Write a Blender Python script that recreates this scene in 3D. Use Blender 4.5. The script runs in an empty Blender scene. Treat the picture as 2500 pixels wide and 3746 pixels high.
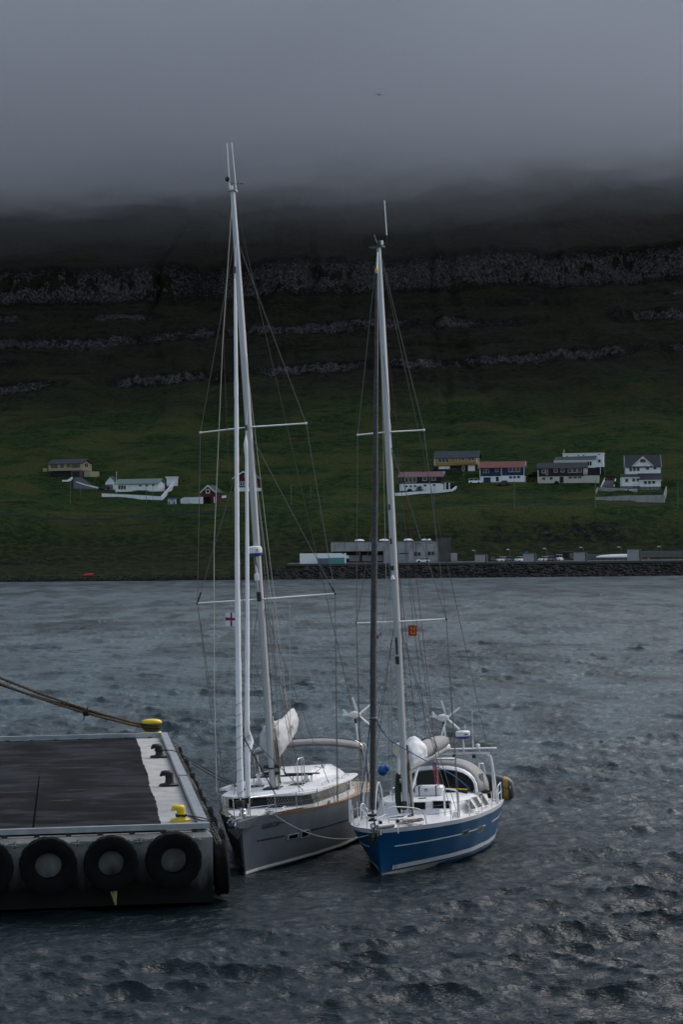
import bpy, bmesh, math, random
import numpy as np
from mathutils import Vector, Matrix, noise as mnoise

# ------------------------------------------------------------------ camera, sky, sun, exposure
scene = bpy.context.scene
COL = scene.collection
R = math.radians
FPX, CAM_H = 8000.0, 11.1            # focal length in photo pixels (2500 x 3746), eye height above the water
cam_d = bpy.data.cameras.new('camera')
cam_d.sensor_fit = 'VERTICAL'; cam_d.sensor_height = 36.0
cam_d.lens = 36.0 * FPX / 3746.0
cam_d.clip_start = 0.5; cam_d.clip_end = 9000
cam = bpy.data.objects.new('camera', cam_d); COL.objects.link(cam)
_th, _ro = math.atan(107 / FPX), R(0.55)
FW = Vector((0, math.cos(_th), math.sin(_th))); _u0 = Vector((0, -math.sin(_th), math.cos(_th))); _r0 = Vector((1, 0, 0))
RT = math.cos(_ro) * _r0 - math.sin(_ro) * _u0
UP = math.sin(_ro) * _r0 + math.cos(_ro) * _u0
CAM = Vector((0, 0, CAM_H))
cm = Matrix((RT, UP, -FW)).transposed().to_4x4(); cm.translation = CAM
cam.matrix_world = cm
scene.camera = cam

SUN_EL, SUN_AZ = 47.0, 52.0          # azimuth clockwise from +Y (the view direction)
world = bpy.data.worlds.new('World'); scene.world = world; world.use_nodes = True
wn = world.node_tree
sky = wn.nodes.new('ShaderNodeTexSky'); sky.sky_type = 'NISHITA'; sky.sun_disc = False
sky.sun_elevation = R(SUN_EL); sky.sun_rotation = R(SUN_AZ)
sky.air_density = 1.0; sky.dust_density = 2.0; sky.ozone_density = 1.0
hsv = wn.nodes.new('ShaderNodeHueSaturation'); hsv.inputs['Saturation'].default_value = .72; hsv.inputs['Hue'].default_value = .488      # overcast: the blue is mostly gone
wn.links.new(sky.outputs[0], hsv.inputs['Color']); wn.links.new(hsv.outputs[0], wn.nodes['Background'].inputs[0])
wn.nodes['Background'].inputs[1].default_value = 0.10
sun_d = bpy.data.lights.new('sun', 'SUN'); sun_d.energy = 1.0; sun_d.angle = R(40); sun_d.color = (1.0, 0.995, 0.985)
sun = bpy.data.objects.new('sun', sun_d); COL.objects.link(sun)
sun.rotation_euler = (R(90 - SUN_EL), 0, R(180 - SUN_AZ)); sun.location = (0, 0, 60)
_sd = Vector((math.sin(R(SUN_AZ)) * math.cos(R(SUN_EL)), math.cos(R(SUN_AZ)) * math.cos(R(SUN_EL)), math.sin(R(SUN_EL))))
sun.rotation_euler = _sd.to_track_quat('Z', 'Y').to_euler()
vs = scene.view_settings
vs.view_transform = 'Standard'; vs.look = 'None'; vs.exposure = 0.85; vs.gamma = 1.0; vs.use_curve_mapping = False
scene.display_settings.display_device = 'sRGB'
scene.cycles.max_bounces = 10; scene.cycles.volume_bounces = 6; scene.cycles.diffuse_bounces = 3; scene.cycles.glossy_bounces = 4
scene.cycles.transparent_max_bounces = 12
scene.cycles.use_denoising = True; scene.cycles.denoiser = 'OPENIMAGEDENOISE'; scene.cycles.denoising_input_passes = 'RGB_ALBEDO_NORMAL'; scene.cycles.denoising_prefilter = 'ACCURATE'
scene.cycles.sample_clamp_indirect = 4.0
scene.cycles.caustics_reflective = False

# ------------------------------------------------------------------ helpers
def ray(px, py):
    return (FW + RT * ((px - 1250) / FPX) + UP * ((1873 - py) / FPX))
def P(px, py, Y):
    d = ray(px, py); return CAM + d * (Y / d.y)
def G(px, py, z=0.0):
    d = ray(px, py); return CAM + d * ((z - CAM_H) / d.z)

MATS = {}
def mat(name, col, rough=0.6, metal=0.0, var=0.25, scale=3.0, bump=0.0, bscale=None, col2=None, stretch=(1, 1, 1), spec=0.5,
        wet=None, dirt=None, dirt_amt=0.0, dirt_scale=1.2, alpha=None, emit=None):
    """procedural: base colour mottled by noise, optional second colour patches, optional bump"""
    if name in MATS: return MATS[name]
    m = bpy.data.materials.new(name); m.use_nodes = True
    nt = m.node_tree; b = nt.nodes['Principled BSDF']
    b.inputs['Roughness'].default_value = rough; b.inputs['Metallic'].default_value = metal
    b.inputs['Specular IOR Level'].default_value = spec
    tc = nt.nodes.new('ShaderNodeTexCoord'); mp = nt.nodes.new('ShaderNodeMapping'); mp.inputs['Scale'].default_value = stretch
    nt.links.new(tc.outputs['Object'], mp.inputs[0])
    n = nt.nodes.new('ShaderNodeTexNoise'); n.inputs['Scale'].default_value = scale; n.inputs['Detail'].default_value = 6
    nt.links.new(mp.outputs[0], n.inputs['Vector'])
    rp = nt.nodes.new('ShaderNodeValToRGB')
    rp.color_ramp.elements[0].position = 0.3; rp.color_ramp.elements[1].position = 0.7
    c2 = col2 or tuple(c * (1 - var) for c in col)
    rp.color_ramp.elements[0].color = (*c2, 1); rp.color_ramp.elements[1].color = (*col, 1)
    nt.links.new(n.outputs[0], rp.inputs[0])
    out = rp.outputs[0]
    if dirt:
        n2 = nt.nodes.new('ShaderNodeTexNoise'); n2.inputs['Scale'].default_value = dirt_scale; n2.inputs['Detail'].default_value = 8
        n2.inputs['Roughness'].default_value = 0.65
        nt.links.new(mp.outputs[0], n2.inputs['Vector'])
        r2 = nt.nodes.new('ShaderNodeMapRange'); r2.inputs[1].default_value = 0.48; r2.inputs[2].default_value = 0.72
        r2.inputs[3].default_value = 0; r2.inputs[4].default_value = dirt_amt
        nt.links.new(n2.outputs[0], r2.inputs[0])
        mx = nt.nodes.new('ShaderNodeMix'); mx.data_type = 'RGBA'
        nt.links.new(r2.outputs[0], mx.inputs[0]); nt.links.new(out, mx.inputs[6]); mx.inputs[7].default_value = (*dirt, 1)
        out = mx.outputs[2]
    nt.links.new(out, b.inputs['Base Color'])
    if wet:      # smooth (wet) patches: (roughness when wet, patch scale)
        n3 = nt.nodes.new('ShaderNodeTexNoise'); n3.inputs['Scale'].default_value = wet[1]; n3.inputs['Detail'].default_value = 5
        nt.links.new(mp.outputs[0], n3.inputs['Vector'])
        r3 = nt.nodes.new('ShaderNodeMapRange'); r3.interpolation_type = 'SMOOTHSTEP'; r3.inputs[1].default_value = .46; r3.inputs[2].default_value = .60; r3.inputs[3].default_value = rough; r3.inputs[4].default_value = wet[0]
        nt.links.new(n3.outputs[0], r3.inputs[0]); nt.links.new(r3.outputs[0], b.inputs['Roughness'])
    if bump:
        bn = nt.nodes.new('ShaderNodeTexNoise'); bn.inputs['Scale'].default_value = bscale or scale * 4; bn.inputs['Detail'].default_value = 5
        nt.links.new(mp.outputs[0], bn.inputs['Vector'])
        bp = nt.nodes.new('ShaderNodeBump'); bp.inputs['Strength'].default_value = bump; bp.inputs['Distance'].default_value = 0.02
        nt.links.new(bn.outputs[0], bp.inputs['Height']); nt.links.new(bp.outputs[0], b.inputs['Normal'])
    MATS[name] = m
    return m

class MB:
    """collects shapes; build() links them as one mesh object"""
    def __init__(s): s.v = []; s.f = []
    def add(s, vs, fs):
        o = len(s.v); s.v += [Vector(v) for v in vs]; s.f += [tuple(i + o for i in f) for f in fs]; return s
    def box(s, c, d, rot=None, bev=0.0):
        hx, hy, hz = d[0] / 2, d[1] / 2, d[2] / 2
        if bev <= 0:
            vs = [Vector((x, y, z)) for z in (-hz, hz) for y in (-hy, hy) for x in (-hx, hx)]
            fs = [(0, 2, 3, 1), (4, 5, 7, 6), (0, 1, 5, 4), (1, 3, 7, 5), (3, 2, 6, 7), (2, 0, 4, 6)]
        else:
            b = min(bev, hx * .9, hy * .9, hz * .9); vs = []; fs = []
            rings = [(-hz, b), (-hz + b, 0), (hz - b, 0), (hz, b)]
            for z, i in rings:
                x, y = hx - i, hy - i
                cc = b * 0.999 if i == 0 else b * .5
                vs += [Vector(p) for p in ((x - cc, -y, z), (x, -y + cc, z), (x, y - cc, z), (x - cc, y, z), (-x + cc, y, z), (-x, y - cc, z), (-x, -y + cc, z), (-x + cc, -y, z))]
            for k in range(3):
                for i in range(8): fs.append((k * 8 + i, k * 8 + (i + 1) % 8, (k + 1) * 8 + (i + 1) % 8, (k + 1) * 8 + i))
            fs.append(tuple(range(7, -1, -1))); fs.append(tuple(range(24, 32)))
        c = Vector(c)
        if rot is not None: vs = [rot @ v for v in vs]
        return s.add([v + c for v in vs], fs)
    def tube(s, pts, r, n=8, cap=True, closed=False):
        pts = [Vector(p) for p in pts]; m = len(pts)
        rs = r if isinstance(r, (list, tuple)) else [r] * m
        vs = []; fs = []; ref = None
        for i, p in enumerate(pts):
            a = pts[(i - 1) % m] if (closed or i > 0) else p
            b = pts[(i + 1) % m] if (closed or i < m - 1) else p
            t = (b - a)
            t = t.normalized() if t.length > 1e-9 else Vector((0, 0, 1))
            if ref is None:
                ref = t.orthogonal().normalized()
            ref = (ref - t * ref.dot(t))
            ref = ref.normalized() if ref.length > 1e-6 else t.orthogonal().normalized()
            q = t.cross(ref)
            for k in range(n):
                an = 2 * math.pi * k / n
                vs.append(p + (ref * math.cos(an) + q * math.sin(an)) * rs[i])
        for i in range(m if closed else m - 1):
            j = (i + 1) % m
            for k in range(n):
                fs.append((i * n + k, i * n + (k + 1) % n, j * n + (k + 1) % n, j * n + k))
        if cap and not closed:
            fs.append(tuple(range(n - 1, -1, -1))); fs.append(tuple((m - 1) * n + k for k in range(n)))
        return s.add(vs, fs)
    def loft(s, rings, close=True, cap=True):
        n = len(rings[0]); vs = [v for r_ in rings for v in r_]; fs = []
        for i in range(len(rings) - 1):
            for k in range(n if close else n - 1):
                fs.append((i * n + k, i * n + (k + 1) % n, (i + 1) * n + (k + 1) % n, (i + 1) * n + k))
        if cap:
            fs.append(tuple(range(n - 1, -1, -1))); fs.append(tuple((len(rings) - 1) * n + k for k in range(n)))
        return s.add(vs, fs)
    def prism(s, poly, d):
        """poly: 3D outline, d: extrusion vector"""
        n = len(poly); d = Vector(d); poly = [Vector(p) for p in poly]
        vs = poly + [p + d for p in poly]
        fs = [tuple(range(n - 1, -1, -1)), tuple(range(n, 2 * n))] + [(i, (i + 1) % n, n + (i + 1) % n, n + i) for i in range(n)]
        return s.add(vs, fs)
    def lathe(s, prof, n=16, c=(0, 0, 0), axis=None, cap=True):
        """prof: (radius, height) along axis"""
        ax = Vector(axis).normalized() if axis is not None else Vector((0, 0, 1))
        a = ax.orthogonal().normalized(); b = ax.cross(a); c = Vector(c)
        return s.loft([[c + ax * h + (a * math.cos(2 * math.pi * k / n) + b * math.sin(2 * math.pi * k / n)) * r for k in range(n)] for r, h in prof], cap=cap)
    def ball(s, c, r, n=12, m=8, rot=None):
        r = Vector(r) if not isinstance(r, (int, float)) else Vector((r, r, r)); c = Vector(c)
        rings = []
        for i in range(m + 1):
            ph = math.pi * (i / m) * .998 + .001 * math.pi
            ring = [Vector((r.x * math.sin(ph) * math.cos(2 * math.pi * k / n), r.y * math.sin(ph) * math.sin(2 * math.pi * k / n), -r.z * math.cos(ph))) for k in range(n)]
            if rot is not None: ring = [rot @ v for v in ring]
            rings.append([v + c for v in ring])
        return s.loft(rings)
    def mesh(s, name, m, smooth=False, ang=40):
        me = bpy.data.meshes.new(name)
        me.from_pydata([tuple(v) for v in s.v], [], s.f); me.validate()
        bm = bmesh.new(); bm.from_mesh(me); bmesh.ops.recalc_face_normals(bm, faces=bm.faces)
        if smooth:
            lim = R(ang)
            for f in bm.faces: f.smooth = True
            for e in bm.edges:
                if len(e.link_faces) == 2 and e.calc_face_angle(0) > lim: e.smooth = False
        bm.to_mesh(me); bm.free()
        if m: me.materials.append(m)
        return me
    def build(s, name, m, parent=None, smooth=False, loc=None, ang=40, **props):
        o = bpy.data.objects.new(name, s.mesh(name, m, smooth, ang)); COL.objects.link(o)
        if parent is not None: o.parent = parent
        if loc is not None: o.location = loc
        for k, v in props.items(): o[k] = v
        return o

def crumple(o, amp, size, levels=2):
    """cloth folds: subdivide and displace along the normals"""
    if levels: sb = o.modifiers.new('subdivide', 'SUBSURF'); sb.levels = sb.render_levels = levels
    tx = bpy.data.textures.new('folds', 'CLOUDS'); tx.noise_scale = size; tx.noise_depth = 3
    dp = o.modifiers.new('folds', 'DISPLACE'); dp.texture = tx; dp.strength = amp; dp.mid_level = .5; dp.texture_coords = 'LOCAL'
    return o
def empty(name, label, cat, loc=(0, 0, 0), rz=0.0, group=None, mw=None):
    o = bpy.data.objects.new(name, None); COL.objects.link(o); o.empty_display_size = 0.3
    if mw is not None: o.matrix_world = mw
    else: o.location = loc; o.rotation_euler = (0, 0, rz)
    tag(o, label, cat, group); return o
def tag(o, label, cat, group=None):
    o['label'] = label; o['category'] = cat
    if group: o['group'] = group
    return o
def copy_tree(o, parent=None):
    c = o.copy(); COL.objects.link(c); c.parent = parent
    for ch in list(o.children): copy_tree(ch, c)
    return c
def sag(a, b, s, n=12):
    a, b = Vector(a), Vector(b)
    return [a.lerp(b, t) + Vector((0, 0, -4 * s * t * (1 - t))) for t in [i / n for i in range(n + 1)]]

_rng = np.random.RandomState(5); _tab = _rng.rand(256, 256).astype(np.float32)
def vnoise(x, y):
    xi = np.floor(x).astype(int); yi = np.floor(y).astype(int); fx = x - xi; fy = y - yi
    fx = fx * fx * fx * (fx * (fx * 6 - 15) + 10); fy = fy * fy * fy * (fy * (fy * 6 - 15) + 10)
    a = _tab[xi & 255, yi & 255]; b = _tab[(xi + 1) & 255, yi & 255]; c = _tab[xi & 255, (yi + 1) & 255]; d = _tab[(xi + 1) & 255, (yi + 1) & 255]
    return (a * (1 - fx) + b * fx) * (1 - fy) + (c * (1 - fx) + d * fx) * fy
def fbm(x, y, o=4):
    s = 0; a = 0.5; t = 0
    for i in range(o): s = s + a * vnoise(x * 2 ** i + 17.3 * i, y * 2 ** i + 9.1 * i); t += a; a *= .5
    return s / t          # 0..1
def sstep(a, b, x):
    t = np.clip((x - a) / (b - a), 0, 1); return t * t * (3 - 2 * t)
def grid_obj(name, V, nr, nc, m, attr=None, smooth=True):
    idx = np.arange(nr * nc).reshape(nr, nc)
    q = np.stack([idx[:-1, :-1], idx[:-1, 1:], idx[1:, 1:], idx[1:, :-1]], -1).reshape(-1, 4)
    me = bpy.data.meshes.new(name); me.vertices.add(nr * nc); me.vertices.foreach_set('co', V.astype(np.float32).ravel())
    me.loops.add(q.size); me.loops.foreach_set('vertex_index', q.astype(np.int32).ravel())
    me.polygons.add(len(q)); me.polygons.foreach_set('loop_start', np.arange(0, q.size, 4, dtype=np.int32)); me.polygons.foreach_set('loop_total', np.full(len(q), 4, np.int32))
    if smooth: me.polygons.foreach_set('use_smooth', np.ones(len(q), bool))
    me.update(calc_edges=True)
    for k, a in (attr or {}).items():
        at = me.attributes.new(k, 'FLOAT', 'POINT'); at.data.foreach_set('value', a.astype(np.float32).ravel())
    me.materials.append(m)
    o = bpy.data.objects.new(name, me); COL.objects.link(o); return o
# ------------------------------------------------------------------ hillside
_py = [(600, 2300), (640, 2215), (650, 2128), (655, 2116), (660, 2100), (690, 2054), (720, 2042), (745, 1985), (765, 1905), (780, 1850), (800, 1828), (825, 1795),
       (850, 1750), (875, 1710), (910, 1650), (960, 1590), (1020, 1500), (1100, 1370), (1180, 1240), (1330, 1000), (1560, 700), (1800, 400), (2200, -20), (2700, -380), (3200, -600)]
_PY = np.array([a for a, b in _py], float); _PZ = np.array([CAM_H + (1980 - b) / FPX * a for a, b in _py])
PADS = []     # (x, y, half x, half y, z): level ground under buildings
def hill_z(X, Y, fine=True):
    X = np.asarray(X, float); Y = np.asarray(Y, float)
    wob = (fbm(X / 90 + 3, Y / 140 + 8, 3) - .5)
    far = sstep(880, 1200, Y)
    Yq = Y + wob * (16 + 26 * far) + 22 * far * (fbm(X / 260, X * 0 + 2.2, 2) - .5) - X * 0.04 * far
    z = np.interp(Yq, _PY, _PZ)
    z = np.where(Y < 690, np.interp(Y + (fbm(X / 14, Y * 0 + 4, 3) - .5) * 3, _PY, _PZ), z)
    near = sstep(700, 760, Y)
    z = z + near * (fbm(X / 30, Y / 38, 4) - .5) * (4.6 + 8 * far)
    # gullies running down the upper slope
    gx = X + 25 * (fbm(X / 120 + 40, Y / 160, 3) - .5)
    gul = np.clip(1 - np.abs(fbm(gx / 46, Y / 700 + 5, 3) - .5) / .08, 0, 1)
    z = z - gul * (sstep(960, 1150, Y) * 2.6 + near * 1.0)
    rock = np.zeros_like(z)
    # basalt steps
    for e, w, A, x0, dens, tilt in ((172, 7, 17, 0, 1.4, .05), (131, 2.4, 5, 0, .95, .055), (101, 2.0, 4, 0, .62, .06), (215, 3, 5, 0, .3, .04), (147, 1.8, 3, 0, .45, .05), (116, 1.6, 3, 0, .4, .05)):
        ee = e + X * tilt + 9 * (fbm(X / 150 + e, X * 0 + e, 2) - .5) + 5 * (fbm(X / 34 + e, Y / 60, 3) - .5)
        u = (z - ee) / w
        on = np.clip((fbm(X / 75 + e * 3, X * 0 + 1.5, 3) - .5) * 6 + dens * 2.2 - .6, 0, 1)
        st = np.clip(u, -1, 1); st = st * (1.5 - .5 * st * st)
        col = (fbm(X / 3.2, z / 11, 3) - .5) * 5
        band = np.exp(-(u * .9) ** 2)
        z = z + on * A * .5 * st * np.exp(-np.clip(np.abs(z - ee) - w, 0, None) / 45) * 1.0 + on * band * col
        blk = fbm(X / 2.1 + e, z / 4.2, 2); blk2 = fbm(X / 13 + e, z / 9, 3)
        rock = np.maximum(rock, on * np.exp(-(u * 1.15 + .1) ** 4) * sstep(.10, .34, blk2 + .5 * (blk - .5)))
        # blocks fallen below the step
        sc = on * np.exp(-((u + 2.6) / 2.4) ** 2) * sstep(.60, .66, fbm(X / 2.6 + 9, Y / 4.5, 2)) * .55
        rock = np.maximum(rock, sc)
    # rocky outcrops low on the slope (left shore and behind the car park)
    def outc(xc, wx, yc, wy, k):
        g = np.exp(-((X - xc) / wx) ** 4 - ((Y - yc) / wy) ** 2)
        return g * sstep(.45, .58, fbm(X / 5 + k, Y / 9 + k, 3))
    o2 = np.maximum(np.maximum(outc(-92, 27, 712, 13, 3) * 1.15, outc(64, 44, 754, 11, 8)), np.maximum(outc(88, 16, 770, 9, 2) * .6, outc(-40, 14, 700, 10, 6) * .4))
    z = z + o2 * 1.6 * (fbm(X / 1.7, Y / 3, 2) - .2)
    rock = np.maximum(rock, o2 * .74)
    shore = 1 - sstep(657, 662, Y); rock = np.maximum(rock, shore)
    # level shelf behind the revetment for the road and industrial yard
    sh = sstep(-24, -17, X) * (1 - sstep(712, 722, Y)) * sstep(668, 671, Y)
    z = z * (1 - sh) + 3.95 * sh; rock = rock * (1 - sh)
    for (px_, py_, hx, hy, pz) in PADS:
        d = np.maximum(np.abs(X - px_) - hx, np.abs(Y - py_) - hy)
        k = 1 - sstep(0, 5.5, d)
        z = z * (1 - k) + pz * k; rock = rock * (1 - k)
    return z, rock
def hz(x, y): return float(hill_z(np.array([x]), np.array([y]))[0][0])
def on_hill(px, py, y0=662, y1=1300):
    """first point of the slope met by the line of sight through a photo pixel"""
    Ys = np.arange(y0, y1, .5); d = ray(px, py); X = CAM.x + d.x / d.y * Ys; Z = CAM.z + d.z / d.y * Ys
    h = hill_z(X, Ys)[0]; k = np.argmax(h >= Z)
    return Vector((X[k], Ys[k], h[k]))

hm = bpy.data.materials.new('hill_turf'); hm.use_nodes = True
def _hillmat(m):
    nt = m.node_tree; b = nt.nodes['Principled BSDF']; b.inputs['Roughness'].default_value = .95; b.inputs['Specular IOR Level'].default_value = .1
    L = nt.links.new; N = nt.nodes.new
    geo = N('ShaderNodeNewGeometry'); sx = N('ShaderNodeSeparateXYZ'); L(geo.outputs['Position'], sx.inputs[0])
    def noise(scale, det=6, rough=.6, vec=None):
        n = N('ShaderNodeTexNoise'); n.inputs['Scale'].default_value = scale; n.inputs['Detail'].default_value = det; n.inputs['Roughness'].default_value = rough
        L(vec or geo.outputs['Position'], n.inputs['Vector']); return n.outputs[0]
    def mr(v, a, c, lo=0., hi=1.):
        r = N('ShaderNodeMapRange'); r.interpolation_type = 'SMOOTHSTEP'; r.inputs[1].default_value = a; r.inputs[2].default_value = c; r.inputs[3].default_value = lo; r.inputs[4].default_value = hi
        L(v, r.inputs[0]); return r.outputs[0]
    def mix(f, a, c):
        x = N('ShaderNodeMix'); x.data_type = 'RGBA'
        for s_, i in ((f, 0), (a, 6), (c, 7)):
            if isinstance(s_, tuple): x.inputs[i].default_value = (*s_, 1)
            elif isinstance(s_, float): x.inputs[i].default_value = s_
            else: L(s_, x.inputs[i])
        return x.outputs[2]
    def math_(op, a, c):
        x = N('ShaderNodeMath'); x.operation = op
        for s_, i in ((a, 0), (c, 1)):
            if isinstance(s_, (int, float)): x.inputs[i].default_value = s_
            else: L(s_, x.inputs[i])
        return x.outputs[0]
    n1 = noise(.035, 5); n2 = noise(.35, 6, .7); n3 = noise(.012, 4); n4 = noise(1.3, 4, .7)
    green = mix(mr(n2, .35, .68), (.012, .030, .007), (.044, .092, .018))
    green = mix(mr(n1, .46, .60), green, (.075, .084, .022))
    green = mix(mr(n4, .50, .62, 0., .85), green, (.007, .014, .005))
    brown = mix(mr(n2, .35, .66), (.010, .0105, .007), (.030, .029, .015))
    brown = mix(mr(n1, .5, .72), brown, (.016, .022, .010))
    zz = math_('ADD', sx.outputs[2], math_('MULTIPLY', math_('SUBTRACT', n3, .5), 60.))
    # thin ledges and sheep tracks along the contours, wet runnels down the slope
    def snoise(scale3, det=5):
        q = N('ShaderNodeMapping'); q.inputs['Scale'].default_value = scale3; L(geo.outputs['Position'], q.inputs[0]); return noise(1.0, det, .6, q.outputs[0])
    led = mr(snoise((.022, .004, .42)), .56, .66, 0., .75); run = mr(snoise((.30, .010, .012), 4), .60, .70, 0., .6)
    brown = mix(led, brown, (.006, .0065, .005)); brown = mix(run, brown, (.005, .006, .005))
    green = mix(mr(snoise((.03, .006, .55)), .60, .70, 0., .7), green, (.008, .013, .006)); green = mix(mr(snoise((.05, .02, .3), 4), .58, .72, 0., .7), green, (.062, .084, .020))
    low = mr(sx.outputs[2], 9., 25.); green = mix(low, mix(mr(n2, .4, .62), (.010, .016, .006), (.036, .046, .014)), green)
    turf = mix(mr(zz, 56., 102.), green, brown)
    # low shore meadow left is browner
    rk = N('ShaderNodeAttribute'); rk.attribute_name = 'rock'
    mp = N('ShaderNodeMapping'); mp.inputs['Scale'].default_value = (1, 1, .42); L(geo.outputs['Position'], mp.inputs[0])
    fleck = math_('ADD', noise(.62, 9, .85, mp.outputs[0]), math_('MULTIPLY', math_('SUBTRACT', rk.outputs['Fac'], .8), .22))
    stone = mix(mr(fleck, .47, .70), (.007, .0075, .0075), (.175, .175, .172))
    zs = mr(sx.outputs[2], 1.2, 3.4)
    stone = mix(zs, (.007, .008, .007), stone)
    c = mix(mr(math_('ADD', rk.outputs['Fac'], math_('MULTIPLY', math_('SUBTRACT', noise(.30, 8, .75), .5), 2.2)), .30, .62), turf, stone)
    L(c, b.inputs['Base Color'])
    bp = N('ShaderNodeBump'); bp.inputs['Strength'].default_value = .9; bp.inputs['Distance'].default_value = 2.6
    L(noise(.5, 7, .7), bp.inputs['Height']); L(bp.outputs[0], b.inputs['Normal'])
_hillmat(hm)
def build_hill():
    Ys = np.concatenate([np.arange(615, 650, 5), np.arange(650, 668, 1.2), np.arange(668, 900, 1.6), np.geomspace(900, 1620, 330), np.geomspace(1625, 3200, 60)])
    T = np.concatenate([np.linspace(-.42, -.19, 40)[:-1], np.linspace(-.19, .19, 440), np.linspace(.19, .42, 40)[1:]])
    YY, TT = np.meshgrid(Ys, T, indexing='ij'); XX = TT * YY
    Z, rk = hill_z(XX, YY)
    o = grid_obj('hillside', np.stack([XX, YY, Z], -1), len(Ys), len(T), hm, {'rock': rk}); o['kind'] = 'structure'
QO = Vector((-4.11, 68.21, 0))
QX = Vector((math.cos(R(190.2)), math.sin(R(190.2)), 0)); QY = Vector((math.cos(R(96.85)), math.sin(R(96.85)), 0))
# ------------------------------------------------------------------ low cloud on the mountain (even volume with an uneven underside)
def build_cloud(lift, dens, seed):
    n = 130; xs = np.linspace(-1500, 1500, n); ys = np.linspace(840, 3300, n)
    XX, YY = np.meshgrid(xs, ys, indexing='ij')
    bot = lift + XX * .09 + 130 * (fbm(XX / 360 + 3.7 + seed, YY / 620, 2) - .5) + 60 * (fbm(XX / 120 + seed, YY / 150, 3) - .5) - 0
    edge = np.maximum(np.abs(XX) / 1500, np.abs((YY - 2070) / 1230)); bot = bot + sstep(.8, 1.0, edge) * 120
    top = np.maximum(580 + 110 * (fbm(XX / 400 + 20, YY / 400 + 9, 3) - .5) - sstep(.85, 1, edge) * 150, bot + 20)
    m = MB(); idx = lambda i, j, k: k * n * n + i * n + j
    vs = [(XX[i, j], YY[i, j], bot[i, j]) for i in range(n) for j in range(n)] + [(XX[i, j], YY[i, j], top[i, j]) for i in range(n) for j in range(n)]
    fs = []
    for i in range(n - 1):
        for j in range(n - 1):
            fs.append((idx(i, j, 0), idx(i, j + 1, 0), idx(i + 1, j + 1, 0), idx(i + 1, j, 0))); fs.append((idx(i, j, 1), idx(i + 1, j, 1), idx(i + 1, j + 1, 1), idx(i, j + 1, 1)))
        for (a, b) in (((i, 0), (i + 1, 0)), ((i + 1, n - 1), (i, n - 1)), ((0, i + 1), (0, i)), ((n - 1, i), (n - 1, i + 1))):
            fs.append((idx(*a, 0), idx(*b, 0), idx(*b, 1), idx(*a, 1)))
    m.add(vs, fs)
    cmt = bpy.data.materials.new('cloud_vapour'); cmt.use_nodes = True; nt = cmt.node_tree; nt.nodes.remove(nt.nodes['Principled BSDF'])
    pv = nt.nodes.new('ShaderNodeVolumePrincipled'); pv.inputs['Density'].default_value = dens; pv.inputs['Color'].default_value = (.93, .95, .985, 1); pv.inputs['Anisotropy'].default_value = .35
    nt.links.new(pv.outputs[0], nt.nodes['Material Output'].inputs['Volume'])
    o = m.build('cloud', cmt); o['kind'] = 'stuff'; o['label'] = 'low grey cloud hiding the top of the mountain'
def cloud_wisps():
    rg = random.Random(21); cmt = bpy.data.materials.new('wisp_vapour'); cmt.use_nodes = True; nt = cmt.node_tree; nt.nodes.remove(nt.nodes['Principled BSDF'])
    pv = nt.nodes.new('ShaderNodeVolumePrincipled'); pv.inputs['Density'].default_value = .0042; pv.inputs['Color'].default_value = (.93, .95, .985, 1); pv.inputs['Anisotropy'].default_value = .35
    nt.links.new(pv.outputs[0], nt.nodes['Material Output'].inputs['Volume'])
    for (px, py, rx, rz) in ((120, 690, 95, 17), (420, 640, 80, 15), (760, 600, 70, 14), (1080, 585, 75, 16), (1480, 545, 80, 14), (1830, 520, 85, 15), (2230, 470, 90, 17), (2480, 560, 60, 12), (950, 520, 90, 20), (1700, 450, 90, 20), (250, 560, 90, 22)):
        c = P(px, py, rg.uniform(1330, 1420)); n, k = 28, 16; rings = []
        for i in range(k + 1):
            ph = math.pi * (i / k) * .998 + .002; ring = []
            for j in range(n):
                d = Vector((math.sin(ph) * math.cos(2 * math.pi * j / n), math.sin(ph) * math.sin(2 * math.pi * j / n), -math.cos(ph)))
                f = 1 + .75 * mnoise.fractal(d * 1.7 + Vector((px * .01, py * .013, 0)), 1.0, 2.0, 4); ring.append(Vector((d.x * rx * f, d.y * 70 * f, d.z * rz * f)) + c)
            rings.append(ring)
        m = MB(); m.loft(rings); o = m.build('cloud', cmt); o['kind'] = 'stuff'; o['label'] = 'torn wisp of cloud drifting along the mountain side'
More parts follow.
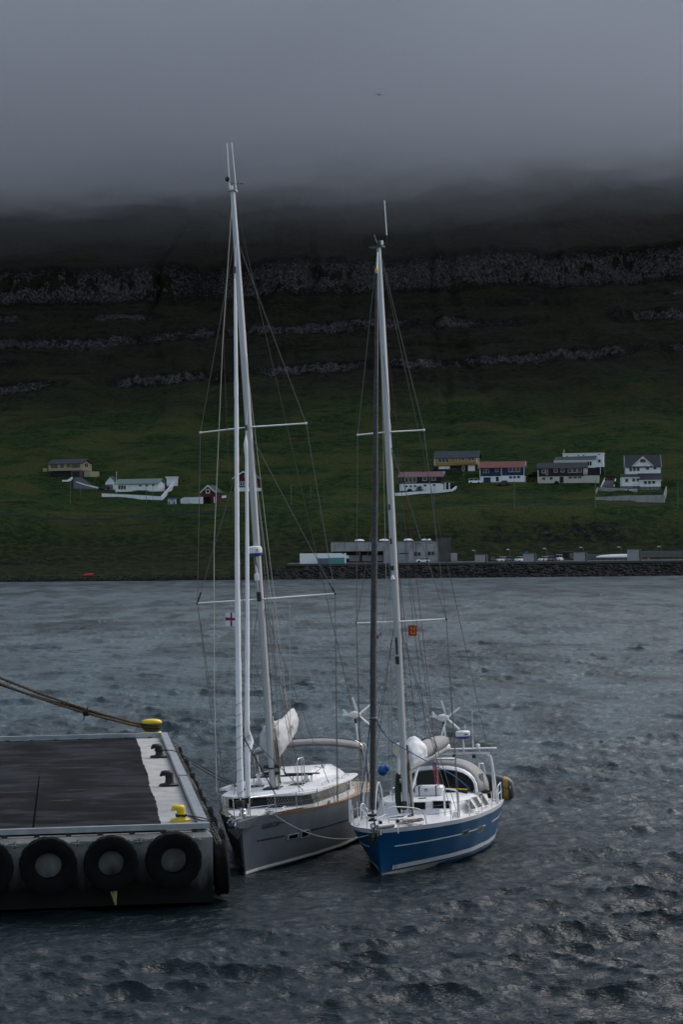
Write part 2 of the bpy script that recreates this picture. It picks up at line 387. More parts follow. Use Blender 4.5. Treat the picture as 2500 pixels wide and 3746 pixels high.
# ------------------------------------------------------------------ sea
WATER_Z = -.22
def build_sea():
    Ys = np.concatenate([np.geomspace(18, 44, 60)[:-1], np.geomspace(44, 240, 900), np.geomspace(241, 700, 260)])
    T = np.concatenate([np.linspace(-.5, -.18, 60)[:-1], np.linspace(-.18, .18, 620), np.linspace(.18, .5, 60)[1:]])
    YY, TT = np.meshgrid(Ys, T, indexing='ij'); XX = TT * YY
    x = XX.copy(); y = YY.copy(); z = np.full_like(x, WATER_Z)
    rg = np.random.RandomState(11)
    lam = np.concatenate([np.geomspace(8, 2.6, 20), np.geomspace(2.6, .7, 46), np.geomspace(.7, .3, 30)])
    gust = .55 + .9 * fbm(XX / 26 + 2, YY / 34, 3)
    # sheltered water close to the quay and the hulls
    dx, dy = XX - QO.x, YY - QO.y; u = dx * QX.x + dy * QX.y; v = dx * QY.x + dy * QY.y
    d = np.hypot(np.maximum(np.maximum(-u, u - 16), 0), np.maximum(np.maximum(-v, v - 33.6), 0)); d = np.where(v < 0, d * .62, d)
    for (xa, ya, xb, yb) in ((-3.4, 74.2, -.9, 87.2), (1.2, 73.6, 4.3, 83.4)):
        t = np.clip(((XX - xa) * (xb - xa) + (YY - ya) * (yb - ya)) / ((xb - xa) ** 2 + (yb - ya) ** 2), 0, 1)
        d = np.minimum(d, np.clip(np.hypot(XX - xa - t * (xb - xa), YY - ya - t * (yb - ya)) - 1.6, 0, None) * 1.5)
    lee = 1 - .66 * np.exp(-(d / 4.6) ** 2)
    for l in lam:
        k = 2 * math.pi / l; th = rg.normal(R(192), .27 if l > 1.3 else .6)      # seas running towards the camera, slightly to the left
        kx, ky = k * math.sin(th), k * math.cos(th); ph = rg.rand() * 6.28
        a = .0080 * l ** .92 * (1.2 if l < 2.2 else .95)
        fade = 1 - sstep(70, 300, YY) if l < .7 else (1 - .75 * sstep(260, 700, YY))
        A = a * fade * (gust if l < 3 else 1) * lee
        arg = kx * XX + ky * YY + ph; s, c = np.sin(arg), np.cos(arg)
        z += A * c; x -= .95 * A * s * kx / k; y -= .95 * A * s * ky / k
    crest = .35 * np.clip((z - WATER_Z - .2) / .1, 0, 1) * sstep(.5, .72, fbm(XX * 2.3, YY * 1.5, 4)) * sstep(.5, .6, fbm(XX / 6, YY / 9, 2))
    sheen = sstep(66, 112, YY) * np.clip(-.25 + 1.9 * fbm(XX / 3.2 + 3, YY / 11, 5) * (.45 + fbm(XX / 40, YY / 50, 3)), 0, 1) * lee
    sm = bpy.data.materials.new('sea_water'); sm.use_nodes = True; nt = sm.node_tree; b = nt.nodes['Principled BSDF']
    b.inputs['IOR'].default_value = 1.333
    L = nt.links.new; N = nt.nodes.new
    geo = N('ShaderNodeNewGeometry')
    at = N('ShaderNodeAttribute'); at.attribute_name = 'crest'
    mx = N('ShaderNodeMix'); mx.data_type = 'RGBA'; L(at.outputs['Fac'], mx.inputs[0]); mx.inputs[6].default_value = (.0045, .010, .012, 1); mx.inputs[7].default_value = (.30, .34, .36, 1)
    shn = N('ShaderNodeAttribute'); shn.attribute_name = 'sky_sheen'; m2 = N('ShaderNodeMix'); m2.data_type = 'RGBA'; L(shn.outputs['Fac'], m2.inputs[0]); L(mx.outputs[2], m2.inputs[6]); m2.inputs[7].default_value = (.072, .096, .105, 1); L(m2.outputs[2], b.inputs['Base Color'])      # grazing sky reflection and wind streaks, put into the far water's colour
    rf = N('ShaderNodeAttribute'); rf.attribute_name = 'ripple'; L(rf.outputs['Fac'], b.inputs['Roughness'])      # waves too fine for the mesh far out
    hs = []
    for sc, st in ((4.5, (.45, 1, 1)), (13., (.5, 1, 1))):
        mp = N('ShaderNodeMapping'); mp.inputs['Scale'].default_value = st; mp.inputs['Rotation'].default_value = (0, 0, R(-12)); L(geo.outputs['Position'], mp.inputs[0])
        n = N('ShaderNodeTexNoise'); n.inputs['Scale'].default_value = sc; n.inputs['Detail'].default_value = 4; n.inputs['Roughness'].default_value = .6; L(mp.outputs[0], n.inputs['Vector']); hs.append(n.outputs[0])
    ad = N('ShaderNodeMath'); ad.operation = 'MULTIPLY_ADD'; L(hs[1], ad.inputs[0]); ad.inputs[1].default_value = .35; L(hs[0], ad.inputs[2])
    bp = N('ShaderNodeBump'); bp.inputs['Strength'].default_value = 1.0; bp.inputs['Distance'].default_value = .11
    L(ad.outputs[0], bp.inputs['Height']); L(bp.outputs[0], b.inputs['Normal'])
    o = grid_obj('water', np.stack([x, y, z], -1), len(Ys), len(T), sm, {'crest': crest, 'sky_sheen': sheen, 'ripple': .13 + .40 * sstep(85, 300, YY)}); o['kind'] = 'structure'
# ------------------------------------------------------------------ quay
M_conc = mat('concrete', (.26, .26, .25), .95, spec=.1, var=.3, scale=1.6, bump=.5, bscale=14, dirt=(.06, .06, .052), dirt_amt=.85, dirt_scale=.9)
def _algae(m):
    nt = m.node_tree; b = nt.nodes['Principled BSDF']; src = b.inputs['Base Color'].links[0].from_socket
    N = nt.nodes.new; L = nt.links.new
    g = N('ShaderNodeNewGeometry'); sx = N('ShaderNodeSeparateXYZ'); L(g.outputs['Position'], sx.inputs[0])
    mp = N('ShaderNodeMapping'); mp.inputs['Scale'].default_value = (1.6, 1.6, .35); L(g.outputs['Position'], mp.inputs[0])
    n = N('ShaderNodeTexNoise'); n.inputs['Scale'].default_value = 1.5; n.inputs['Detail'].default_value = 7; L(mp.outputs[0], n.inputs[0])
    ma = N('ShaderNodeMath'); ma.operation = 'MULTIPLY_ADD'; L(n.outputs[0], ma.inputs[0]); ma.inputs[1].default_value = 1.5; L(sx.outputs[2], ma.inputs[2])
    r_ = N('ShaderNodeMapRange'); r_.interpolation_type = 'SMOOTHSTEP'; r_.inputs[1].default_value = 2.35; r_.inputs[2].default_value = 1.25; L(ma.outputs[0], r_.inputs[0])
    x = N('ShaderNodeMix'); x.data_type = 'RGBA'; L(r_.outputs[0], x.inputs[0]); L(src, x.inputs[6]); x.inputs[7].default_value = (.010, .011, .009, 1)
    L(x.outputs[2], b.inputs['Base Color'])
_algae(M_conc)      # tidal growth on the lower wall
M_slab = mat('pale_concrete', (.38, .37, .355), .85, var=.22, scale=2.4, bump=.3, bscale=22, dirt=(.16, .15, .13), dirt_amt=.7, dirt_scale=1.6)
M_asph = mat('wet_asphalt', (.0095, .0105, .0125), .9, spec=.06, wet=(.5, .55), var=.55, scale=.35, bump=.35, bscale=45, dirt=(.026, .026, .030), dirt_amt=.9, dirt_scale=.6, stretch=(.65, 1, 1))
M_streak = mat('worn_scrape', (.10, .10, .10), .8, var=.4, scale=5)
M_galv = mat('galvanised_steel', (.36, .38, .40), .45, .55, var=.25, scale=2.5, dirt=(.2, .2, .2), dirt_amt=.5)
M_rub = mat('tyre_rubber', (.007, .0075, .0075), .95, spec=.1, var=.4, scale=5, bump=.3, bscale=20)
M_iron = mat('black_iron', (.020, .020, .022), .55, .3, var=.35, scale=6, bump=.3)
M_yel = mat('yellow_paint', (.72, .50, .02), .4, var=.12, scale=4, dirt=(.25, .17, .03), dirt_amt=.55, dirt_scale=5)
M_chain = mat('weathered_chain', (.20, .22, .20), .6, .5, var=.5, scale=9)
M_brope = mat('brown_hemp_rope', (.13, .085, .05), .9, var=.45, scale=14, bump=.8, bscale=60)
M_krope = mat('black_rope', (.012, .012, .013), .85, var=.3, scale=14, bump=.6, bscale=60)
M_wrope = mat('pale_rope', (.45, .43, .38), .85, var=.3, scale=14, bump=.6, bscale=60)

def Q(u, v, z): return QO + QX * u + QY * v + Vector((0, 0, z))
QL, QD = 16.0, 33.6
QM = Matrix((QX, QY, Vector((0, 0, 1)))).transposed()
def qbox(m, u0, u1, v0, v1, z0, z1):
    vs = [Q(u, v, z) - QO for z in (z0, z1) for v in (v0, v1) for u in (u0, u1)]
    return m.add(vs, [(0, 2, 3, 1), (4, 5, 7, 6), (0, 1, 5, 4), (1, 3, 7, 5), (3, 2, 6, 7), (2, 0, 4, 6)])
def rope_strands(pts, r, twist=14.0, n=3):
    """laid rope: n strands wound round the path"""
    m = MB(); pts = [Vector(p) for p in pts]; cum = [0]
    for a, b in zip(pts, pts[1:]): cum.append(cum[-1] + (b - a).length)
    for k in range(n):
        out = []; N = max(len(pts), int(cum[-1] * 5))
        for i in range(N + 1):
            s_ = cum[-1] * i / N; j = max(0, min(len(pts) - 2, next((q for q in range(len(cum) - 1) if cum[q + 1] >= s_), len(pts) - 2)))
            f_ = (s_ - cum[j]) / max(1e-6, cum[j + 1] - cum[j]); p = pts[j].lerp(pts[j + 1], f_); t = (pts[j + 1] - pts[j]).normalized()
            a = t.orthogonal().normalized() if abs(t.z) > .95 else t.cross(Vector((0, 0, 1))).normalized(); b = t.cross(a)
            an = s_ * twist + 2 * math.pi * k / n; out.append(p + (a * math.cos(an) + b * math.sin(an)) * r * .5)
        m.tube(out, r * .56, 5)
    return m
def chain_mb(a, b, sg=.0, link=.10, r=.011, m=None):
    m = m or MB(); a, b = Vector(a), Vector(b); L = (b - a).length; n = max(2, int(L / (link * .78)))
    pts = sag(a, b, sg, n)
    for i in range(n):
        p, q = pts[i], pts[i + 1]; t = (q - p).normalized(); c = (p + q) / 2
        s1 = t.orthogonal().normalized(); s2 = t.cross(s1); s = s1 if i % 2 else s2
        h = link * .5; w = link * .26
        m.tube([c + t * h * .6 + s * w, c + t * h, c + t * h * .6 - s * w, c - t * h * .6 - s * w, c - t * h, c - t * h * .6 + s * w], r, 4, closed=True)
    return m
def tyre_mesh(name, ro=.875, ri=.40, w=.50):
    m = MB(); n = 60
    prof = [(ri, -w * .30), (ri + .05, -w * .42), (ri + .22, -w * .52), (ro - .10, -w * .49), (ro - .02, -w * .42), (ro, -w * .28), (ro, -w * .1), (ro, w * .1), (ro, w * .28), (ro - .02, w * .42), (ro - .10, w * .49), (ri + .22, w * .52), (ri + .05, w * .42), (ri, w * .30), (ri + .03, 0)]
    rings = []
    for k in range(n):
        a = 2 * math.pi * k / n; ring = []
        for i, (r_, y) in enumerate(prof):
            if 4 <= i <= 9 and (k + (1 if i > 6 else 0)) % 4 in (0,): r_ -= .022
            if i in (6, 7): r_ -= .03
            ring.append(Vector((r_ * math.cos(a), y, r_ * math.sin(a))))
        rings.append(ring)
    m.loft(rings + [rings[0]], cap=False)
    return m.mesh(name, M_rub, True, 35)
def build_quay():
    q = empty('concrete_quay', 'concrete quay with dark asphalt deck, pale edge strip and steel kerb rails', 'quay', QO)
    m = MB()   # body with chamfered coping
    def ring(i0, z): return [Q(i0, i0, z) - QO, Q(QL, i0, z) - QO, Q(QL, QD - i0, z) - QO, Q(i0, QD - i0, z) - QO]
    m.loft([ring(.0, -.08), ring(0, 1.93), ring(.16, 2.06)])
    m.build('quay_wall', M_conc, q)
    for uu in (1.2, 4.6, 8.0, 11.4, 14.8):       # piles in the dark under the deck
        p = MB(); 
        for vv in (1.2, 9, 17, 25, 32): p.lathe([(.34, -4), (.34, .12)], 12, Q(uu, vv, 0) - QO)
        p.build('support_pile', M_conc, q, True)
    # asphalt with ragged edge
    rg = random.Random(3); m = MB(); us = []
    N = 90
    for i in range(N + 1):
        v = .62 + (QD - 1.1) * i / N; us.append((1.52 + .03 * math.sin(i * .23) + rg.uniform(-.022, .022), v))
    top = [Q(u, v, 2.135) - QO for u, v in us] + [Q(QL - .2, QD - .48, 2.135) - QO, Q(QL - .2, .62, 2.135) - QO]
    m.prism([p - Vector((0, 0, .06)) for p in top], (0, 0, .06)); m.build('asphalt_surface', M_asph, q)
    m = MB()
    for (u0, v0, l) in ((2.3, 20, 3.4), (4.2, 17.5, 2.8), (5.2, 12.0, 2.2), (3.6, 12.3, 1.4), (2.1, 10.8, 1.6), (6.2, 14.3, 1.8), (4.0, 9.0, .9), (3.4, 23.8, 1.7), (5.8, 22.0, 1.4)):
        for k in range(3):
            a = rg.uniform(-.02, .02); w = rg.uniform(.015, .05); vv = v0 + k * rg.uniform(.05, .2); ll = l * rg.uniform(.3, 1); uo = u0 + rg.uniform(0, l * .4)
            ps = [Q(uo, vv, 2.139) - QO, Q(uo + ll * .5, vv + w + ll * .1 + a, 2.139) - QO, Q(uo + ll, vv + ll * .2 + a, 2.139) - QO, Q(uo + ll * .5, vv - w * .4 + ll * .1 + a, 2.139) - QO]
            m.add(ps, [(0, 1, 2, 3)])
    m.build('scrape_mark', M_streak, q)
    m = MB()    # paving joint
    m.add([Q(5.55, 1.0, 2.1385) - QO, Q(5.62, 1.0, 2.1385) - QO, Q(5.7, 18, 2.1385) - QO, Q(5.66, 18, 2.1385) - QO], [(0, 1, 2, 3)]); m.build('asphalt_seam', mat('tar_joint', (.006, .006, .006), 1.0, spec=0.0), q)
    js = [.62, 2.6, 12.9, 23.5, QD - .48]
    for a, b in zip(js, js[1:]):
        m = MB(); qbox(m, .42, 1.75, a + .012, b - .012, 2.0, 2.115); m.build('slab', M_slab, q)
    m = MB(); qbox(m, 1.8, QL - .2, QD - .46, QD - .18, 2.0, 2.10); m.build('back_slab', M_slab, q)
    m = MB(); qbox(m, .08, QL, .24, .44, 2.17, 2.34); m.build('kerb_rail', M_galv, q)
    m = MB(); qbox(m, .10, .40, .445, QD - .55, 2.17, 2.345); m.build('kerb_rail', M_galv, q)
    m = MB(); qbox(m, .10, QL, QD - .54, QD - .30, 2.17, 2.345); m.build('kerb_rail', M_galv, q)
    bm_ = MB(); bm_.box((0, 0, 0), (.17, .16, .135)); me = bm_.mesh('rail_block', M_iron)
    for i in range(16):
        o = bpy.data.objects.new('rail_block', me); COL.objects.link(o); o.parent = q; o.location = Q(.55 + i * .98, .34, 2.10) - QO; o.rotation_euler.z = R(10.2)
    for i in range(30):
        o = bpy.data.objects.new('rail_block', me); COL.objects.link(o); o.parent = q; o.location = Q(.25, .9 + i * 1.1, 2.10) - QO; o.rotation_euler.z = R(6.85)
    for i in range(14):
        o = bpy.data.objects.new('rail_block', me); COL.objects.link(o); o.parent = q; o.location = Q(.9 + i * 1.08, QD - .42, 2.10) - QO; o.rotation_euler.z = R(8)
    return q

def horn_bollard(label, matl, P0, rz, group, s=1.0):
    t = empty('mooring_bollard', label, 'bollard', P0, rz, group)
    m = MB(); m.loft([[Vector((.36 * s * math.cos(a) * (1 if math.cos(a) > 0 else 1) * k, .24 * s * math.sin(a) * k, z)) for a in [2 * math.pi * i / 20 for i in range(20)]] for k, z in ((1, 0), (1, .07 * s), (.86, .10 * s), (.6, .115 * s))])
    m.build('base_plate', matl, t, True)
    m = MB(); rings = []
    for (cx, z, rx, ry) in ((0.03, .09, .21, .19), (.03, .16, .165, .155), (.03, .28, .15, .145), (.02, .38, .155, .15), (-.03, .45, .20, .17), (-.06, .50, .23, .18), (-.07, .545, .215, .165), (-.06, .58, .15, .11), (-.05, .59, .05, .04)):
        rings.append([Vector((cx * s + rx * s * math.cos(a), ry * s * math.sin(a), z * s)) for a in [2 * math.pi * i / 18 for i in range(18)]])
    m.loft(rings)
    rings = []
    for (x, z, r_) in ((-.05, .49, .10), (-.16, .485, .10), (-.25, .455, .085), (-.31, .42, .06), (-.33, .40, .02)):
        rings.append([Vector((x * s, r_ * s * 1.2 * math.cos(a), z * s + r_ * s * math.sin(a))) for a in [2 * math.pi * i / 12 for i in range(12)]])
    m.loft(rings)
    m.build('horn', matl, t, True, ang=60)
    return t
def build_quay_things():
    g = 'bollards along the quay edge'
    w = lambda u, v: Q(u, v, 2.115)
    rz = R(6.85)
    Bf = horn_bollard('yellow bollard with a black line round it at the near quay corner', M_yel, G(660, 3005, 2.115), rz, g, .92)
    Bm = horn_bollard('bare black bollard between the roped black one and the yellow corner one', M_iron, G(617, 2876, 2.115), rz, g, 1.0)
    Bk = horn_bollard('black bollard with black mooring line looped round its neck', M_iron, G(580, 2772, 2.115), rz, g, 1.0)
    c = G(555, 2692, 2.115)
    t = empty('mooring_bollard', 'broad yellow mushroom bollard holding heavy ropes at far quay corner', 'bollard', c, rz, g)
    m = MB(); m.loft([[Vector((.47 * k * math.cos(a), .3 * k * math.sin(a), z)) for a in [2 * math.pi * i / 24 for i in range(24)]] for k, z in ((1, 0), (1, .16), (.92, .2), (.7, .22))]); m.build('base_plate', M_yel, t, True)
    m = MB(); m.loft([[Vector((.33 * k * math.cos(a), .24 * k * math.sin(a), z)) for a in [2 * math.pi * i / 20 for i in range(20)]] for k, z in ((1, .2), (.95, .3), (1.0, .56))]); m.build('neck', M_iron, t, True)
    m = MB(); m.loft([[Vector((.47 * k * math.cos(a), .3 * k * math.sin(a), z)) for a in [2 * math.pi * i / 24 for i in range(24)]] for k, z in ((.75, .54), (.96, .56), (1.02, .62), (.98, .69), (.8, .75), (.4, .79), (.05, .80))]); m.build('cap', M_yel, t, True, ang=60)
    for k in range(4):
        m = MB(); m.tube([Vector(((.36 + .02 * k) * math.cos(a), (.28 + .02 * k) * math.sin(a), .30 + .07 * k + .02 * math.sin(2 * a))) for a in [2 * math.pi * i / 20 for i in range(20)]], .05, 6, closed=True)
        tag(m.build('rope_turn', M_krope if k % 2 else M_brope, None, True, loc=c), 'turn of ' + ('black' if k % 2 else 'brown') + ' rope wound round the broad yellow bollard, ' + ('lowest', 'second lowest', 'second highest', 'highest')[k] + ' of four', 'rope', 'rope turns on the far bollard')
    # heavy ropes to the ship outside the frame
    b0 = c + Vector((-.25, 0, .42))
    for (yy, mt_, r_, off, lab, sg) in ((2480, M_brope, .070, (0, .05, .05), 'upper brown hemp hawser running from far yellow bollard out of view', .35), (2499, M_brope, .070, (0, -.05, -.04), 'lower brown hemp hawser running from far yellow bollard out of view', .35), (2514, M_krope, .060, (-.05, .1, .1), 'black hawser hanging below the brown ones from far bollard', .25)):
        e = P(0, yy, 99); d = e - b0; e2 = b0 + d * 1.5 + Vector((0, 0, .45))
        o = rope_strands(sag(b0 + Vector(off), e2, sg, 24), r_, 9).build('hawser', mt_, None, True); tag(o, lab, 'rope', 'hawsers on the far bollard')
    kp = b0.lerp(P(0, 2497, 99), .42) + Vector((0, 0, -.18)); m = MB()
    for k in range(5): m.tube([kp + Vector((.05 * k - .1, .14 * math.cos(a), .14 * math.sin(a))) for a in [2 * math.pi * i / 10 for i in range(10)]], .03, 5, closed=True)
    m.tube([kp, kp + Vector((-.12, -.1, -.35))], .025, 5); m.tube([kp, kp + Vector((.1, -.1, .28))], .025, 5)
    tag(m.build('lashing', M_krope, None, True), 'knotted black lashing tying the three hawsers together', 'rope')
    # black loops on the smaller bollards
    def neck_loop(b, z, s, lab):
        m = MB(); m.tube([b.location + Vector((.02 + .17 * s * math.cos(a), .16 * s * math.sin(a), z + .01 * math.sin(3 * a))) for a in [2 * math.pi * i / 16 for i in range(16)]], .022, 6, closed=True)
        m.tube([b.location + Vector((.02 + .18 * s * math.cos(a), .17 * s * math.sin(a), z + .04)) for a in [2 * math.pi * i / 16 for i in range(16)]], .022, 6, closed=True)
        return m
    m = neck_loop(Bf, .18, .95, ''); s0 = Bf.location + Vector((.15, 0, .2)); k1 = Q(.05, .9, 2.36); k2 = Q(.05, .55, 2.36)
    m.tube([s0, Q(.3, 1.0, 2.42), k1, Q(-.12, 1.2, 1.9), Q(-.25, 2.2, 1.3)], .02, 6); m.tube([s0, Q(.3, .6, 2.38), k2, Q(-.12, .9, 1.9), Q(-.3, 1.8, 1.0)], .02, 6)
    tag(m.build('mooring_line', M_krope, None, True), 'black line from yellow corner bollard over the steel kerb', 'rope')
    BOL.update(f=Bf, k=Bk)
    m = neck_loop(Bk, .30, 1.0, '')
    kn = Q(.06, (Bk.location - QO).dot(QY) - .2, 2.37)
    for dz, sgg in ((0, .05), (.04, .22)):
        a = [Bk.location + Vector((.15, 0, .32)), kn + Vector((-.25, 0, .06)), kn + Vector((0, dz * 2, 0))]
        m.tube(a + sag(kn + Vector((.02, dz * 2, 0)), P(905 + dz * 300, 2893, 77.6), sgg, 10)[1:], .020, 6)
    tag(m.build('mooring_line', M_krope, None, True), 'doubled black mooring line from black bollard to the grey yacht bow', 'rope')
    # loose grey rope over the kerb
    m = MB(); m.tube([Q(.42, 14.2, 2.2), Q(.40, 14.2, 2.37), Q(.2, 14.25, 2.375), Q(.06, 14.1, 2.36), Q(-.1, 13.6, 1.9), Q(-.12, 12.6, 1.6)], .018, 6); tag(m.build('loose_rope', M_chain, None, True), 'thin grey rope hanging over the steel kerb midway along the quay', 'rope')
    # tyre fenders
    tm = tyre_mesh('tyre')
    def chain(t, pts):
        for a, b in pts: chain_mb(a, b, .02, .12, .014).build('chain', M_chain, t, False)
    rotF = R(10.2)
    for i, (px, py) in enumerate(((635, 3146), (406, 3158), (176, 3166), (-55, 3174), (-285, 3184))):
        d = ray(px, py); base = Q(0, -.27, 0); nrm = Vector((-QX.y, QX.x, 0)); tt = (base - CAM).dot(nrm) / d.dot(nrm); c = CAM + d * tt
        t = empty('tyre_fender', ('big black tyre hung on the quay front nearest the right corner', 'big black tyre on the quay front, second from the right corner, straw hanging below', 'big black tyre on the quay front, third from the right corner', 'big black tyre cut by the left picture edge on quay front', 'big black tyre on quay front beyond the left picture edge')[i], 'tyre', c, rotF, 'tyres along the quay front')
        o = bpy.data.objects.new('tyre', tm); COL.objects.link(o); o.parent = t
        o.rotation_euler = (R((2, -1.5, 3, -2, 1)[i]), R(13 * i), R((1, -2, 1.5, 2, 0)[i])); q_ = (1.0, .965, 1.02, .98, 1.0)[i]; o.scale = (q_, (1, 1.12, .92, 1.05, 1)[i], q_ * (1, 1.015, .985, 1, 1)[i])
        z = c.z
        chain(t, [((-1.0, .14, 1.86 - z), (-.62, .02, .66)), ((.98, .14, 1.86 - z), (.60, .02, .66))])
        m = MB(); m.tube([(-1.0, .30, 1.95 - z), (-1.0, .16, 1.98 - z), (-1.0, .13, 1.86 - z), (-1.02, .2, 1.8 - z)], .03, 6); m.build('shackle', M_chain, t, True)
    m = MB(); rg = random.Random(2); c = G(408, 3225, 0); 
    d = ray(415, 3225); p0 = CAM + d * ((Q(0, -.5, 0) - CAM).dot(Vector((-QX.y, QX.x, 0))) / d.dot(Vector((-QX.y, QX.x, 0))))
    for k in range(14): m.tube([p0 + Vector((rg.uniform(-.05, .05), 0, .05)), p0 + Vector((rg.uniform(-.1, .1), 0, -.3)), p0 + Vector((rg.uniform(-.02, .12), 0, -.62 - rg.uniform(0, .1)))], .012, 4)
    tag(m.build('rope_end', mat('straw_rope', (.30, .24, .11), .9), None), 'frayed straw coloured rope end hanging below a front tyre', 'rope')
    n = 17
    for i in range(n):
        v = 1.15 + i * 1.93
        nth = ('first', 'second', 'third', 'fourth', 'fifth', 'sixth', 'seventh', 'eighth', 'ninth', 'tenth', 'eleventh', 'twelfth', 'thirteenth', 'fourteenth', 'fifteenth', 'sixteenth', 'last')[i]
        lab = nth + ' worn tyre from the near corner along the right side of the quay'
        c = Q(-.30, v, .82 + .12 * math.sin(i * 2.1))
        t = empty('tyre_fender', lab, 'tyre', c, R(96.85 + 180) + R(5) * math.sin(i * 1.7), 'tyres along the quay side')
        o = bpy.data.objects.new('tyre', tm); COL.objects.link(o); o.parent = t; o.rotation_euler = (R(4) * math.cos(i * 3.), R(21 * i), 0); o.scale = (1, .9 + .15 * math.sin(i * 5.), 1)
        chain(t, [((-.85, -.22, 1.17), (-.35, -.02, .80)), ((.8, -.22, 1.17), (.35, 0, .80))])
    # tangled chain and rope lying along the coping of that side
    m = MB(); rg = random.Random(8)
    for i in range(150):
        v = .6 + i * .215; u = rg.uniform(-.06, .06); z = 2.03 + rg.uniform(-.15, .05)
        pts = [Q(u + .10, v, 2.08), Q(u - .02, v + rg.uniform(0, .12), z + .06), Q(u - .14, v + rg.uniform(-.2, .3), z - .12), Q(u - .24, v + rg.uniform(-.3, .4), z - .32)]
        m.tube(pts, rg.uniform(.014, .024), 5)
    for i in range(16): chain_mb(Q(-.02, .4 + i * 2.02, 2.06), Q(-.12, 1.5 + i * 2.02, 1.75), .05, .13, .016, m)
    o = m.build('tangled_rope', mat('grey_green_rope', (.20, .21, .185), .9, var=.6, scale=4), None, True); o['kind'] = 'stuff'; o['label'] = 'tangle of grey green rope and chain along the quay coping'
BOL = {}
# ------------------------------------------------------------------ yachts
M_white = mat('white_gelcoat', (.75, .74, .745), .35, var=.05, scale=1.5, dirt=(.48, .46, .44), dirt_amt=.6, dirt_scale=2.2)
M_alu = mat('bare_aluminium', (.15, .17, .19), .5, .3, var=.3, scale=.9, stretch=(1.6, 1, .45), dirt=(.12, .13, .145), dirt_amt=.7, dirt_scale=1.1)
M_mast = mat('anodised_mast', (.40, .41, .43), .42, .55, var=.12, scale=2, stretch=(1, 1, .1))
M_blue = mat('blue_hull_paint', (.0012, .050, .130), .35, spec=.14, var=.16, scale=.7, dirt=(.003, .045, .11), dirt_amt=.5)
M_teak = mat('weathered_teak', (.40, .31, .22), .8, var=.25, scale=8, stretch=(.2, 3, 1))
M_wood = mat('brown_toe_rail', (.17, .085, .04), .5, var=.25, scale=5)
M_black = mat('black_trim', (.010, .010, .011), .35, var=.2)
M_glass = mat('dark_glass', (.006, .007, .009), .16, spec=.18, var=.2)
M_bglass = mat('bluish_glass', (.05, .065, .10), .1, var=.2)
M_steel = mat('stainless_steel', (.50, .50, .51), .25, .9, var=.1)
M_wtube = mat('white_tube', (.74, .74, .74), .4, var=.06)
M_sail = mat('white_sailcloth', (.78, .765, .77), .75, var=.10, scale=3, bump=.5, bscale=6)
M_grey = mat('grey_canvas', (.30, .29, .285), .85, var=.15, scale=3, bump=.4, bscale=8)
M_greyd = mat('dark_grey_canvas', (.13, .125, .125), .85, var=.2, scale=3, bump=.3)
M_dsail = mat('dark_furled_sail', (.040, .040, .042), .7, var=.5, scale=4, stretch=(1, 1, 3), bump=.6, bscale=5, dirt=(.11, .11, .11), dirt_amt=.4, dirt_scale=1.0)
M_wire = mat('rigging_wire', (.16, .155, .15), .4, .6, var=.2)
M_cream = mat('cream_line', (.40, .37, .22), .8, var=.2)
M_redl = mat('red_line', (.20, .02, .03), .8, var=.2)
M_greenl = mat('green_line', (.02, .16, .08), .8, var=.2)
M_bluel = mat('blue_line', (.02, .08, .22), .8, var=.2)
M_bfend = mat('blue_cover', (.01, .10, .36), .6, var=.3, scale=6, bump=.5)
M_greypaint = mat('pale_antifouling', (.30, .29, .265), .6, var=.25, scale=2, dirt=(.1, .1, .08), dirt_amt=.6)
M_rib = mat('dinghy_fabric', (.035, .042, .050), .5, var=.2, scale=3)
M_print = mat('black_print', (.012, .012, .014), .5, var=.1)
M_bprint = mat('blue_print', (.02, .05, .22), .5, var=.1)
M_net = mat('net_cord', (.42, .42, .41), .8, var=.2)
M_red = mat('red_cloth', (.42, .012, .02), .8, var=.2, scale=8)
M_gold = mat('gold_print', (.62, .40, .03), .7, var=.1)

def text_verts(txt, size=1.0, shear=0.0, bold=0.0):
    cu = bpy.data.curves.new('lettering', 'FONT'); cu.body = txt; cu.size = size; cu.shear = shear; cu.resolution_u = 2; cu.offset = bold
    o = bpy.data.objects.new('lettering', cu); COL.objects.link(o)
    dg = bpy.context.evaluated_depsgraph_get(); me = o.evaluated_get(dg).to_mesh()
    vs = [Vector(v.co) for v in me.vertices]; fs = [tuple(p.vertices) for p in me.polygons]
    o.evaluated_get(dg).to_mesh_clear(); bpy.data.objects.remove(o); bpy.data.curves.remove(cu)
    return vs, fs

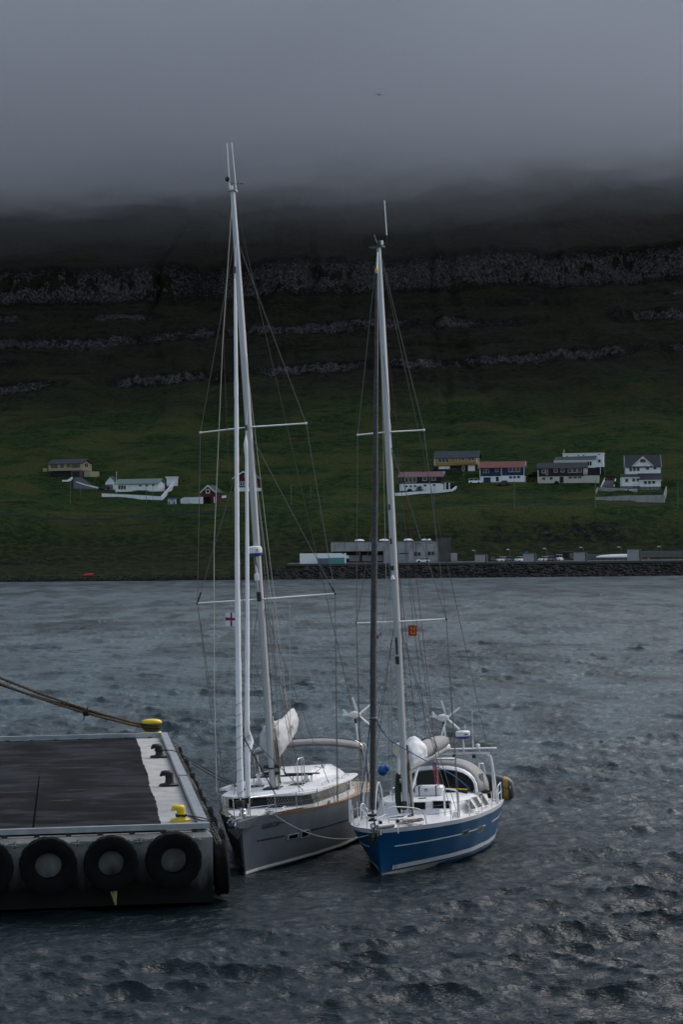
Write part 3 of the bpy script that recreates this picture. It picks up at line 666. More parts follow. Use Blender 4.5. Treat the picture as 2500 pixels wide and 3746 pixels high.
class Boat:
    def __init__(s, name, label, X, Y, yaw, heel, rake, zb, group):
        F = Vector((-math.sin(yaw), -math.cos(yaw), 0)); Q_ = Vector((math.cos(yaw), -math.sin(yaw), 0)); U = Vector((0, 0, 1))
        s.F = F; s.P = Q_ * math.cos(heel) + U * math.sin(heel); s.U = U * math.cos(heel) - Q_ * math.sin(heel)
        s.M = Matrix((s.F, s.P, s.U)).transposed().to_4x4(); s.M.translation = (X, Y, 0); s.Mi = s.M.inverted()
        s.root = empty(name, label, 'sailboat', group=group, mw=s.M); s.rake = math.tan(rake); s.zb = zb
    def L(s, px, py, **k):
        """point in boat coordinates seen at a photo pixel on the plane x=, y= or z="""
        ax = 'xyz'.index(next(iter(k))); val = next(iter(k.values()))
        o = s.Mi @ CAM; d = s.Mi.to_3x3() @ ray(px, py); return o + d * ((val - o[ax]) / d[ax])
    def mx(s, z): return -s.rake * (z - s.zb)
    def put(s, m, name, mt, smooth=True, parent=None, **k):
        o = m.build(name, mt, parent if parent is not None else s.root, smooth, **k); return o
    def tube(s, name, pts, r, mt, n=6, parent=None, closed=False):
        return s.put(MB().tube(pts, r, n, closed=closed), name, mt, True, parent)
    # hull from tables along t (0 bow .. 1 stern)
    def hull_setup(s, xbd, xbw, xs, tb, bd, bw, zd):
        s.xbd, s.xbw, s.xs, s.tb, s.bd, s.bw, s.zd = xbd, xbw, xs, tb, bd, bw, zd
    def hp(s, t, v, side):
        """hull surface: t along, v 0 waterline .. 1 sheer, negative below"""
        f = lambda tab: float(np.interp(t, s.tb, tab))
        # smooth interpolation
        d = .02; g = lambda tab: (float(np.interp(max(0, t - d), s.tb, tab)) + 2 * f(tab) + float(np.interp(min(1, t + d), s.tb, tab))) / 4 if t > d else f(tab)
        bd, bw, zd = g(s.bd), g(s.bw), g(s.zd)
        xb = s.xbw + (s.xbd - s.xbw) * max(v, -.2); x = s.xs + (xb - s.xs) * (1 - t)
        if v >= 0: y = bw + (bd - bw) * v ** .75; z = -.22 + (zd + .22) * v
        else: y = bw * (1 + v * 1.1); z = -.22 + v * 1.1
        return Vector((x, side * max(y, .012), z))
    def hull(s, mt, name='hull', N=44):
        vl = [1, .9, .75, .6, .45, .3, .15, 0, -.25, -.5]
        ts = [(i / N) ** 1.25 for i in range(N + 1)]
        rings = [[s.hp(t, v, 1) for v in vl] + [s.hp(t, v, -1) for v in reversed(vl)] for t in ts]
        m = MB(); m.loft(rings, close=True, cap=True); return s.put(m, name, mt, True, ang=35)
    def deck(s, mt, lift=.0, inset=.02, t0=0.0, t1=1.0, name='deck', camber=.06, N=30):
        rings = []
        for i in range(N + 1):
            t = t0 + (t1 - t0) * i / N; a = s.hp(t, 1, 1); w = max(.01, a.y - inset)
            rings.append([Vector((a.x, w * k, a.z + lift + camber * (1 - k * k) * min(1, w))) for k in (1, .6, .2, -.2, -.6, -1)] + [Vector((a.x, -w, a.z + lift - .05)), Vector((a.x, w, a.z + lift - .05))])
        m = MB(); m.loft(rings); return s.put(m, name, mt, True)
    def strip(s, name, mt, t0, t1, v0, v1, side=1, off=.006, N=30, parent=None, v0b=None, v1b=None):
        m = MB(); vs = []; fs = []
        for i in range(N + 1):
            k = i / N; t = t0 + (t1 - t0) * k
            a = s.hp(t, v0 + ((v0b if v0b is not None else v0) - v0) * k, side); b = s.hp(t, v1 + ((v1b if v1b is not None else v1) - v1) * k, side)
            e = s.hp(min(1, t + .01), v0, side) - s.hp(max(0, t - .01), v0, side); n = e.cross(Vector((0, 0, 1))).normalized() * (1 if side * (e.cross(Vector((0, 0, 1)))).y > 0 else -1)
            vs += [a + n * off, b + n * off, b - n * .03, a - n * .03]
        for i in range(N):
            for k in range(4): fs.append((i * 4 + k, i * 4 + (k + 1) % 4, i * 4 + 4 + (k + 1) % 4, i * 4 + 4 + k))
        fs += [(3, 2, 1, 0), (4 * N, 4 * N + 1, 4 * N + 2, 4 * N + 3)]
        return s.put(m.add(vs, fs), name, mt, True, parent)
    def find(s, px, py, side=1):
        """(t, v) of the hull point seen at a photo pixel"""
        best = None
        for i in range(101):
            for j in range(41):
                p = s.M @ s.hp(i / 100, j / 40, side) - CAM; z = p.dot(FW); X = 1250 + FPX * p.dot(RT) / z; Yp = 1873 - FPX * p.dot(UP) / z
                e = (X - px) ** 2 + (Yp - py) ** 2
                if best is None or e < best[0]: best = (e, i / 100, j / 40)
        return best[1:]
    def rail(s, pts, r, mt, name, parent=None): return s.tube(name, pts, r, mt, 6, parent)
    def wire(s, a, b, mt=None, r=.0115, name='wire', sg=0, n=1):
        return s.tube(name, sag(a, b, sg, max(n, 1)) if sg else [a, b], r, mt or M_wire, 5)

def smooth_path(pts, n=6):
    pts = [Vector(p) for p in pts]; out = []
    for i in range(len(pts) - 1):
        p0, p1, p2, p3 = pts[max(0, i - 1)], pts[i], pts[i + 1], pts[min(len(pts) - 1, i + 2)]
        for k in range(n):
            t = k / n; out.append(.5 * ((2 * p1) + (p2 - p0) * t + (2 * p0 - 5 * p1 + 4 * p2 - p3) * t * t + (3 * p1 - p0 - 3 * p2 + p3) * t ** 3))
    out.append(pts[-1]); return out
def hoop(a, b, h, r=.12, n=5):
    """tube path: up from a, over at height h, down to b"""
    a, b = Vector(a), Vector(b); at, bt = a + h, b + h; d = (b - a).normalized(); up = h.normalized(); out = [a]
    for i in range(n + 1):
        q = math.pi / 2 * i / n; out.append(at - up * r * (1 - math.sin(q)) + d * r * (1 - math.cos(q)))
    for i in range(n + 1):
        q = math.pi / 2 * i / n; out.append(bt - d * r * (1 - math.sin(q)) - up * r * (1 - math.cos(q)))
    return out + [b]
def furled(path, rads, n=12, wob=.12, seed=0):
    """rolled sail round a stay"""
    rg = random.Random(seed); m = MB(); pts = []; rs = []
    for (p, r0), (q, r1) in zip(zip(path, rads), zip(path[1:], rads[1:])):
        k = max(2, int((q - p).length / .35))
        for i in range(k): pts.append(p.lerp(q, i / k)); rs.append((r0 + (r1 - r0) * i / k) * rg.uniform(1 - wob, 1 + wob))
    pts.append(path[-1]); rs.append(rads[-1])
    m.tube(pts, rs, n); return m
def wind_generator(boat, hub, base, name_label, blades, mast_mt, ydir, bl=.62):
    """three- or more-bladed wind generator on its pole; a part of the boat with blades as sub-parts"""
    m = MB(); m.tube([base, hub - Vector((0, 0, .28))], .032, 8); g = boat.put(m, 'wind_generator', mast_mt)
    m = MB(); m.tube([hub - Vector((0, 0, .32)), hub - Vector((0, 0, .15))], .055, 8); boat.put(m, 'swivel', M_black, True, g)
    ax = Vector(ydir).normalized()
    m = MB(); m.lathe([(.02, .32), (.09, .28), (.13, .15), (.15, 0), (.14, -.15), (.10, -.32), (.05, -.5), (.015, -.72)], 14, hub, ax); boat.put(m, 'nacelle', M_white, True, g)
    m = MB(); a = hub - ax * .5; m.prism([a + Vector((0, 0, .03)), a - ax * .34 + Vector((0, 0, .24)), a - ax * .42 + Vector((0, 0, .2)), a - ax * .3 - Vector((0, 0, .02))], ax.cross(Vector((0, 0, 1))) * .012); boat.put(m, 'tail_fin', M_white, False, g)
    u = ax.cross(Vector((0, 0, 1))).normalized(); w = u.cross(ax)
    c = hub + ax * .24
    for an in blades:
        d = u * math.cos(R(an)) + w * math.sin(R(an)); e = d.cross(ax)
        m = MB(); rings = []
        for k in range(7):
            f = k / 6; wd = .55 * (.04 + .05 * math.sin(min(1, f * 2.2) * 1.57) * (1 - .6 * f)); tw = R(28 * (1 - f))
            ev = e * math.cos(tw) + ax * math.sin(tw); nv = ax * math.cos(tw) - e * math.sin(tw); p = c + d * (.07 + bl * f)
            rings.append([p + ev * wd, p + nv * .010, p - ev * wd, p - nv * .010])
        m.loft(rings); boat.put(m, 'blade', M_white, True, g)
def stanchion_net(boat, pts, h, cell, name='netting'):
    m = MB()
    for (a, b) in zip(pts, pts[1:]):
        L = (b - a).length; n = max(1, int(L / cell)); up = Vector((0, 0, h)); k = h / cell
        for i in range(-int(k), n + 1):
            for sgn in (1, -1):
                x0, x1 = i, i + k; z0, z1 = 0., 1.
                if x0 < 0: z0 = -x0 / k; x0 = 0
                if x1 > n: z1 = 1 - (x1 - n) / k; x1 = n
                if x1 <= x0: continue
                p, q = a.lerp(b, x0 / n), a.lerp(b, x1 / n)
                zz = (z0, z1) if sgn > 0 else (1 - z0, 1 - z1)
                m.tube([p + up * zz[0], q + up * zz[1]], .0030, 3, cap=False)
    o = boat.put(m, name, M_net, False); o['kind'] = 'stuff'; return o
def spar_parts(b, ztop, mt, r0, r1, zbase, zl, hl, zu, hu, sw, deck_z):
    """mast with spreaders; returns tips"""
    m = MB(); rings = []
    for k in range(13):
        z = zbase + (ztop - zbase) * k / 12; f = k / 12; rx = (r0 * 1.35) * (1 - .0 * f) if f < .8 else r0 * 1.35 + (r1 * 1.35 - r0 * 1.35) * (f - .8) / .2; ry = rx / 1.35
        rings.append([Vector((b.mx(z) + rx * math.cos(a), ry * math.sin(a), z)) for a in [2 * math.pi * i / 16 for i in range(16)]])
    m.loft(rings); mast = b.put(m, 'mast', mt, True)
    m = MB(); m.tube([(b.mx(zbase) - r0 * 1.36, 0, zbase + 1.2), (b.mx(ztop) - r1 * 1.3, 0, ztop - .3)], .018, 5); b.put(m, 'sail_track', M_black, True, mast)
    tips = {}
    for n, z, h in (('l', zl, hl), ('u', zu, hu)):
        for sgn in (1, -1):
            a = Vector((b.mx(z), sgn * r0 * .9, z)); e = Vector((b.mx(z) - h * math.sin(sw), sgn * h * math.cos(sw), z)); tips[n + ('p' if sgn > 0 else 's')] = e
            m = MB(); m.loft([[p + Vector((w * math.cos(q), 0, .028 * math.sin(q))) for q in [2 * math.pi * i / 8 for i in range(8)]] for p, w in ((a, .07), (a.lerp(e, .6), .055), (e, .04))]); b.put(m, 'spreader', M_wtube if n else mt, True)
            m = MB(); m.ball(e, .05, 8, 6); b.put(m, 'spreader_tip', M_black if n == 'l' else M_white, True)
    return mast, tips

def yacht_grey():
    b = Boat('grey_yacht', 'grey aluminium sailing yacht with two white furled headsails moored beside the quay', -2.4228, 79.0137, .209, .0653, .0184, 2.2, 'moored sailing yachts')
    L = b.L
    b.hull_setup(5.02, 4.72, -8.4, [0, .04, .1, .2, .35, .5, .7, .85, 1], [.06, .34, .75, 1.3, 1.98, 2.35, 2.5, 2.42, 2.15], [.02, .10, .32, .82, 1.5, 2.0, 2.2, 2.1, 1.7], [1.72, 1.68, 1.63, 1.56, 1.48, 1.43, 1.4, 1.4, 1.42])
    b.hull(M_alu); b.deck(M_teak, .02)
    b.strip('boot_stripe', M_white, .0, 1, .02, .07, 1); b.strip('boot_stripe', M_white, .0, 1, .02, .07, -1)
    b.strip('antifouling', M_black, .0, 1, -.45, .0, 1, .003); b.strip('antifouling', M_black, .0, 1, -.45, .0, -1, .003)
    b.strip('toe_rail', M_wood, .15, .98, .99, 1.045, 1, .012); b.strip('toe_rail', M_wood, .15, .98, .99, 1.045, -1, .012)
    b.strip('toe_rail', M_alu, .01, .149, .985, 1.03, 1, .012); b.strip('toe_rail', M_alu, .01, .149, .985, 1.03, -1, .012)
    # hull print and portlights
    t0, v0 = b.find(985, 3071); t1, v1 = b.find(1045, 3057)
    b.strip('dark_stripe', M_print, t0 - .03, t1 - .003, v0 - .015, v0 + .012, 1, .005); b.strip('dark_stripe', M_print, t0 - .045, t0 - .035, v0 - .015, v0 + .012, 1, .005, 4)
    t2, v2 = b.find(1136, 3036); b.strip('dark_stripe', M_print, t2, .72, v2 - .015, v2 + .012, 1, .005)
    for (xa, ya, xb, yb, xc, yc) in ((1054, 3075, 1088, 3066, 1054, 3053), (1097, 3067, 1130, 3058, 1097, 3044)):
        ta, va = b.find(xa, ya); tb_, vb = b.find(xb, yb); tc, vc = b.find(xc, yc)
        fr = b.strip('hull_portlight', mat('portlight_frame', (.5, .52, .52), .4, .5), ta, tb_, va, vc, 1, .022, 6)
        dt, dv = (tb_ - ta) * .12, (vc - va) * .14; b.strip('pane', M_glass, ta + dt, tb_ - dt, va + dv, vc - dv, 1, .028, 6, fr)
    vs, fs = text_verts('GARCIA', 1, .25, .03)
    wd = max(v.x for v in vs); ta, va = b.find(951, 3036); tb_, vb = b.find(1022, 3021); hgt = .13
    def on(v):
        u = v.x / wd; t = ta + (tb_ - ta) * u; vv = va + (vb - va) * u + v.y * hgt
        p = b.hp(t, vv, 1); e = b.hp(t + .01, vv, 1) - b.hp(t - .01, vv, 1); n = e.cross(Vector((0, 0, 1))).normalized(); n = n if n.y > 0 else -n
        return p + n * .008
    m = MB(); m.add([on(v) for v in vs], fs); b.put(m, 'name_lettering', M_print, False)
    b.strip('lettering_dash', M_print, tb_ - .004, tb_ + .03, vb + .035, vb + .055, 1, .008, 4)
    # bow platform with rollers
    m = MB(); z = 1.5
    m.loft([[Vector((x, -w, 1.72)), Vector((x, w, 1.72)), Vector((x, w * .8, zb_)), Vector((x, -w * .8, zb_))] for x, w, zb_ in ((4.3, .50, 1.46), (5.1, .36, 1.42), (5.75, .24, 1.50), (5.9, .16, 1.60))]); b.put(m, 'bow_platform', M_alu, False)
    for s_ in (-.1, .1):
        m = MB(); m.lathe([(.06, -.05), (.03, 0), (.06, .05)], 10, (5.82, s_, 1.76), (0, 1, 0)); b.put(m, 'anchor_roller', M_black)
    m = MB(); m.tube([(5.2, .1, 1.8), (5.75, .1, 1.83), (5.98, .1, 1.62), (5.85, .1, 1.35)], .035, 6); m.prism([Vector((5.95, -.18, 1.50)), Vector((5.95, .38, 1.50)), Vector((5.72, .1, 1.12))], (.03, 0, .03)); b.put(m, 'anchor', M_galv, False)
    m = MB(); m.lathe([(.13, 0), (.13, .12), (.08, .16), (.08, .22), (.12, .25), (.1, .28)], 12, (4.3, -.05, 1.72)); b.put(m, 'windlass', M_steel)
    # foredeck plate and hatches
    fz = 1.66
    def dk(x): return float(np.interp((5.25 - x) / 13.65, b.tb, b.zd))
    m = MB(); m.prism([Vector((4.1, -.42, 1.70)), Vector((4.1, .42, 1.70)), Vector((1.0, 1.55, 1.63)), Vector((1.0, -1.55, 1.63))], (0, 0, .03)); b.put(m, 'foredeck_panel', M_white, False)
    def hatch(pts, dz=.03, name='deck_hatch'):
        c = sum(pts, Vector()) / 4
        m = MB(); m.prism([c + (p - c) * 1.18 for p in pts], (0, 0, dz)); o = b.put(m, name, M_white, False)
        m = MB(); m.prism([p + Vector((0, 0, dz * .5)) for p in pts], (0, 0, dz * .62)); b.put(m, 'hatch_glass', M_glass, False, o)
    hatch([L(975, 2960, z=1.70), L(1031, 2958, z=1.70), L(1040, 2951, z=1.70), L(992, 2952, z=1.70)])
    # coachroof: trunk, wrap-round window band, roof slab with overhang
    base = [(1.0, 1.25), (.6, 1.62), (-2.2, 1.98), (-3.3, 2.05), (-4.8, 1.95)]
    out = [Vector((x, y, 0)) for x, y in base] + [Vector((x, -y, 0)) for x, y in reversed(base)]
    def off(poly, d): 
        c = Vector((-1.9, 0, 0)); return [p + Vector((d if p.x > .8 else (-d if p.x < -4.5 else 0), d * (1 if p.y > 0 else -1), 0)) for p in poly]
    m = MB(); m.loft([[p + Vector((0, 0, 1.40)) for p in off(out, .03)], [p + Vector((0, 0, 1.66)) for p in off(out, 0)]]); b.put(m, 'cabin_trunk', M_white, False)
    m = MB(); m.loft([[p + Vector((0, 0, 1.662)) for p in off(out, -.02)], [p + Vector((0, 0, 2.03)) for p in off(out, -.1)]]); band = b.put(m, 'window_band', M_glass, False)
    for (x, y) in ((-3.25, 1.98), (-3.9, 1.98)):
        for s_ in (1, -1):
            m = MB(); m.prism([Vector((x, s_ * (y - .10), 1.66)), Vector((x - .55, s_ * (y - .13), 1.66)), Vector((x - .6, s_ * (y - .16), 2.04)), Vector((x - .08, s_ * (y - .13), 2.04))], (0, s_ * .12, 0)); b.put(m, 'window_pillar', M_white, False, band)
    m = MB(); rings = []
    for z, d in ((2.03, .10), (2.06, .16), (2.12, .15), (2.155, .06)): rings.append([p + Vector((.12 if p.x > .5 else 0, 0, z)) for p in off(out, d)])
    c0 = [Vector((p.x * .55 - .9, p.y * .55, 2.23)) for p in out]; rings.append(c0); m.loft(rings); roof = b.put(m, 'coachroof', M_white, True, ang=25)
    m = MB(); rings = []
    for z, (x0, x1, w0, w1) in ((2.14, (-.9, -5.2, .85, 1.55)), (2.30, (-1.5, -5.25, .75, 1.35)), (2.50, (-3.2, -5.2, .72, 1.05)), (2.53, (-3.5, -5.0, .6, .9))):
        rings.append([Vector((x0, w0, z)), Vector((x1, w1, z)), Vector((x1, -w1, z)), Vector((x0, -w0, z))])
    m.loft(rings); b.put(m, 'pilothouse_hood', M_white, False)
    for s_ in (1, -1):
        hatch([Vector((-.35, s_ * .75 - .28, 2.22)), Vector((-.35, s_ * .75 + .28, 2.22)), Vector((-.9, s_ * .80 + .28, 2.24)), Vector((-.9, s_ * .80 - .28, 2.24))], .03, 'roof_hatch')
        m = MB(); m.box((-1.6, s_ * .9, 2.30), (.28, .26, .14), bev=.03); m.tube([(-1.6, s_ * .9, 2.36), (-1.6, s_ * .9, 2.46), (-1.45, s_ * .9, 2.52)], .07, 10); b.put(m, 'dorade_vent', M_white)
        for xa in (-.6, -1.7, -2.8):
            y0 = s_ * (1.62 + (-.05 - xa) * .12); a = Vector((xa, y0, 2.16)); c = Vector((xa - .75, y0 + s_ * .09, 2.17))
            b.tube('grab_rail', hoop(a, c, Vector((0, 0, .09)), .05, 3), .014, M_steel)
        for yy in (.72, 1.15):   # guard hoops by the mast
            pass
        b.tube('mast_guard', hoop(Vector((.05, s_ * .95, 2.16)), Vector((-.55, s_ * 1.05, 2.18)), Vector((-.1, 0, 1.05)), .16), .020, M_steel, 8)
        b.tube('mast_guard', [Vector((-.35, s_ * 1.0, 2.2)), Vector((-.42, s_ * 1.02, 3.2))], .018, M_steel)
    b.tube('traveller', [(-1.5, -1.15, 2.50), (-1.5, 1.15, 2.50)], .035, M_black, 8)
    for yy in (-1.1, -.4, .4, 1.1): b.tube('traveller_post', [(-1.5, yy, 2.2), (-1.5, yy, 2.48)], .03, M_white)
    for k in range(3): b.tube('traveller_line', [(-1.46 + k * .05, .15, 2.56 + .01 * k), (-1.46 + k * .05, 1.25 + .1 * k, 2.54)], .028, M_black)
    b.tube('roof_line', [(-1.5, 1.2, 2.52), (-3.2, 1.1, 2.56), (-3.9, .7, 2.57)], .012, M_black)
    for yy in (-.62, .62):
        m = MB(); m.lathe([(.09, 0), (.09, .08), (.06, .12), (.085, .2), (.05, .22)], 12, (-4.3, yy * 1.5, 2.38)); b.put(m, 'winch', M_steel)
    # mast foot, mast, rig
    m = MB(); m.box((0, 0, 2.23), (.75, .62, .05), bev=.02); b.put(m, 'mast_collar', M_black)
    mast, T = spar_parts(b, 23.97, M_mast, .125, .085, 2.2, 9.05, 2.73, 15.31, 2.10, .3044, 2.2)
    for k, (dy, mt_) in enumerate(((.10, M_cream), (.14, M_brope), (.17, M_greyd), (.12, M_wrope), (.15, M_cream))):
        m = MB(); z0 = 3.9 - .25 * k
        m.tube(smooth_path([(-.10 - .03 * k, dy + .04, z0 + .9 - .2 * k), (-.12, dy + .09, z0), (-.10, dy + .07, z0 - .8), (-.06, dy + .10, z0 - 1.0), (-.02, dy + .06, z0 - .6), (-.04, dy + .02, z0 + .3)], 5), .032, 6); b.put(m, 'coiled_halyard', mt_, True, mast)
    for z in (2.75, 3.0):
        for s_ in (1, -1):
            m = MB(); m.lathe([(.07, 0), (.07, .06), (.05, .09), (.07, .16)], 10, (b.mx(z), s_ * .13, z), (0, s_, 0)); b.put(m, 'mast_winch', M_black, True, mast)
    b.tube('mast_strap', [(.2 * math.cos(a), .16 * math.sin(a), 2.95) for a in [i * math.pi / 6 for i in range(12)]], .03, M_black, closed=True)
    # masthead gear
    zt = 23.97; mt0 = b.mx(zt)
    m = MB(); m.box((mt0, 0, zt + .02), (.40, .30, .05)); b.put(m, 'masthead_plate', M_galv, False, mast)
    for (a, c) in (((842, 706), (830, 523)), ((865, 704), (847, 521))):
        b.tube('antenna', [L(*a, x=mt0), L(*c, x=mt0 - .05)], .020, M_wtube, 6, mast)
    m = MB(); m.lathe([(.05, 0), (.05, .12), (.04, .16)], 10, (mt0 + .1, 0, zt + .04)); b.put(m, 'masthead_light', M_white, True, mast)
    m = MB(); p = L(846, 672, x=mt0); m.tube([Vector((mt0 + .05, .0, zt)), p], .016, 5); m.tube([p, L(832, 655, x=mt0)], .012, 5); m.tube([p, L(885, 672, x=mt0)], .008, 5); m.ball(L(832, 655, x=mt0), (.05, .09, .10), 8, 6); m.ball(L(885, 672, x=mt0), .03, 6, 4); b.put(m, 'wind_vane', M_black, True, mast)
    # two furled headsails
    zj = 20.8; p1 = [L(880, 2918, y=0), L(874, 2620, y=0), L(868, 2100, y=0), L(865, 1500, y=0), L(861, 1120, y=0), L(859, 1020, y=0)]
    b.put(furled(p1, [.115, .105, .085, .072, .055, .03], 12, .07, 1), 'furled_headsail', M_sail)
    b.tube('forestay', [L(859, 1020, y=0), L(859, 1000, y=0), Vector((b.mx(22) + .12, 0, 22.0))], .030, M_mast); b.tube('swivel', [L(859, 1000, y=0), L(859, 976, y=0)], .055, M_black)
    b.tube('forestay_foot', [L(880, 2918, y=0), Vector((4.75, 0, 1.72))], .03, M_steel)
    m = MB(); d = L(879, 2945, y=0); m.lathe([(.05, .17), (.15, .16), (.16, .10), (.15, -.06), (.05, -.09)], 14, d); b.put(m, 'furling_drum', M_black)
    p2 = [L(908, 2915, y=0), L(905, 2760, y=0), L(912, 2712, y=0), L(904, 2670, y=0), L(905, 2300, y=0), L(904, 1900, y=0), L(902, 1680, y=0), L(899, 1625, y=0), L(900, 1592, y=0)]
    b.put(furled(p2, [.09, .10, .155, .09, .075, .066, .058, .075, .02], 12, .06, 2), 'furled_headsail', M_sail)
    b.tube('forestay', [L(900, 1592, y=0), L(902, 1520, y=0), Vector((b.mx(16.3) + .1, 0, 16.3))], .028, M_mast); b.tube('swivel', [L(901, 1575, y=0), L(901, 1556, y=0)], .05, M_black)
    b.tube('forestay_foot', [L(908, 2915, y=0), Vector((3.75, 0, 1.7))], .03, M_steel)
    m = MB(); d = L(909, 2932, y=0); m.lathe([(.05, .13), (.13, .12), (.13, -.06), (.05, -.08)], 14, d); b.put(m, 'furling_drum', M_black)
    for k, (pa, zz0, zz1) in enumerate((((863, 887), 2900, 2540), ((897, 921), 2900, 2640))):   # lashings round the rolled sails
        for q in range(9):
            yy = zz0 - (zz0 - zz1) * q / 8 * (.9); pc = L((pa[0] + pa[1]) / 2 + (4 if k == 0 and q < 2 else 0) - q * .4, yy, y=0)
            rr = (.112 - .001 * q) if k == 0 else .108
            b.tube('sail_tie', [pc + Vector((rr * math.cos(a), rr * math.sin(a), .05 * math.sin(a))) for a in [i * math.pi / 6 for i in range(12)]], .008, M_greyd, 4, closed=True)
    # radar and lamp on the mast
    zr = 10.9
    m = MB(); m.box((b.mx(zr) + .24, 0, zr - .32), (.26, .1, .05)); m.prism([Vector((b.mx(zr) + .14, .04, zr - .8)), Vector((b.mx(zr) + .14, .04, zr - .28)), Vector((b.mx(zr) + .42, .04, zr - .28))], (0, -.08, 0)); br = b.put(m, 'radar_bracket', M_galv, False)
    c = Vector((b.mx(zr) + .34, -.03, zr - .2))
    m = MB(); m.lathe([(.20, -.085), (.27, -.06), (.30, .02), (.30, .16), (.28, .24), (.22, .27), (.02, .285)], 20, c); dm = b.put(m, 'radar_dome', M_white)
    m = MB(); m.lathe([(.19, -.10), (.285, -.06), (.303, .0), (.303, .022), (.2, .022)], 20, c); b.put(m, 'radar_skirt', M_bprint, True, dm)
    vs, fs = text_verts('B', .15); m = MB(); m.add([c + Vector((.302 * math.cos((v.x + .15) / .3), .302 * math.sin((v.x + .15) / .3), .07 + v.y)) for v in vs], fs); b.put(m, 'radar_lettering', M_print, False, dm)
    m = MB(); m.box((b.mx(9.9) + .2, -.03, 9.85), (.14, .15, .26), bev=.02); b.put(m, 'deck_light', M_white); b.tube('lamp_rod', [(b.mx(10) + .2, -.02, 10.5), (b.mx(9) + .16, 0, 9.1)], .03, M_wtube); m = MB(); m.box((b.mx(9) + .15, 0, 9.55), (.06, .08, .5)); b.put(m, 'halyard_exit', M_black, False)
    m = MB(); m.box((b.mx(9) + .17, 0, 9.15), (.09, .16, .34), bev=.02); b.put(m, 'mast_sleeve', M_black)
    # boom and sail bag
    g0 = Vector((-.2, .02, 3.22)); g1 = Vector((-5.2, -.33, 3.93)); bd = (g1 - g0)
    m = MB(); up = Vector((0, 0, 1)); sd = Vector((.06, 1, 0)).normalized()
    m.loft([[p + sd * .10 * math.cos(a) + up * .15 * math.sin(a) for a in [2 * math.pi * i / 12 for i in range(12)]] for p in (g0, g0.lerp(g1, .5), g1)]); boom = b.put(m, 'boom', M_wtube)
    for f, mt_ in ((.8, M_bluel), (.93, M_gold)):
        p = g0.lerp(g1, f); b.tube('boom_strap', [p + sd * .12 * math.cos(a) + up * .17 * math.sin(a) for a in [2 * math.pi * i / 12 for i in range(12)]], .02, mt_, 5, boom, True)
    rg = random.Random(4)
    for sd_, prof in ((1, ((.02, .10, .40, .9), (.06, .30, .50, 1.12), (.18, .40, .46, 1.16), (.4, .40, .36, 1.08), (.65, .36, .26, 1.0), (.85, .33, .20, .94), (.97, .26, .12, .84))),
                      (-1, ((.00, .16, .42, .75), (.05, .46, .46, 1.15), (.16, .60, .46, 1.20), (.4, .50, .36, 1.0), (.7, .36, .26, .75), (.95, .20, .14, .45)))):
        m = MB(); rings = []
        for f, w, w2, h in prof:
            p = g0.lerp(g1, f) + up * .02; ring = []
            for (ky, kz) in ((0, -.10), (.45, -.06), (.8, .18), (1.0, .42), (.96, .66), (.72, .86), (.45, .97), (.15, 1.0), (.04, .7), (0, .3)):
                ring.append(p + sd * sd_ * (ky * w + .015 + rg.uniform(-.045, .045)) + up * (kz * h + rg.uniform(-.04, .04)))
            rings.append(ring)
        m.loft(rings); bag = crumple(b.put(m, 'sail_bag', mat('grey_white_bag', (.50, .49, .495), .85, var=.18, scale=3, bump=.5), True, ang=180), .16, .22)
    vs, fs = text_verts('FIN.', .42, .2); p0 = g0.lerp(g1, .32) + up * .52; e = bd.normalized()
    m = MB(); m.add([p0 + e * (v.x * 1.6) + up * v.y * .8 + sd * (.395 + .02) for v in vs], fs); b.put(m, 'sail_lettering', M_print, False)
    b.tube('kicker', [(-.2, 0, 2.45), g0.lerp(g1, .28)], .05, M_black, 8); b.tube('mainsheet', [(-1.5, .1, 2.55), g0.lerp(g1, .36)], .022, M_black); b.tube('mainsheet', [(-1.5, -.1, 2.55), g0.lerp(g1, .30)], .022, M_black)
    # rails: pulpit, stanchions, net
    def edge(t, s_, ins=.06): p = b.hp(t, 1, s_); return Vector((p.x, p.y - s_ * ins, p.z + .03))
    for s_ in (1, -1):
        a, c = edge(.035, s_, .02), edge(.13, s_, .05)
        b.tube('pulpit', hoop(a, c, Vector((0, 0, .68)), .12), .016, M_steel); b.tube('pulpit', [a + (c - a) * .03 + Vector((0, 0, .34)), a.lerp(c, .97) + Vector((0, 0, .34))], .011, M_steel)
        st = [.13, .22, .32, .42, .52, .63, .74, .85]
        for t in st[1:]: b.tube('stanchion', [edge(t, s_), edge(t, s_) + Vector((0, 0, .66))], .014, M_steel)
        for h in (.34, .65): b.tube('lifeline', [edge(t, s_) + Vector((0, 0, h)) for t in st], .007, M_wire, 4)
        stanchion_net(b, [edge(t, s_) + Vector((0, 0, .04)) for t in ([.10, .16, .22, .32, .42, .52, .63, .74])], .58, .16)
        a, c = edge(.86, s_), edge(.985, s_); b.tube('pushpit', hoop(a, c, Vector((0, 0, .68)), .12), .016, M_steel)
        b.tube('pushpit', [edge(.985, s_) + Vector((0, 0, .36)), edge(.86, s_) + Vector((0, 0, .36))], .012, M_steel)
        a = edge(.47, s_, .55); b.tube('grab_hoop', hoop(a, a + Vector((-.42, s_ * .03, 0)), Vector((0, 0, .42)), .1), .018, M_steel)
        m = MB(); m.lathe([(.07, 0), (.07, .22), (.12, .28), (.13, .36), (.06, .4)], 12, a + Vector((-.2, 0, 0))); b.put(m, 'deck_vent', M_white)
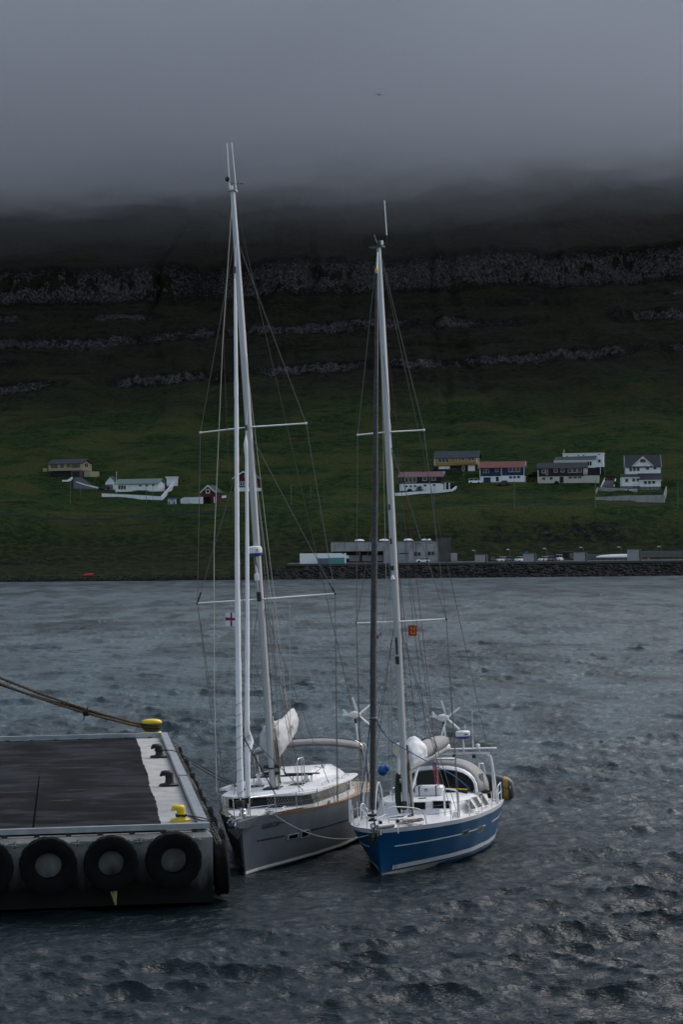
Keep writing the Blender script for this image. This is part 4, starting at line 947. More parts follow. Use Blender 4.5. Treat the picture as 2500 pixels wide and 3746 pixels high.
        m = MB(); p = edge(.40, s_, .16); m.box(p + Vector((0, 0, .04)), (.3, .07, .05), bev=.015); m.tube([p + Vector((.1, 0, .05)), p + Vector((.1, 0, .14))], .02); m.tube([p + Vector((-.1, 0, .05)), p + Vector((-.1, 0, .14))], .02); b.put(m, 'mooring_cleat', M_black)
        m = MB(); p = edge(.12, s_, .12); m.box(p + Vector((0, 0, .03)), (.34, .06, .05), bev=.015); b.put(m, 'mooring_cleat', M_steel)
    # white life-ring bag and pads at the far bow rail
    m = MB(); p = L(842, 2890, y=-1.9); m.loft([[L(px_, py_, y=-1.9) + Vector((0, w, 0)) for px_, py_ in ((815, 2884), (858, 2868), (872, 2866), (872, 2880), (860, 2890), (836, 2897), (816, 2893))] for w in (-.12, .12)]); b.put(m, 'white_fender_cover', M_white, False)
    # stern arch with rolled awning, wind generator
    xa, za = -6.0, 3.06; arc = lambda y: za + .26 * (1 - (y / 2.15) ** 2)
    m = MB(); rings = []
    for k in range(17):
        y = -2.15 + 4.3 * k / 16; z = arc(y)
        rings.append([Vector((xa + .42 * math.cos(a), y, z + .15 * math.sin(a) * (1 + .05 * math.sin(k * 1.3)))) for a in [2 * math.pi * i / 12 for i in range(12)]])
    m.loft(rings); crumple(b.put(m, 'rolled_awning', M_grey), .05, .3, 1)
    b.tube('awning_zip', [Vector((xa + .40, -2.15 + 4.3 * k / 16, arc(-2.15 + 4.3 * k / 16) - .085)) for k in range(17)], .03, M_greyd)
    b.tube('awning_bow', [Vector((xa, -2.15 + 4.3 * k / 16, arc(-2.15 + 4.3 * k / 16) + .17)) for k in range(17)], .02, M_greyd)
    for s_ in (1, -1):
        b.tube('arch_leg', smooth_path([(xa + .1, s_ * 1.9, za + .22), (xa + .12, s_ * 2.13, za + .05), (xa + .1, s_ * 2.18, za - .3), (xa - .1, s_ * 2.2, 1.42)], 5), .026, M_steel, 8)
        b.tube('arch_leg', smooth_path([(xa - .3, s_ * 2.1, za + .1), (xa - .5, s_ * 2.2, za - .2), (xa - .9, s_ * 2.15, 1.42)], 5), .024, M_wtube, 8)
    hub = Vector(L(1300, 2615, y=1.7)); wind_generator(b, hub, Vector((hub.x + .05, 1.75, za + .12)), '', (74, 150, 222, 5), M_wtube, (.72, .69, .03), .66)
    # rescue ball on a rod from the stern rail
    p = L(1401, 2818, y=2.02); m = MB(); m.ball(p, (.20, .21, .22), 12, 10); m.ball(p + Vector((.02, .16, .08)), (.14, .15, .14), 10, 8); fb = b.put(m, 'rescue_buoy', M_bfend)
    b.tube('buoy_rod', [p + Vector((0, -.05, .1)), Vector((p.x + .0, p.y - .1, 1.38))], .016, M_steel, 6, fb)
    # standing and running rigging
    CP, CS = L(1274, 2946, y=2.33), L(771, 2900, y=-2.28)
    CP = b.hp(.44, 1.02, 1) + Vector((0, -.05, 0)); CS = b.hp(.44, 1.02, -1) + Vector((0, .05, 0))
    hz_ = 22.0; h = Vector((b.mx(hz_), 0, hz_))
    for c, s_, k in ((CP, 1, 'p'), (CS, -1, 's')):
        b.wire(h + Vector((0, s_ * .1, 0)), T['u' + k], name='cap_shroud'); b.wire(T['u' + k], T['l' + k], name='cap_shroud'); b.wire(T['l' + k], c, name='cap_shroud', r=.013)
        b.wire(Vector((b.mx(14.9), s_ * .12, 14.9)), T['l' + k], name='diagonal_shroud'); b.tube('turnbuckle', [T['l' + k], T['l' + k].lerp(Vector((b.mx(14.9), s_ * .12, 14.9)), .07)], .03, M_black)
        b.wire(T['l' + k], c + Vector((-.3, -s_ * .1, 0)), name='diagonal_shroud'); b.wire(Vector((b.mx(8.7), s_ * .13, 8.7)), c + Vector((-.45, -s_ * .2, 0)), name='lower_shroud')
        b.wire(Vector((b.mx(8.7), s_ * .13, 8.7)), b.hp(.29, 1, s_) + Vector((0, -s_ * .4, .0)), name='lower_shroud')
        b.tube('turnbuckle', [c, c + (T['l' + k] - c).normalized() * .45], .025, M_steel)
        # backstay legs with black tensioners
        top = Vector((b.mx(23.8) - .15, 0, 23.8)); e = Vector((-8.2, s_ * 1.85, 1.42)); q = top.lerp(e, .905)
        b.wire(top, q, name='backstay', r=.012); b.tube('backstay_tensioner', [q, e], .034, M_black, 8)
    b.wire(L(1293, 2640, y=1.6), L(1213, 2765, y=.6), M_wrope, .012, 'flag_line')
    for pts, mt_ in (([(849, 735), (815, 1250), (783, 2000), (784, 2500), (793, 2900)], M_cream), ([(848, 800), (818, 1250), (834, 1650), (858, 1939), (895, 2240), (905, 2300)], M_brope)):
        b.tube('halyard', [L(px_, py_, x=b.mx(12) + k * (1.2 if mt_ is M_cream else .3)) for k, (px_, py_) in enumerate(pts)], .012, mt_, 5)
    for (xa_, ya_, xb_, yb_, mt_) in ((900, 1300, 1052, 2594, M_cream), (913, 1560, 1030, 2500, M_cream), (925, 1600, 1005, 2500, M_wire), (1030, 2500, 1084, 2786, M_redl), (995, 2200, 1020, 2700, M_brope)):
        b.wire(L(xa_, ya_, y=.12), L(xb_, yb_, y=.5), mt_, .011, 'halyard')
    for (xa_, ya_, xb_, yb_) in ((918, 2212, 925, 2640), (922, 2400, 990, 2600), (926, 2500, 975, 2610), (1060, 2190, 1062, 2700)):
        b.wire(L(xa_, ya_, y=-.3 if xa_ < 1000 else 1.2), L(xb_, yb_, y=-.2 if xa_ < 1000 else 1.2), M_wire if xa_ < 1000 else M_wrope, .009, 'control_line')
    b.wire(L(893, 2700, y=0), L(1008, 2905, y=.6), M_krope, .022, 'sheet'); b.wire(L(932, 2712, y=0), L(1148, 2930, y=1.6), M_greyd, .016, 'sheet'); b.wire(L(890, 2705, y=0), L(880, 2895, y=-.1), M_krope, .028, 'sheet')
    m = MB(); rg = random.Random(6)
    for k in range(7):
        c = b.hp(.115, 1, 1) + Vector((rg.uniform(-.25, .25), -.15 + rg.uniform(-.1, .06), .05 + .02 * k)); m.tube([c + Vector((.16 * math.cos(a), .09 * math.sin(a), .03 * math.sin(a * 2 + k))) for a in [i * math.pi / 7 for i in range(14)]], .018, 5, closed=True)
    tag(m.build('coiled_rope', M_wrope, None, True), 'pale rope coiled on the bow rail of the grey yacht', 'rope'); bpy.data.objects['coiled_rope'].matrix_world = b.M
    return b
def yacht_blue():
    b = Boat('blue_yacht', 'blue hulled sailing yacht with white deck, dark furled headsail and grey sprayhood', 2.2491, 77.0694, .3136, .0462, .0177, 1.7, 'moored sailing yachts')
    L = b.L
    b.hull_setup(3.75, 3.35, -6.7, [0, .04, .1, .2, .35, .5, .7, .85, 1], [.05, .50, .98, 1.5, 2.0, 2.2, 2.22, 2.12, 1.85], [.02, .10, .30, .75, 1.4, 1.8, 1.9, 1.75, 1.4], [1.36, 1.34, 1.31, 1.27, 1.22, 1.18, 1.15, 1.14, 1.14])
    b.hull(M_blue); b.deck(M_white, .03, camber=.16)
    for s_ in (1, -1):
        b.strip('bulwark_rail', mat('pale_bulwark', (.50, .50, .53), .5, var=.1, scale=4), .0, 1, .95, 1.05, s_, .012)
        b.strip('upper_stripe', mat('pale_stripe', (.55, .62, .66), .4), .05, .62, .62, .645, s_, .006, v0b=.66, v1b=.69); b.strip('upper_stripe', mat('pale_stripe', (.55, .62, .66), .4), .71, .98, .67, .70, s_, .006)
        b.strip('boot_stripe', mat('pale_boot_stripe', (.50, .51, .55), .5, var=.15), .075, 1, .10, .20, s_, .006, v0b=.12, v1b=.23); b.strip('boot_stripe', mat('pale_boot_stripe', (.50, .51, .55), .5), .055, .063, .10, .20, s_, .006, 3); b.strip('boot_stripe', mat('pale_boot_stripe', (.50, .51, .55), .5), .067, .072, .10, .20, s_, .006, 3)
        b.strip('antifouling', M_greypaint, .0, 1, -.45, .06, s_, .004)
    for (xa, ya, xb, yb, xc, yc) in ((1688, 3060, 1712, 3057, 1688, 3040), (1747, 3049, 1767, 3046, 1747, 3030)):
        ta, va = b.find(xa, ya); tb_, vb = b.find(xb, yb); tc, vc = b.find(xc, yc)
        fr = b.strip('hull_portlight', mat('portlight_rim', (.22, .24, .22), .5, .4), ta, tb_, va, vc, 1, .02, 6); dt, dv = (tb_ - ta) * .14, (vc - va) * .14; b.strip('pane', M_glass, ta + dt, tb_ - dt, va + dv, vc - dv, 1, .027, 6, fr)
    # deckhouse
    zt = 1.80
    def ring(f): # f 0 base 1 top
        x0 = -.55 - .38 * f; z = 1.25 + (zt - 1.25) * f
        p = [(x0, 1.05 - .08 * f), (x0 - .45, 1.45 - .16 * f), (-2.5, 1.90 - .28 * f), (-4.2, 1.90 - .28 * f)]
        return [Vector((x, y, z)) for x, y in p] + [Vector((x, -y, z)) for x, y in reversed(p)]
    m = MB(); top = ring(1); m.loft([ring(0), ring(.93), top, [Vector((p.x * .8 - .6, p.y * .75, zt + .10)) for p in top]]); b.put(m, 'deckhouse', M_white, True, ang=22)
    rake = lambda z: -.55 - .38 * (z - 1.25) / (zt - 1.25)
    def win(q, gl, push, name='window'):
        """framed window from four corner points"""
        c = sum(q, Vector()) / 4; n = (q[1] - q[0]).cross(q[3] - q[0]).normalized(); n = n if n.dot(push) > 0 else -n
        m = MB(); m.prism([c + (p - c) * 1.16 + n * .002 for p in q], n * .022); o = b.put(m, name, mat('window_rim', (.62, .61, .60), .4), False)
        m = MB(); m.prism([p + n * .012 for p in q], n * .018); b.put(m, 'pane', gl, False, o)
    def fr(px_, py_, dz=0):  # point on the raked front face under a pixel
        p = L(px_, py_, x=-.75)
        for _ in range(4): p = L(px_, py_, x=rake(p.z) + .0)
        return p
    def sidept(px_, py_):
        p = L(px_, py_, y=1.75)
        for _ in range(5): p = L(px_, py_, y=1.905 - .28 * min(1, max(0, (p.z - 1.25) / (zt - 1.25))))
        return p
    for (xa, ya, xb, yb) in ((1516, 2937, 1558, 2962), (1586, 2932, 1648, 2958)):
        win([fr(xa, yb), fr(xb, yb), fr(xb, ya), fr(xa, ya)], M_glass, Vector((1, 0, .3)))
    for q in (((1399, 2961), (1411, 2963), (1411, 2940), (1404, 2948)), ((1417, 2961), (1446, 2960), (1452, 2942), (1424, 2938)), ((1452, 2938), (1464, 2937), (1466, 2932), (1450, 2932))):
        pts = [L(x, y, x=-1.0) for x, y in q]; win(pts, M_bglass, Vector((1, -.2, .2)))
    for q in (((1724, 2962), (1740, 2958), (1718, 2926), (1703, 2929)), ((1750, 2955), (1763, 2951), (1742, 2916), (1728, 2919)), ((1776, 2948), (1788, 2943), (1762, 2903), (1750, 2908))):
        pts = [sidept(x, y) for x, y in q]; win(pts, M_glass, Vector((.3, 1, .3)))
    b.tube('handrail', [L(1532, 2921, z=1.92), L(1560, 2919, z=1.92)], .02, M_black); b.tube('handrail', [L(1700, 2905, y=1.3), L(1790, 2950, y=1.5)], .02, M_wtube)
    # sprayhood with hard windscreen
    xf = -3.35
    def arch(x, w, h, z0, n=14, e=2.6): return [Vector((x, yc + w * (1 if math.cos(a) >= 0 else -1) * abs(math.cos(a)) ** (2 / e), z0 + h * abs(math.sin(a)) ** (2 / e))) for a in [math.pi * i / n for i in range(n + 1)] for yc in [.18]]
    z0 = 1.82
    scr = [(xf, 1.52, .98), (xf - .30, 1.50, 1.06)]
    m = MB(); m.loft([arch(xf + .02, 1.50, .90, z0), arch(xf - .05, 1.56, .98, z0), arch(xf - .16, 1.55, 1.02, z0), arch(xf - .14, 1.44, .88, z0)], close=False, cap=False); b.put(m, 'windscreen_frame', M_white)
    for ya, yb in ((-1.25, -.62), (-.56, .22), (.29, 1.58)):
        m = MB(); n = 12; lo = []; hi = []
        for i in range(n + 1):
            y = ya + (yb - ya) * i / n; u = min(1, abs((y - .18) / 1.47)); hh = .90 * max(0.02, (1 - u ** 2.6)) ** (1 / 2.6)
            lo.append(Vector((xf - .01, y, z0 + .06))); hi.append(Vector((xf - .10, y, z0 + max(.07, hh - .05))))
        m.prism(lo + hi[::-1], (-.02, 0, 0)); b.put(m, 'windscreen', M_glass, False)
    for y in (-.59, .255): b.tube('screen_mullion', [(xf, y, z0), (xf - .09, y, z0 + .9)], .028, M_wtube)
    m = MB(); m.loft([arch(xf - .15, 1.54, 1.03, z0, 20), arch(xf - .45, 1.58, 1.17, z0, 20), arch(xf - 1.1, 1.6, 1.20, z0, 20), arch(xf - 1.7, 1.58, 1.12, z0 - .1, 20)], close=False, cap=False)
    o = b.put(m, 'sprayhood', M_grey); sol = o.modifiers.new('thickness', 'SOLIDIFY'); sol.thickness = .02
    q = [Vector((xf - .5, 1.72, z0 + .12)), Vector((xf - 1.0, 1.765, z0 + .12)), Vector((xf - .95, 1.735, z0 + .62)), Vector((xf - .55, 1.70, z0 + .62))]; m = MB(); m.prism(q, (0, .012, 0)); b.put(m, 'side_window', M_bglass, False)
    m = MB(); m.prism([Vector((xf - .55, .0, z0 + 1.195)), Vector((xf - .55, .75, z0 + 1.18)), Vector((xf - .95, .75, z0 + 1.20)), Vector((xf - .95, .0, z0 + 1.215))], (0, 0, .02)); b.put(m, 'hood_patch', M_white, False)
    b.tube('yellow_boathook', [L(1627, 2884, x=-2.9), L(1712, 2888, x=-2.9)], .022, M_yel); b.tube('boathook_grip', [L(1712, 2888, x=-2.9), L(1716, 2889, x=-2.9)], .03, M_black); b.tube('sail_cover_roll', [L(1622, 2894, x=-2.95), L(1712, 2897, x=-2.95)], .055, M_black, 8)
    # cockpit coaming
    for s_ in (1, -1):
        m = MB(); m.prism([Vector((-4.2, s_ * 1.5, 1.1)), Vector((-6.4, s_ * 1.4, 1.1)), Vector((-6.4, s_ * 1.3, 1.45)), Vector((-4.2, s_ * 1.4, 1.7))], (0, -s_ * .15, 0)); b.put(m, 'cockpit_coaming', M_white, False)
    # foredeck gear
    m = MB(); a, c = L(1382, 3026, z=1.62), L(1440, 3018, z=1.62); m.tube([a, c], .085, 12); b.put(m, 'windlass_motor', mat('grey_casting', (.36, .36, .37), .5, .3))
    for p in ((1392, 3008), (1455, 3003)):
        m = MB(); m.box(L(*p, z=1.72), (.10, .13, .16), bev=.01); o = b.put(m, 'bow_light', M_white); m = MB(); m.box(L(*p, z=1.72) + Vector((.04, .03, 0)), (.06, .09, .10)); b.put(m, 'lens', M_black, False, o); b.tube('light_stalk', [L(*p, z=1.72), L(p[0], p[1], z=1.72) + Vector((0, 0, -.42))], .018, M_wtube)
    m = MB(); m.lathe([(.10, -.03), (.10, .03)], 14, L(1366, 3022, y=.0), (1, .1, .2)); o = b.put(m, 'anchor_roller', M_black); m = MB(); m.lathe([(.055, .03), (.055, .04)], 12, L(1366, 3022, y=0), (1, .1, .2)); b.put(m, 'roller_hub', M_steel, True, o)
    m = MB(); m.prism([Vector((3.3, -.22, 1.30)), Vector((4.05, -.16, 1.22)), Vector((4.05, .16, 1.22)), Vector((3.3, .22, 1.30))], (0, 0, .12)); b.put(m, 'bow_fitting', M_black, False)
    m = MB(); m.tube([(3.4, .05, 1.48), (4.0, .04, 1.42), (4.1, .0, 1.1)], .04, 8); m.prism([Vector((4.12, -.2, 1.18)), Vector((4.12, .2, 1.18)), Vector((3.92, 0, .82))], (.04, 0, .02)); b.put(m, 'anchor', mat('dark_anchor', (.06, .07, .07), .5, .5), False)
    def dkz(x): return 1.30
    for (xa_, ya_, xb_, yb_) in ((1425, 2995, 1484, 2990), (1460, 2978, 1510, 2974)):
        a, c = L(xa_, ya_, z=1.50), L(xb_, yb_, z=1.50); m = MB(); m.prism([a + Vector((.2, 0, 0)), c + Vector((.2, 0, 0)), c + Vector((-.3, 0, 0)), a + Vector((-.3, 0, 0))], (0, 0, .03)); o = b.put(m, 'deck_hatch', M_wtube, False); m = MB(); m.prism([a * .93 + c * .07 + Vector((.14, 0, .02)), c * .93 + a * .07 + Vector((.14, 0, .02)), c * .93 + a * .07 + Vector((-.24, 0, .02)), a * .93 + c * .07 + Vector((-.24, 0, .02))], (0, 0, .022)); b.put(m, 'hatch_glass', M_bglass, False, o)
    m = MB(); c = L(1440, 2905, y=-1.2); m.lathe([(.05, -.6), (.05, -.1), (.11, -.02), (.12, .05), (.09, .05)], 14, c, (.2, .1, 1)); o = b.put(m, 'cowl_vent', M_white); m = MB(); m.lathe([(.088, .045), (.088, .055)], 14, c, (.2, .1, 1)); b.put(m, 'vent_mouth', M_black, True, o)
    m = MB(); rg = random.Random(1)
    for k in range(12):
        c = L(1480, 3006, z=1.5).lerp(L(1530, 3006, z=1.5), rg.random()) + Vector((rg.uniform(-.3, .3), 0, .02 * (k % 4))); m.tube([c + Vector((.30 * math.cos(a), .16 * math.sin(a), .012 * math.sin(a * 3))) for a in [i * math.pi / 7 for i in range(14)]], .016, 5, closed=True)
    o = tag(m.build('rope_coil', mat('brownish_rope', (.27, .22, .19), .9, var=.4, scale=12), None, True), 'untidy brownish rope heap on the white foredeck of blue yacht', 'rope'); o.matrix_world = b.M
    # liferaft canister
    cl = L(1521, 2893, x=-1.9); cr = L(1620, 2890, x=-1.9); zz = 1.92
    root = empty('liferaft', 'white liferaft canister strapped ahead of the sprayhood on blue yacht', 'liferaft', mw=b.M @ Matrix.Translation((-2.05, (cl.y + cr.y) / 2, 2.06)))
    m = MB(); m.box((0, 0, 0), (.55, cr.y - cl.y, .40), bev=.07); o = m.build('canister', M_white, root, True)
    for yy in (-.33, .30): m = MB(); m.box((0, yy, 0), (.57, .035, .415)); m.build('strap', mat('dark_red_strap', (.08, .02, .03), .7), root)
    m = MB(); m.box((.277, -.06, .06), (.012, .11, .10)); o = m.build('blue_badge', M_bprint, root); m = MB(); m.prism([(.285, -.10, .02), (.285, -.02, .10), (.285, -.02, .02)], (.004, 0, 0)); m.build('badge_mark', M_white, o)
    for yy in (-.4, .4): m = MB(); m.box((0, yy, -.22), (.5, .05, .07)); m.build('cradle', M_steel, root)
    # mast, sails
    mast, T = spar_parts(b, 21.57, M_mast, .12, .08, 1.4, 8.25, 1.75, 14.97, 1.29, .302, 1.45)
    m = MB(); m.box((0, 0, 1.42), (.5, .42, .07), bev=.02); b.put(m, 'mast_collar', M_black); m = MB(); m.box((.13, -.02, 1.8), (.14, .2, .3), bev=.02); b.put(m, 'mast_boot', M_black)
    zt2 = 21.57; mt0 = b.mx(zt2)
    m = MB(); m.box((mt0 + .05, -.05, zt2 + .02), (.4, .5, .05)); b.put(m, 'masthead_plate', M_black, False, mast)
    b.tube('antenna', [L(1416, 860, x=mt0), L(1407, 733, x=mt0)], .020, M_wtube, 6, mast); b.tube('antenna_bracket', smooth_path([L(1399, 897, x=mt0), L(1411, 892, x=mt0), L(1416, 880, x=mt0), L(1416, 862, x=mt0)]), .022, M_black, 6, mast)
    for pxx, c_ in ((1387, M_black), (1399, M_white)): m = MB(); m.lathe([(.05, 0), (.05, .12), (.03, .17)], 8, L(pxx, 897, x=mt0)); b.put(m, 'masthead_light', c_, True, mast)
    b.tube('wind_vane', smooth_path([L(1382, 895, x=mt0), L(1376, 880, x=mt0), L(1372, 868, x=mt0), L(1369, 858, x=mt0)]), .022, M_black, 6, mast)
    pj = [L(1364, 2962, y=0), L(1366, 2700, y=0), L(1366, 2450, y=0), L(1371, 2000, y=0), L(1375, 1600, y=0), L(1378, 1250, y=0), L(1378, 1050, y=0), L(1380, 1000, y=0)]
    b.put(furled(pj, [.09, .105, .112, .105, .085, .065, .045, .03], 12, .05, 5), 'furled_headsail', M_dsail)
    pe = [p + Vector((-.005, r_ * .75, 0)) for p, r_ in zip(pj, [.09, .10, .108, .102, .082, .062, .043, .03])]; b.tube('sail_luff_strip', pe[3:], .022, M_grey, 6)
    b.tube('forestay', [L(1380, 1000, y=0), L(1381, 940, y=0), Vector((mt0 + .12, 0, zt2 - .2))], .035, M_wtube); b.tube('forestay_band', [L(1379, 995, y=0), L(1379, 984, y=0)], .06, M_yel, 8)
    b.tube('forestay_foot', [L(1364, 2962, y=0), Vector((3.7, 0, 1.42))], .03, M_steel); m = MB(); m.lathe([(.05, .12), (.16, .11), (.16, .04), (.07, .03), (.07, -.06), (.15, -.07), (.15, -.12)], 14, L(1363, 2990, y=0)); b.put(m, 'furling_drum', M_black)
    b.tube('halyard', [L(1384, 905, y=.0) + Vector((.16, 0, 0)), L(1374, 1250, y=-.09), L(1368, 1700, y=-.1), L(1361, 2100, y=-.1), L(1361, 2600, y=-.1), L(1362, 2990, y=-.06)], .011, M_greenl, 5)
    pc = L(1366, 2632, y=0); b.tube('sail_tie', [pc + Vector((.13 * math.cos(a), .13 * math.sin(a), .03 * math.cos(a))) for a in [i * math.pi / 6 for i in range(12)]], .022, M_bluel, 5, closed=True)
    b.tube('headsail_sheet', smooth_path([pc + Vector((0, .1, 0)), L(1420, 2700, y=.1), L(1500, 2750, y=.3), L(1600, 2805, y=.8), L(1672, 2845, y=1.3), L(1760, 2925, y=1.6)], 6), .018, M_bluel)
    b.tube('headsail_sheet', smooth_path([pc + Vector((0, -.1, 0)), L(1345, 2740, y=-.3), L(1335, 2830, y=-.8), L(1322, 2920, y=-1.2), L(1340, 2960, y=-1.2)], 6), .018, M_bluel)
    b.tube('sail_tie', [pc + Vector((.125 * math.cos(a), .125 * math.sin(a), .06)) for a in [i * math.pi / 6 for i in range(12)]], .014, M_wrope, 5, closed=True)
    # boom, sail bundle
    g0 = Vector((-.2, 0, 2.98)); g1 = L(1642, 2733, y=.15); up = Vector((0, 0, 1)); sd = (g1 - g0).cross(up).normalized(); sd = sd if sd.y > 0 else -sd
    m = MB(); m.loft([[p + sd * .09 * math.cos(a) + up * .13 * math.sin(a) for a in [2 * math.pi * i / 12 for i in range(12)]] for p in (g0, g1)]); b.put(m, 'boom', M_mast)
    rg = random.Random(9); m = MB(); rings = []
    for f, w, h in ((.16, .26, .40), (.3, .32, .58), (.5, .31, .56), (.7, .28, .50), (.88, .22, .42), (.985, .10, .24)):
        p = g0.lerp(g1, f) + up * (.12 + h * .5); rings.append([p + sd * w * math.cos(a) * (1 + rg.uniform(-.06, .06)) + up * h * .55 * math.sin(a) for a in [2 * math.pi * i / 14 for i in range(14)]])
    m.loft(rings); cv = crumple(b.put(m, 'boom_cover', M_grey, True, ang=180), .07, .2)
    p = g0.lerp(g1, .52); b.tube('cover_strap', [p + up * .40 + sd * .325 * math.cos(a) + up * .335 * math.sin(a) for a in [2 * math.pi * i / 12 for i in range(12)]], .018, M_black, 5, cv, True)
    m = MB(); rings = []
    for f, w, h, z in ((.0, .18, .35, .25), (.05, .30, .85, .45), (.12, .33, 1.1, .55), (.2, .33, 1.0, .5), (.28, .28, .6, .35), (.34, .12, .3, .3)):
        p = g0.lerp(g1, f) + up * (z + .05) + sd * .12; rings.append([p + sd * w * math.cos(a) * (1 + rg.uniform(-.08, .08)) + up * h * .5 * math.sin(a) for a in [2 * math.pi * i / 14 for i in range(14)]])
    m.loft(rings); crumple(b.put(m, 'sail_bundle', M_sail, True, ang=180), .16, .24)
    c = L(1457, 2745, y=-.33); ax = Vector((.8, -.45, -.2)).normalized(); m = MB(); m.lathe([(.05, -.55), (.18, -.42), (.24, -.2), (.26, 0), (.23, .04), (.19, .0), (.08, -.03), (.02, -.02)], 16, c, ax); b.put(m, 'sail_fold', mat('cream_sailcloth', (.62, .59, .52), .8, var=.12, bump=.4), True, ang=60)
    m = MB(); m.ball(L(1546, 2755, y=.3), (.16, .14, .2), 10, 8); b.put(m, 'sail_fold', M_sail)
    b.tube('kicker', [(-.15, .02, 1.75), g0.lerp(g1, .30)], .045, M_wtube, 8)
    for k in range(5): b.tube('mainsheet', [L(1583 + k * 3, 2790, y=.15 + .03 * k), L(1597 + k * 5, 2885, y=.4 + .03 * k)], .014, M_redl)
    for k, (dy, mt_) in enumerate(((.13, M_brope), (.16, M_wrope), (.10, M_greyd), (.17, M_wrope), (.14, M_greyd))):
        m = MB(); zz = 3.0 - .22 * k; m.tube(smooth_path([(-.1, dy, zz + .9 - .1 * k), (-.13, dy + .06, zz), (-.1, dy + .04, zz - .9), (-.05, dy + .08, zz - .7), (-.05, dy + .02, zz + .2)], 5), .032, 6); b.put(m, 'coiled_halyard', mt_, True, mast)
    m = MB(); m.tube([(.06, -.24, 2.95), (.05, -.25, 2.6), (.05, -.26, 2.2), (.06, -.25, 1.8), (.08, -.22, 1.5)], [.05, .09, .12, .11, .05], 10); crumple(b.put(m, 'rope_bag', mat('dark_green_bag', (.015, .03, .018), .9, var=.5, scale=9, bump=.6), True, ang=180), .06, .12, 2)
    m = MB(); m.box(L(1462, 2841, y=-.4), (.25, .16, .16), bev=.03); b.put(m, 'mast_winch', M_black)
    m = MB(); m.lathe([(.05, -.02), (.08, .0), (.05, .13), (.03, .15)], 12, Vector((b.mx(10) + .2, -.02, 9.75))); b.put(m, 'steaming_light', M_white); m = MB(); m.box((b.mx(10) + .17, -.02, 10.15), (.07, .12, .16)); b.put(m, 'mast_sleeve', M_black, False)
    m = MB(); m.box((b.mx(7) + .16, 0, 6.9), (.1, .13, .28), bev=.02); m.box((b.mx(7) + .15, 0, 7.4), (.06, .07, .6)); b.put(m, 'halyard_exit', M_black)
    for z in (12.3, 11.1): m = MB(); m.box((b.mx(z) + .16, -.02, z), (.05, .06, .2)); b.put(m, 'halyard_exit', M_black, False)
    # gantry, radar, aerials, wind generator
    xg = -5.3; ra, rb = L(1823, 2958, x=xg), L(1797, 2756, x=xg); zb_ = rb.z
    b.tube('gantry', smooth_path([Vector((xg, ra.y, 1.12)), Vector((xg, rb.y + .02, zb_ - .35)), Vector((xg, rb.y - .10, zb_ - .05)), Vector((xg, rb.y - .4, zb_ + .03)), Vector((xg, -1.4, zb_ + .03)), Vector((xg, -1.75, zb_ - .1)), Vector((xg, -1.85, 1.12))], 6), .05, M_wtube, 10)
    b.tube('gantry', [Vector((xg - .5, rb.y - .1, 1.12)), Vector((xg - .05, rb.y, zb_ - .3))], .03, M_wtube)
    m = MB(); m.box((xg - .1, .45, zb_ + .19), (.35, 3.1, .035)); b.put(m, 'solar_panel', M_white, False); 
    for yy in (-.6, .5, 1.4): b.tube('panel_leg', [(xg, yy, zb_ + .03), (xg - .05, yy, zb_ + .18)], .018, M_wtube)
    c = L(1695, 2687, x=xg); b.tube('radar_post', [Vector((xg, c.y, zb_)), Vector((xg, c.y, c.z - .1))], .035, M_wtube, 8)
    m = MB(); m.lathe([(.17, -.10), (.26, -.06), (.28, .0), (.275, .1), (.22, .14), (.02, .155)], 20, c); dm = b.put(m, 'radar_dome', M_white); m = MB(); m.lathe([(.14, -.16), (.2, -.15), (.262, -.065), (.262, -.05), (.1, -.05)], 20, c); b.put(m, 'radar_skirt', M_bprint, True, dm)
    for k in range(4): m = MB(); a = .55 + .11 * k; m.box(c + Vector((.283 * math.cos(a), .283 * math.sin(a), .02)), (.02, .02, .045)); b.put(m, 'radar_mark', M_bprint, False, dm)
    for (xa_, ya_, yb_) in ((1704, 2650, 2685), (1730, 2600, 2735)):
        b.tube('whip_aerial', [L(xa_, yb_, x=xg), L(xa_ - 1, ya_, x=xg)], .009, M_wtube, 5)
    b.tube('aerial_base', [L(1733, 2737, x=xg), L(1731, 2708, x=xg)], .022, M_wtube)
    m = MB(); m.lathe([(.06, 0), (.06, .06), (.09, .1), (.06, .16), (.01, .17)], 12, L(1750, 2737, x=xg)); b.put(m, 'gps_dome', M_white)
    for pxx in (1663, 1736): m = MB(); m.box(L(pxx, 2768, x=xg), (.12, .14, .13), bev=.02); b.put(m, 'gantry_lamp', M_black)
    hub = L(1624, 2626, x=xg); wind_generator(b, hub, Vector((xg, hub.y + .08, zb_)), '', (76, 150, 222, 292, 8), M_wtube, (.72, .69, .03), .62)
    # rails
    def edge(t, s_, ins=.05): p = b.hp(t, 1, s_); return Vector((p.x, p.y - s_ * ins, p.z + .06))
    for s_ in (1, -1):
        a, c = edge(.02, s_, .01), edge(.17, s_, .05)
        b.tube('pulpit', smooth_path([c, c + Vector((.25, 0, .38)), c + Vector((.6, -s_ * .15, .62)), a + Vector((-.25, s_ * .15, .68)), a + Vector((-.15, s_ * .12, .3)), a + Vector((-.15, s_ * .12, 0))], 5), .019, M_wtube)
        st = [.17, .30, .44, .58, .72, .84]
        for t in st[1:]: b.tube('stanchion', [edge(t, s_), edge(t, s_) + Vector((0, 0, .60))], .018, M_wtube)
        for h in (.32, .59): b.tube('lifeline', [edge(t, s_) + Vector((0, 0, h)) for t in st], .008, M_wire, 4)
        a, c = edge(.855, s_), edge(.985, s_); b.tube('pushpit', hoop(a, c, Vector((0, 0, .66)), .1), .020, M_wtube); b.tube('pushpit', [a + Vector((0, 0, .34)), c + Vector((0, 0, .34))], .014, M_wtube)
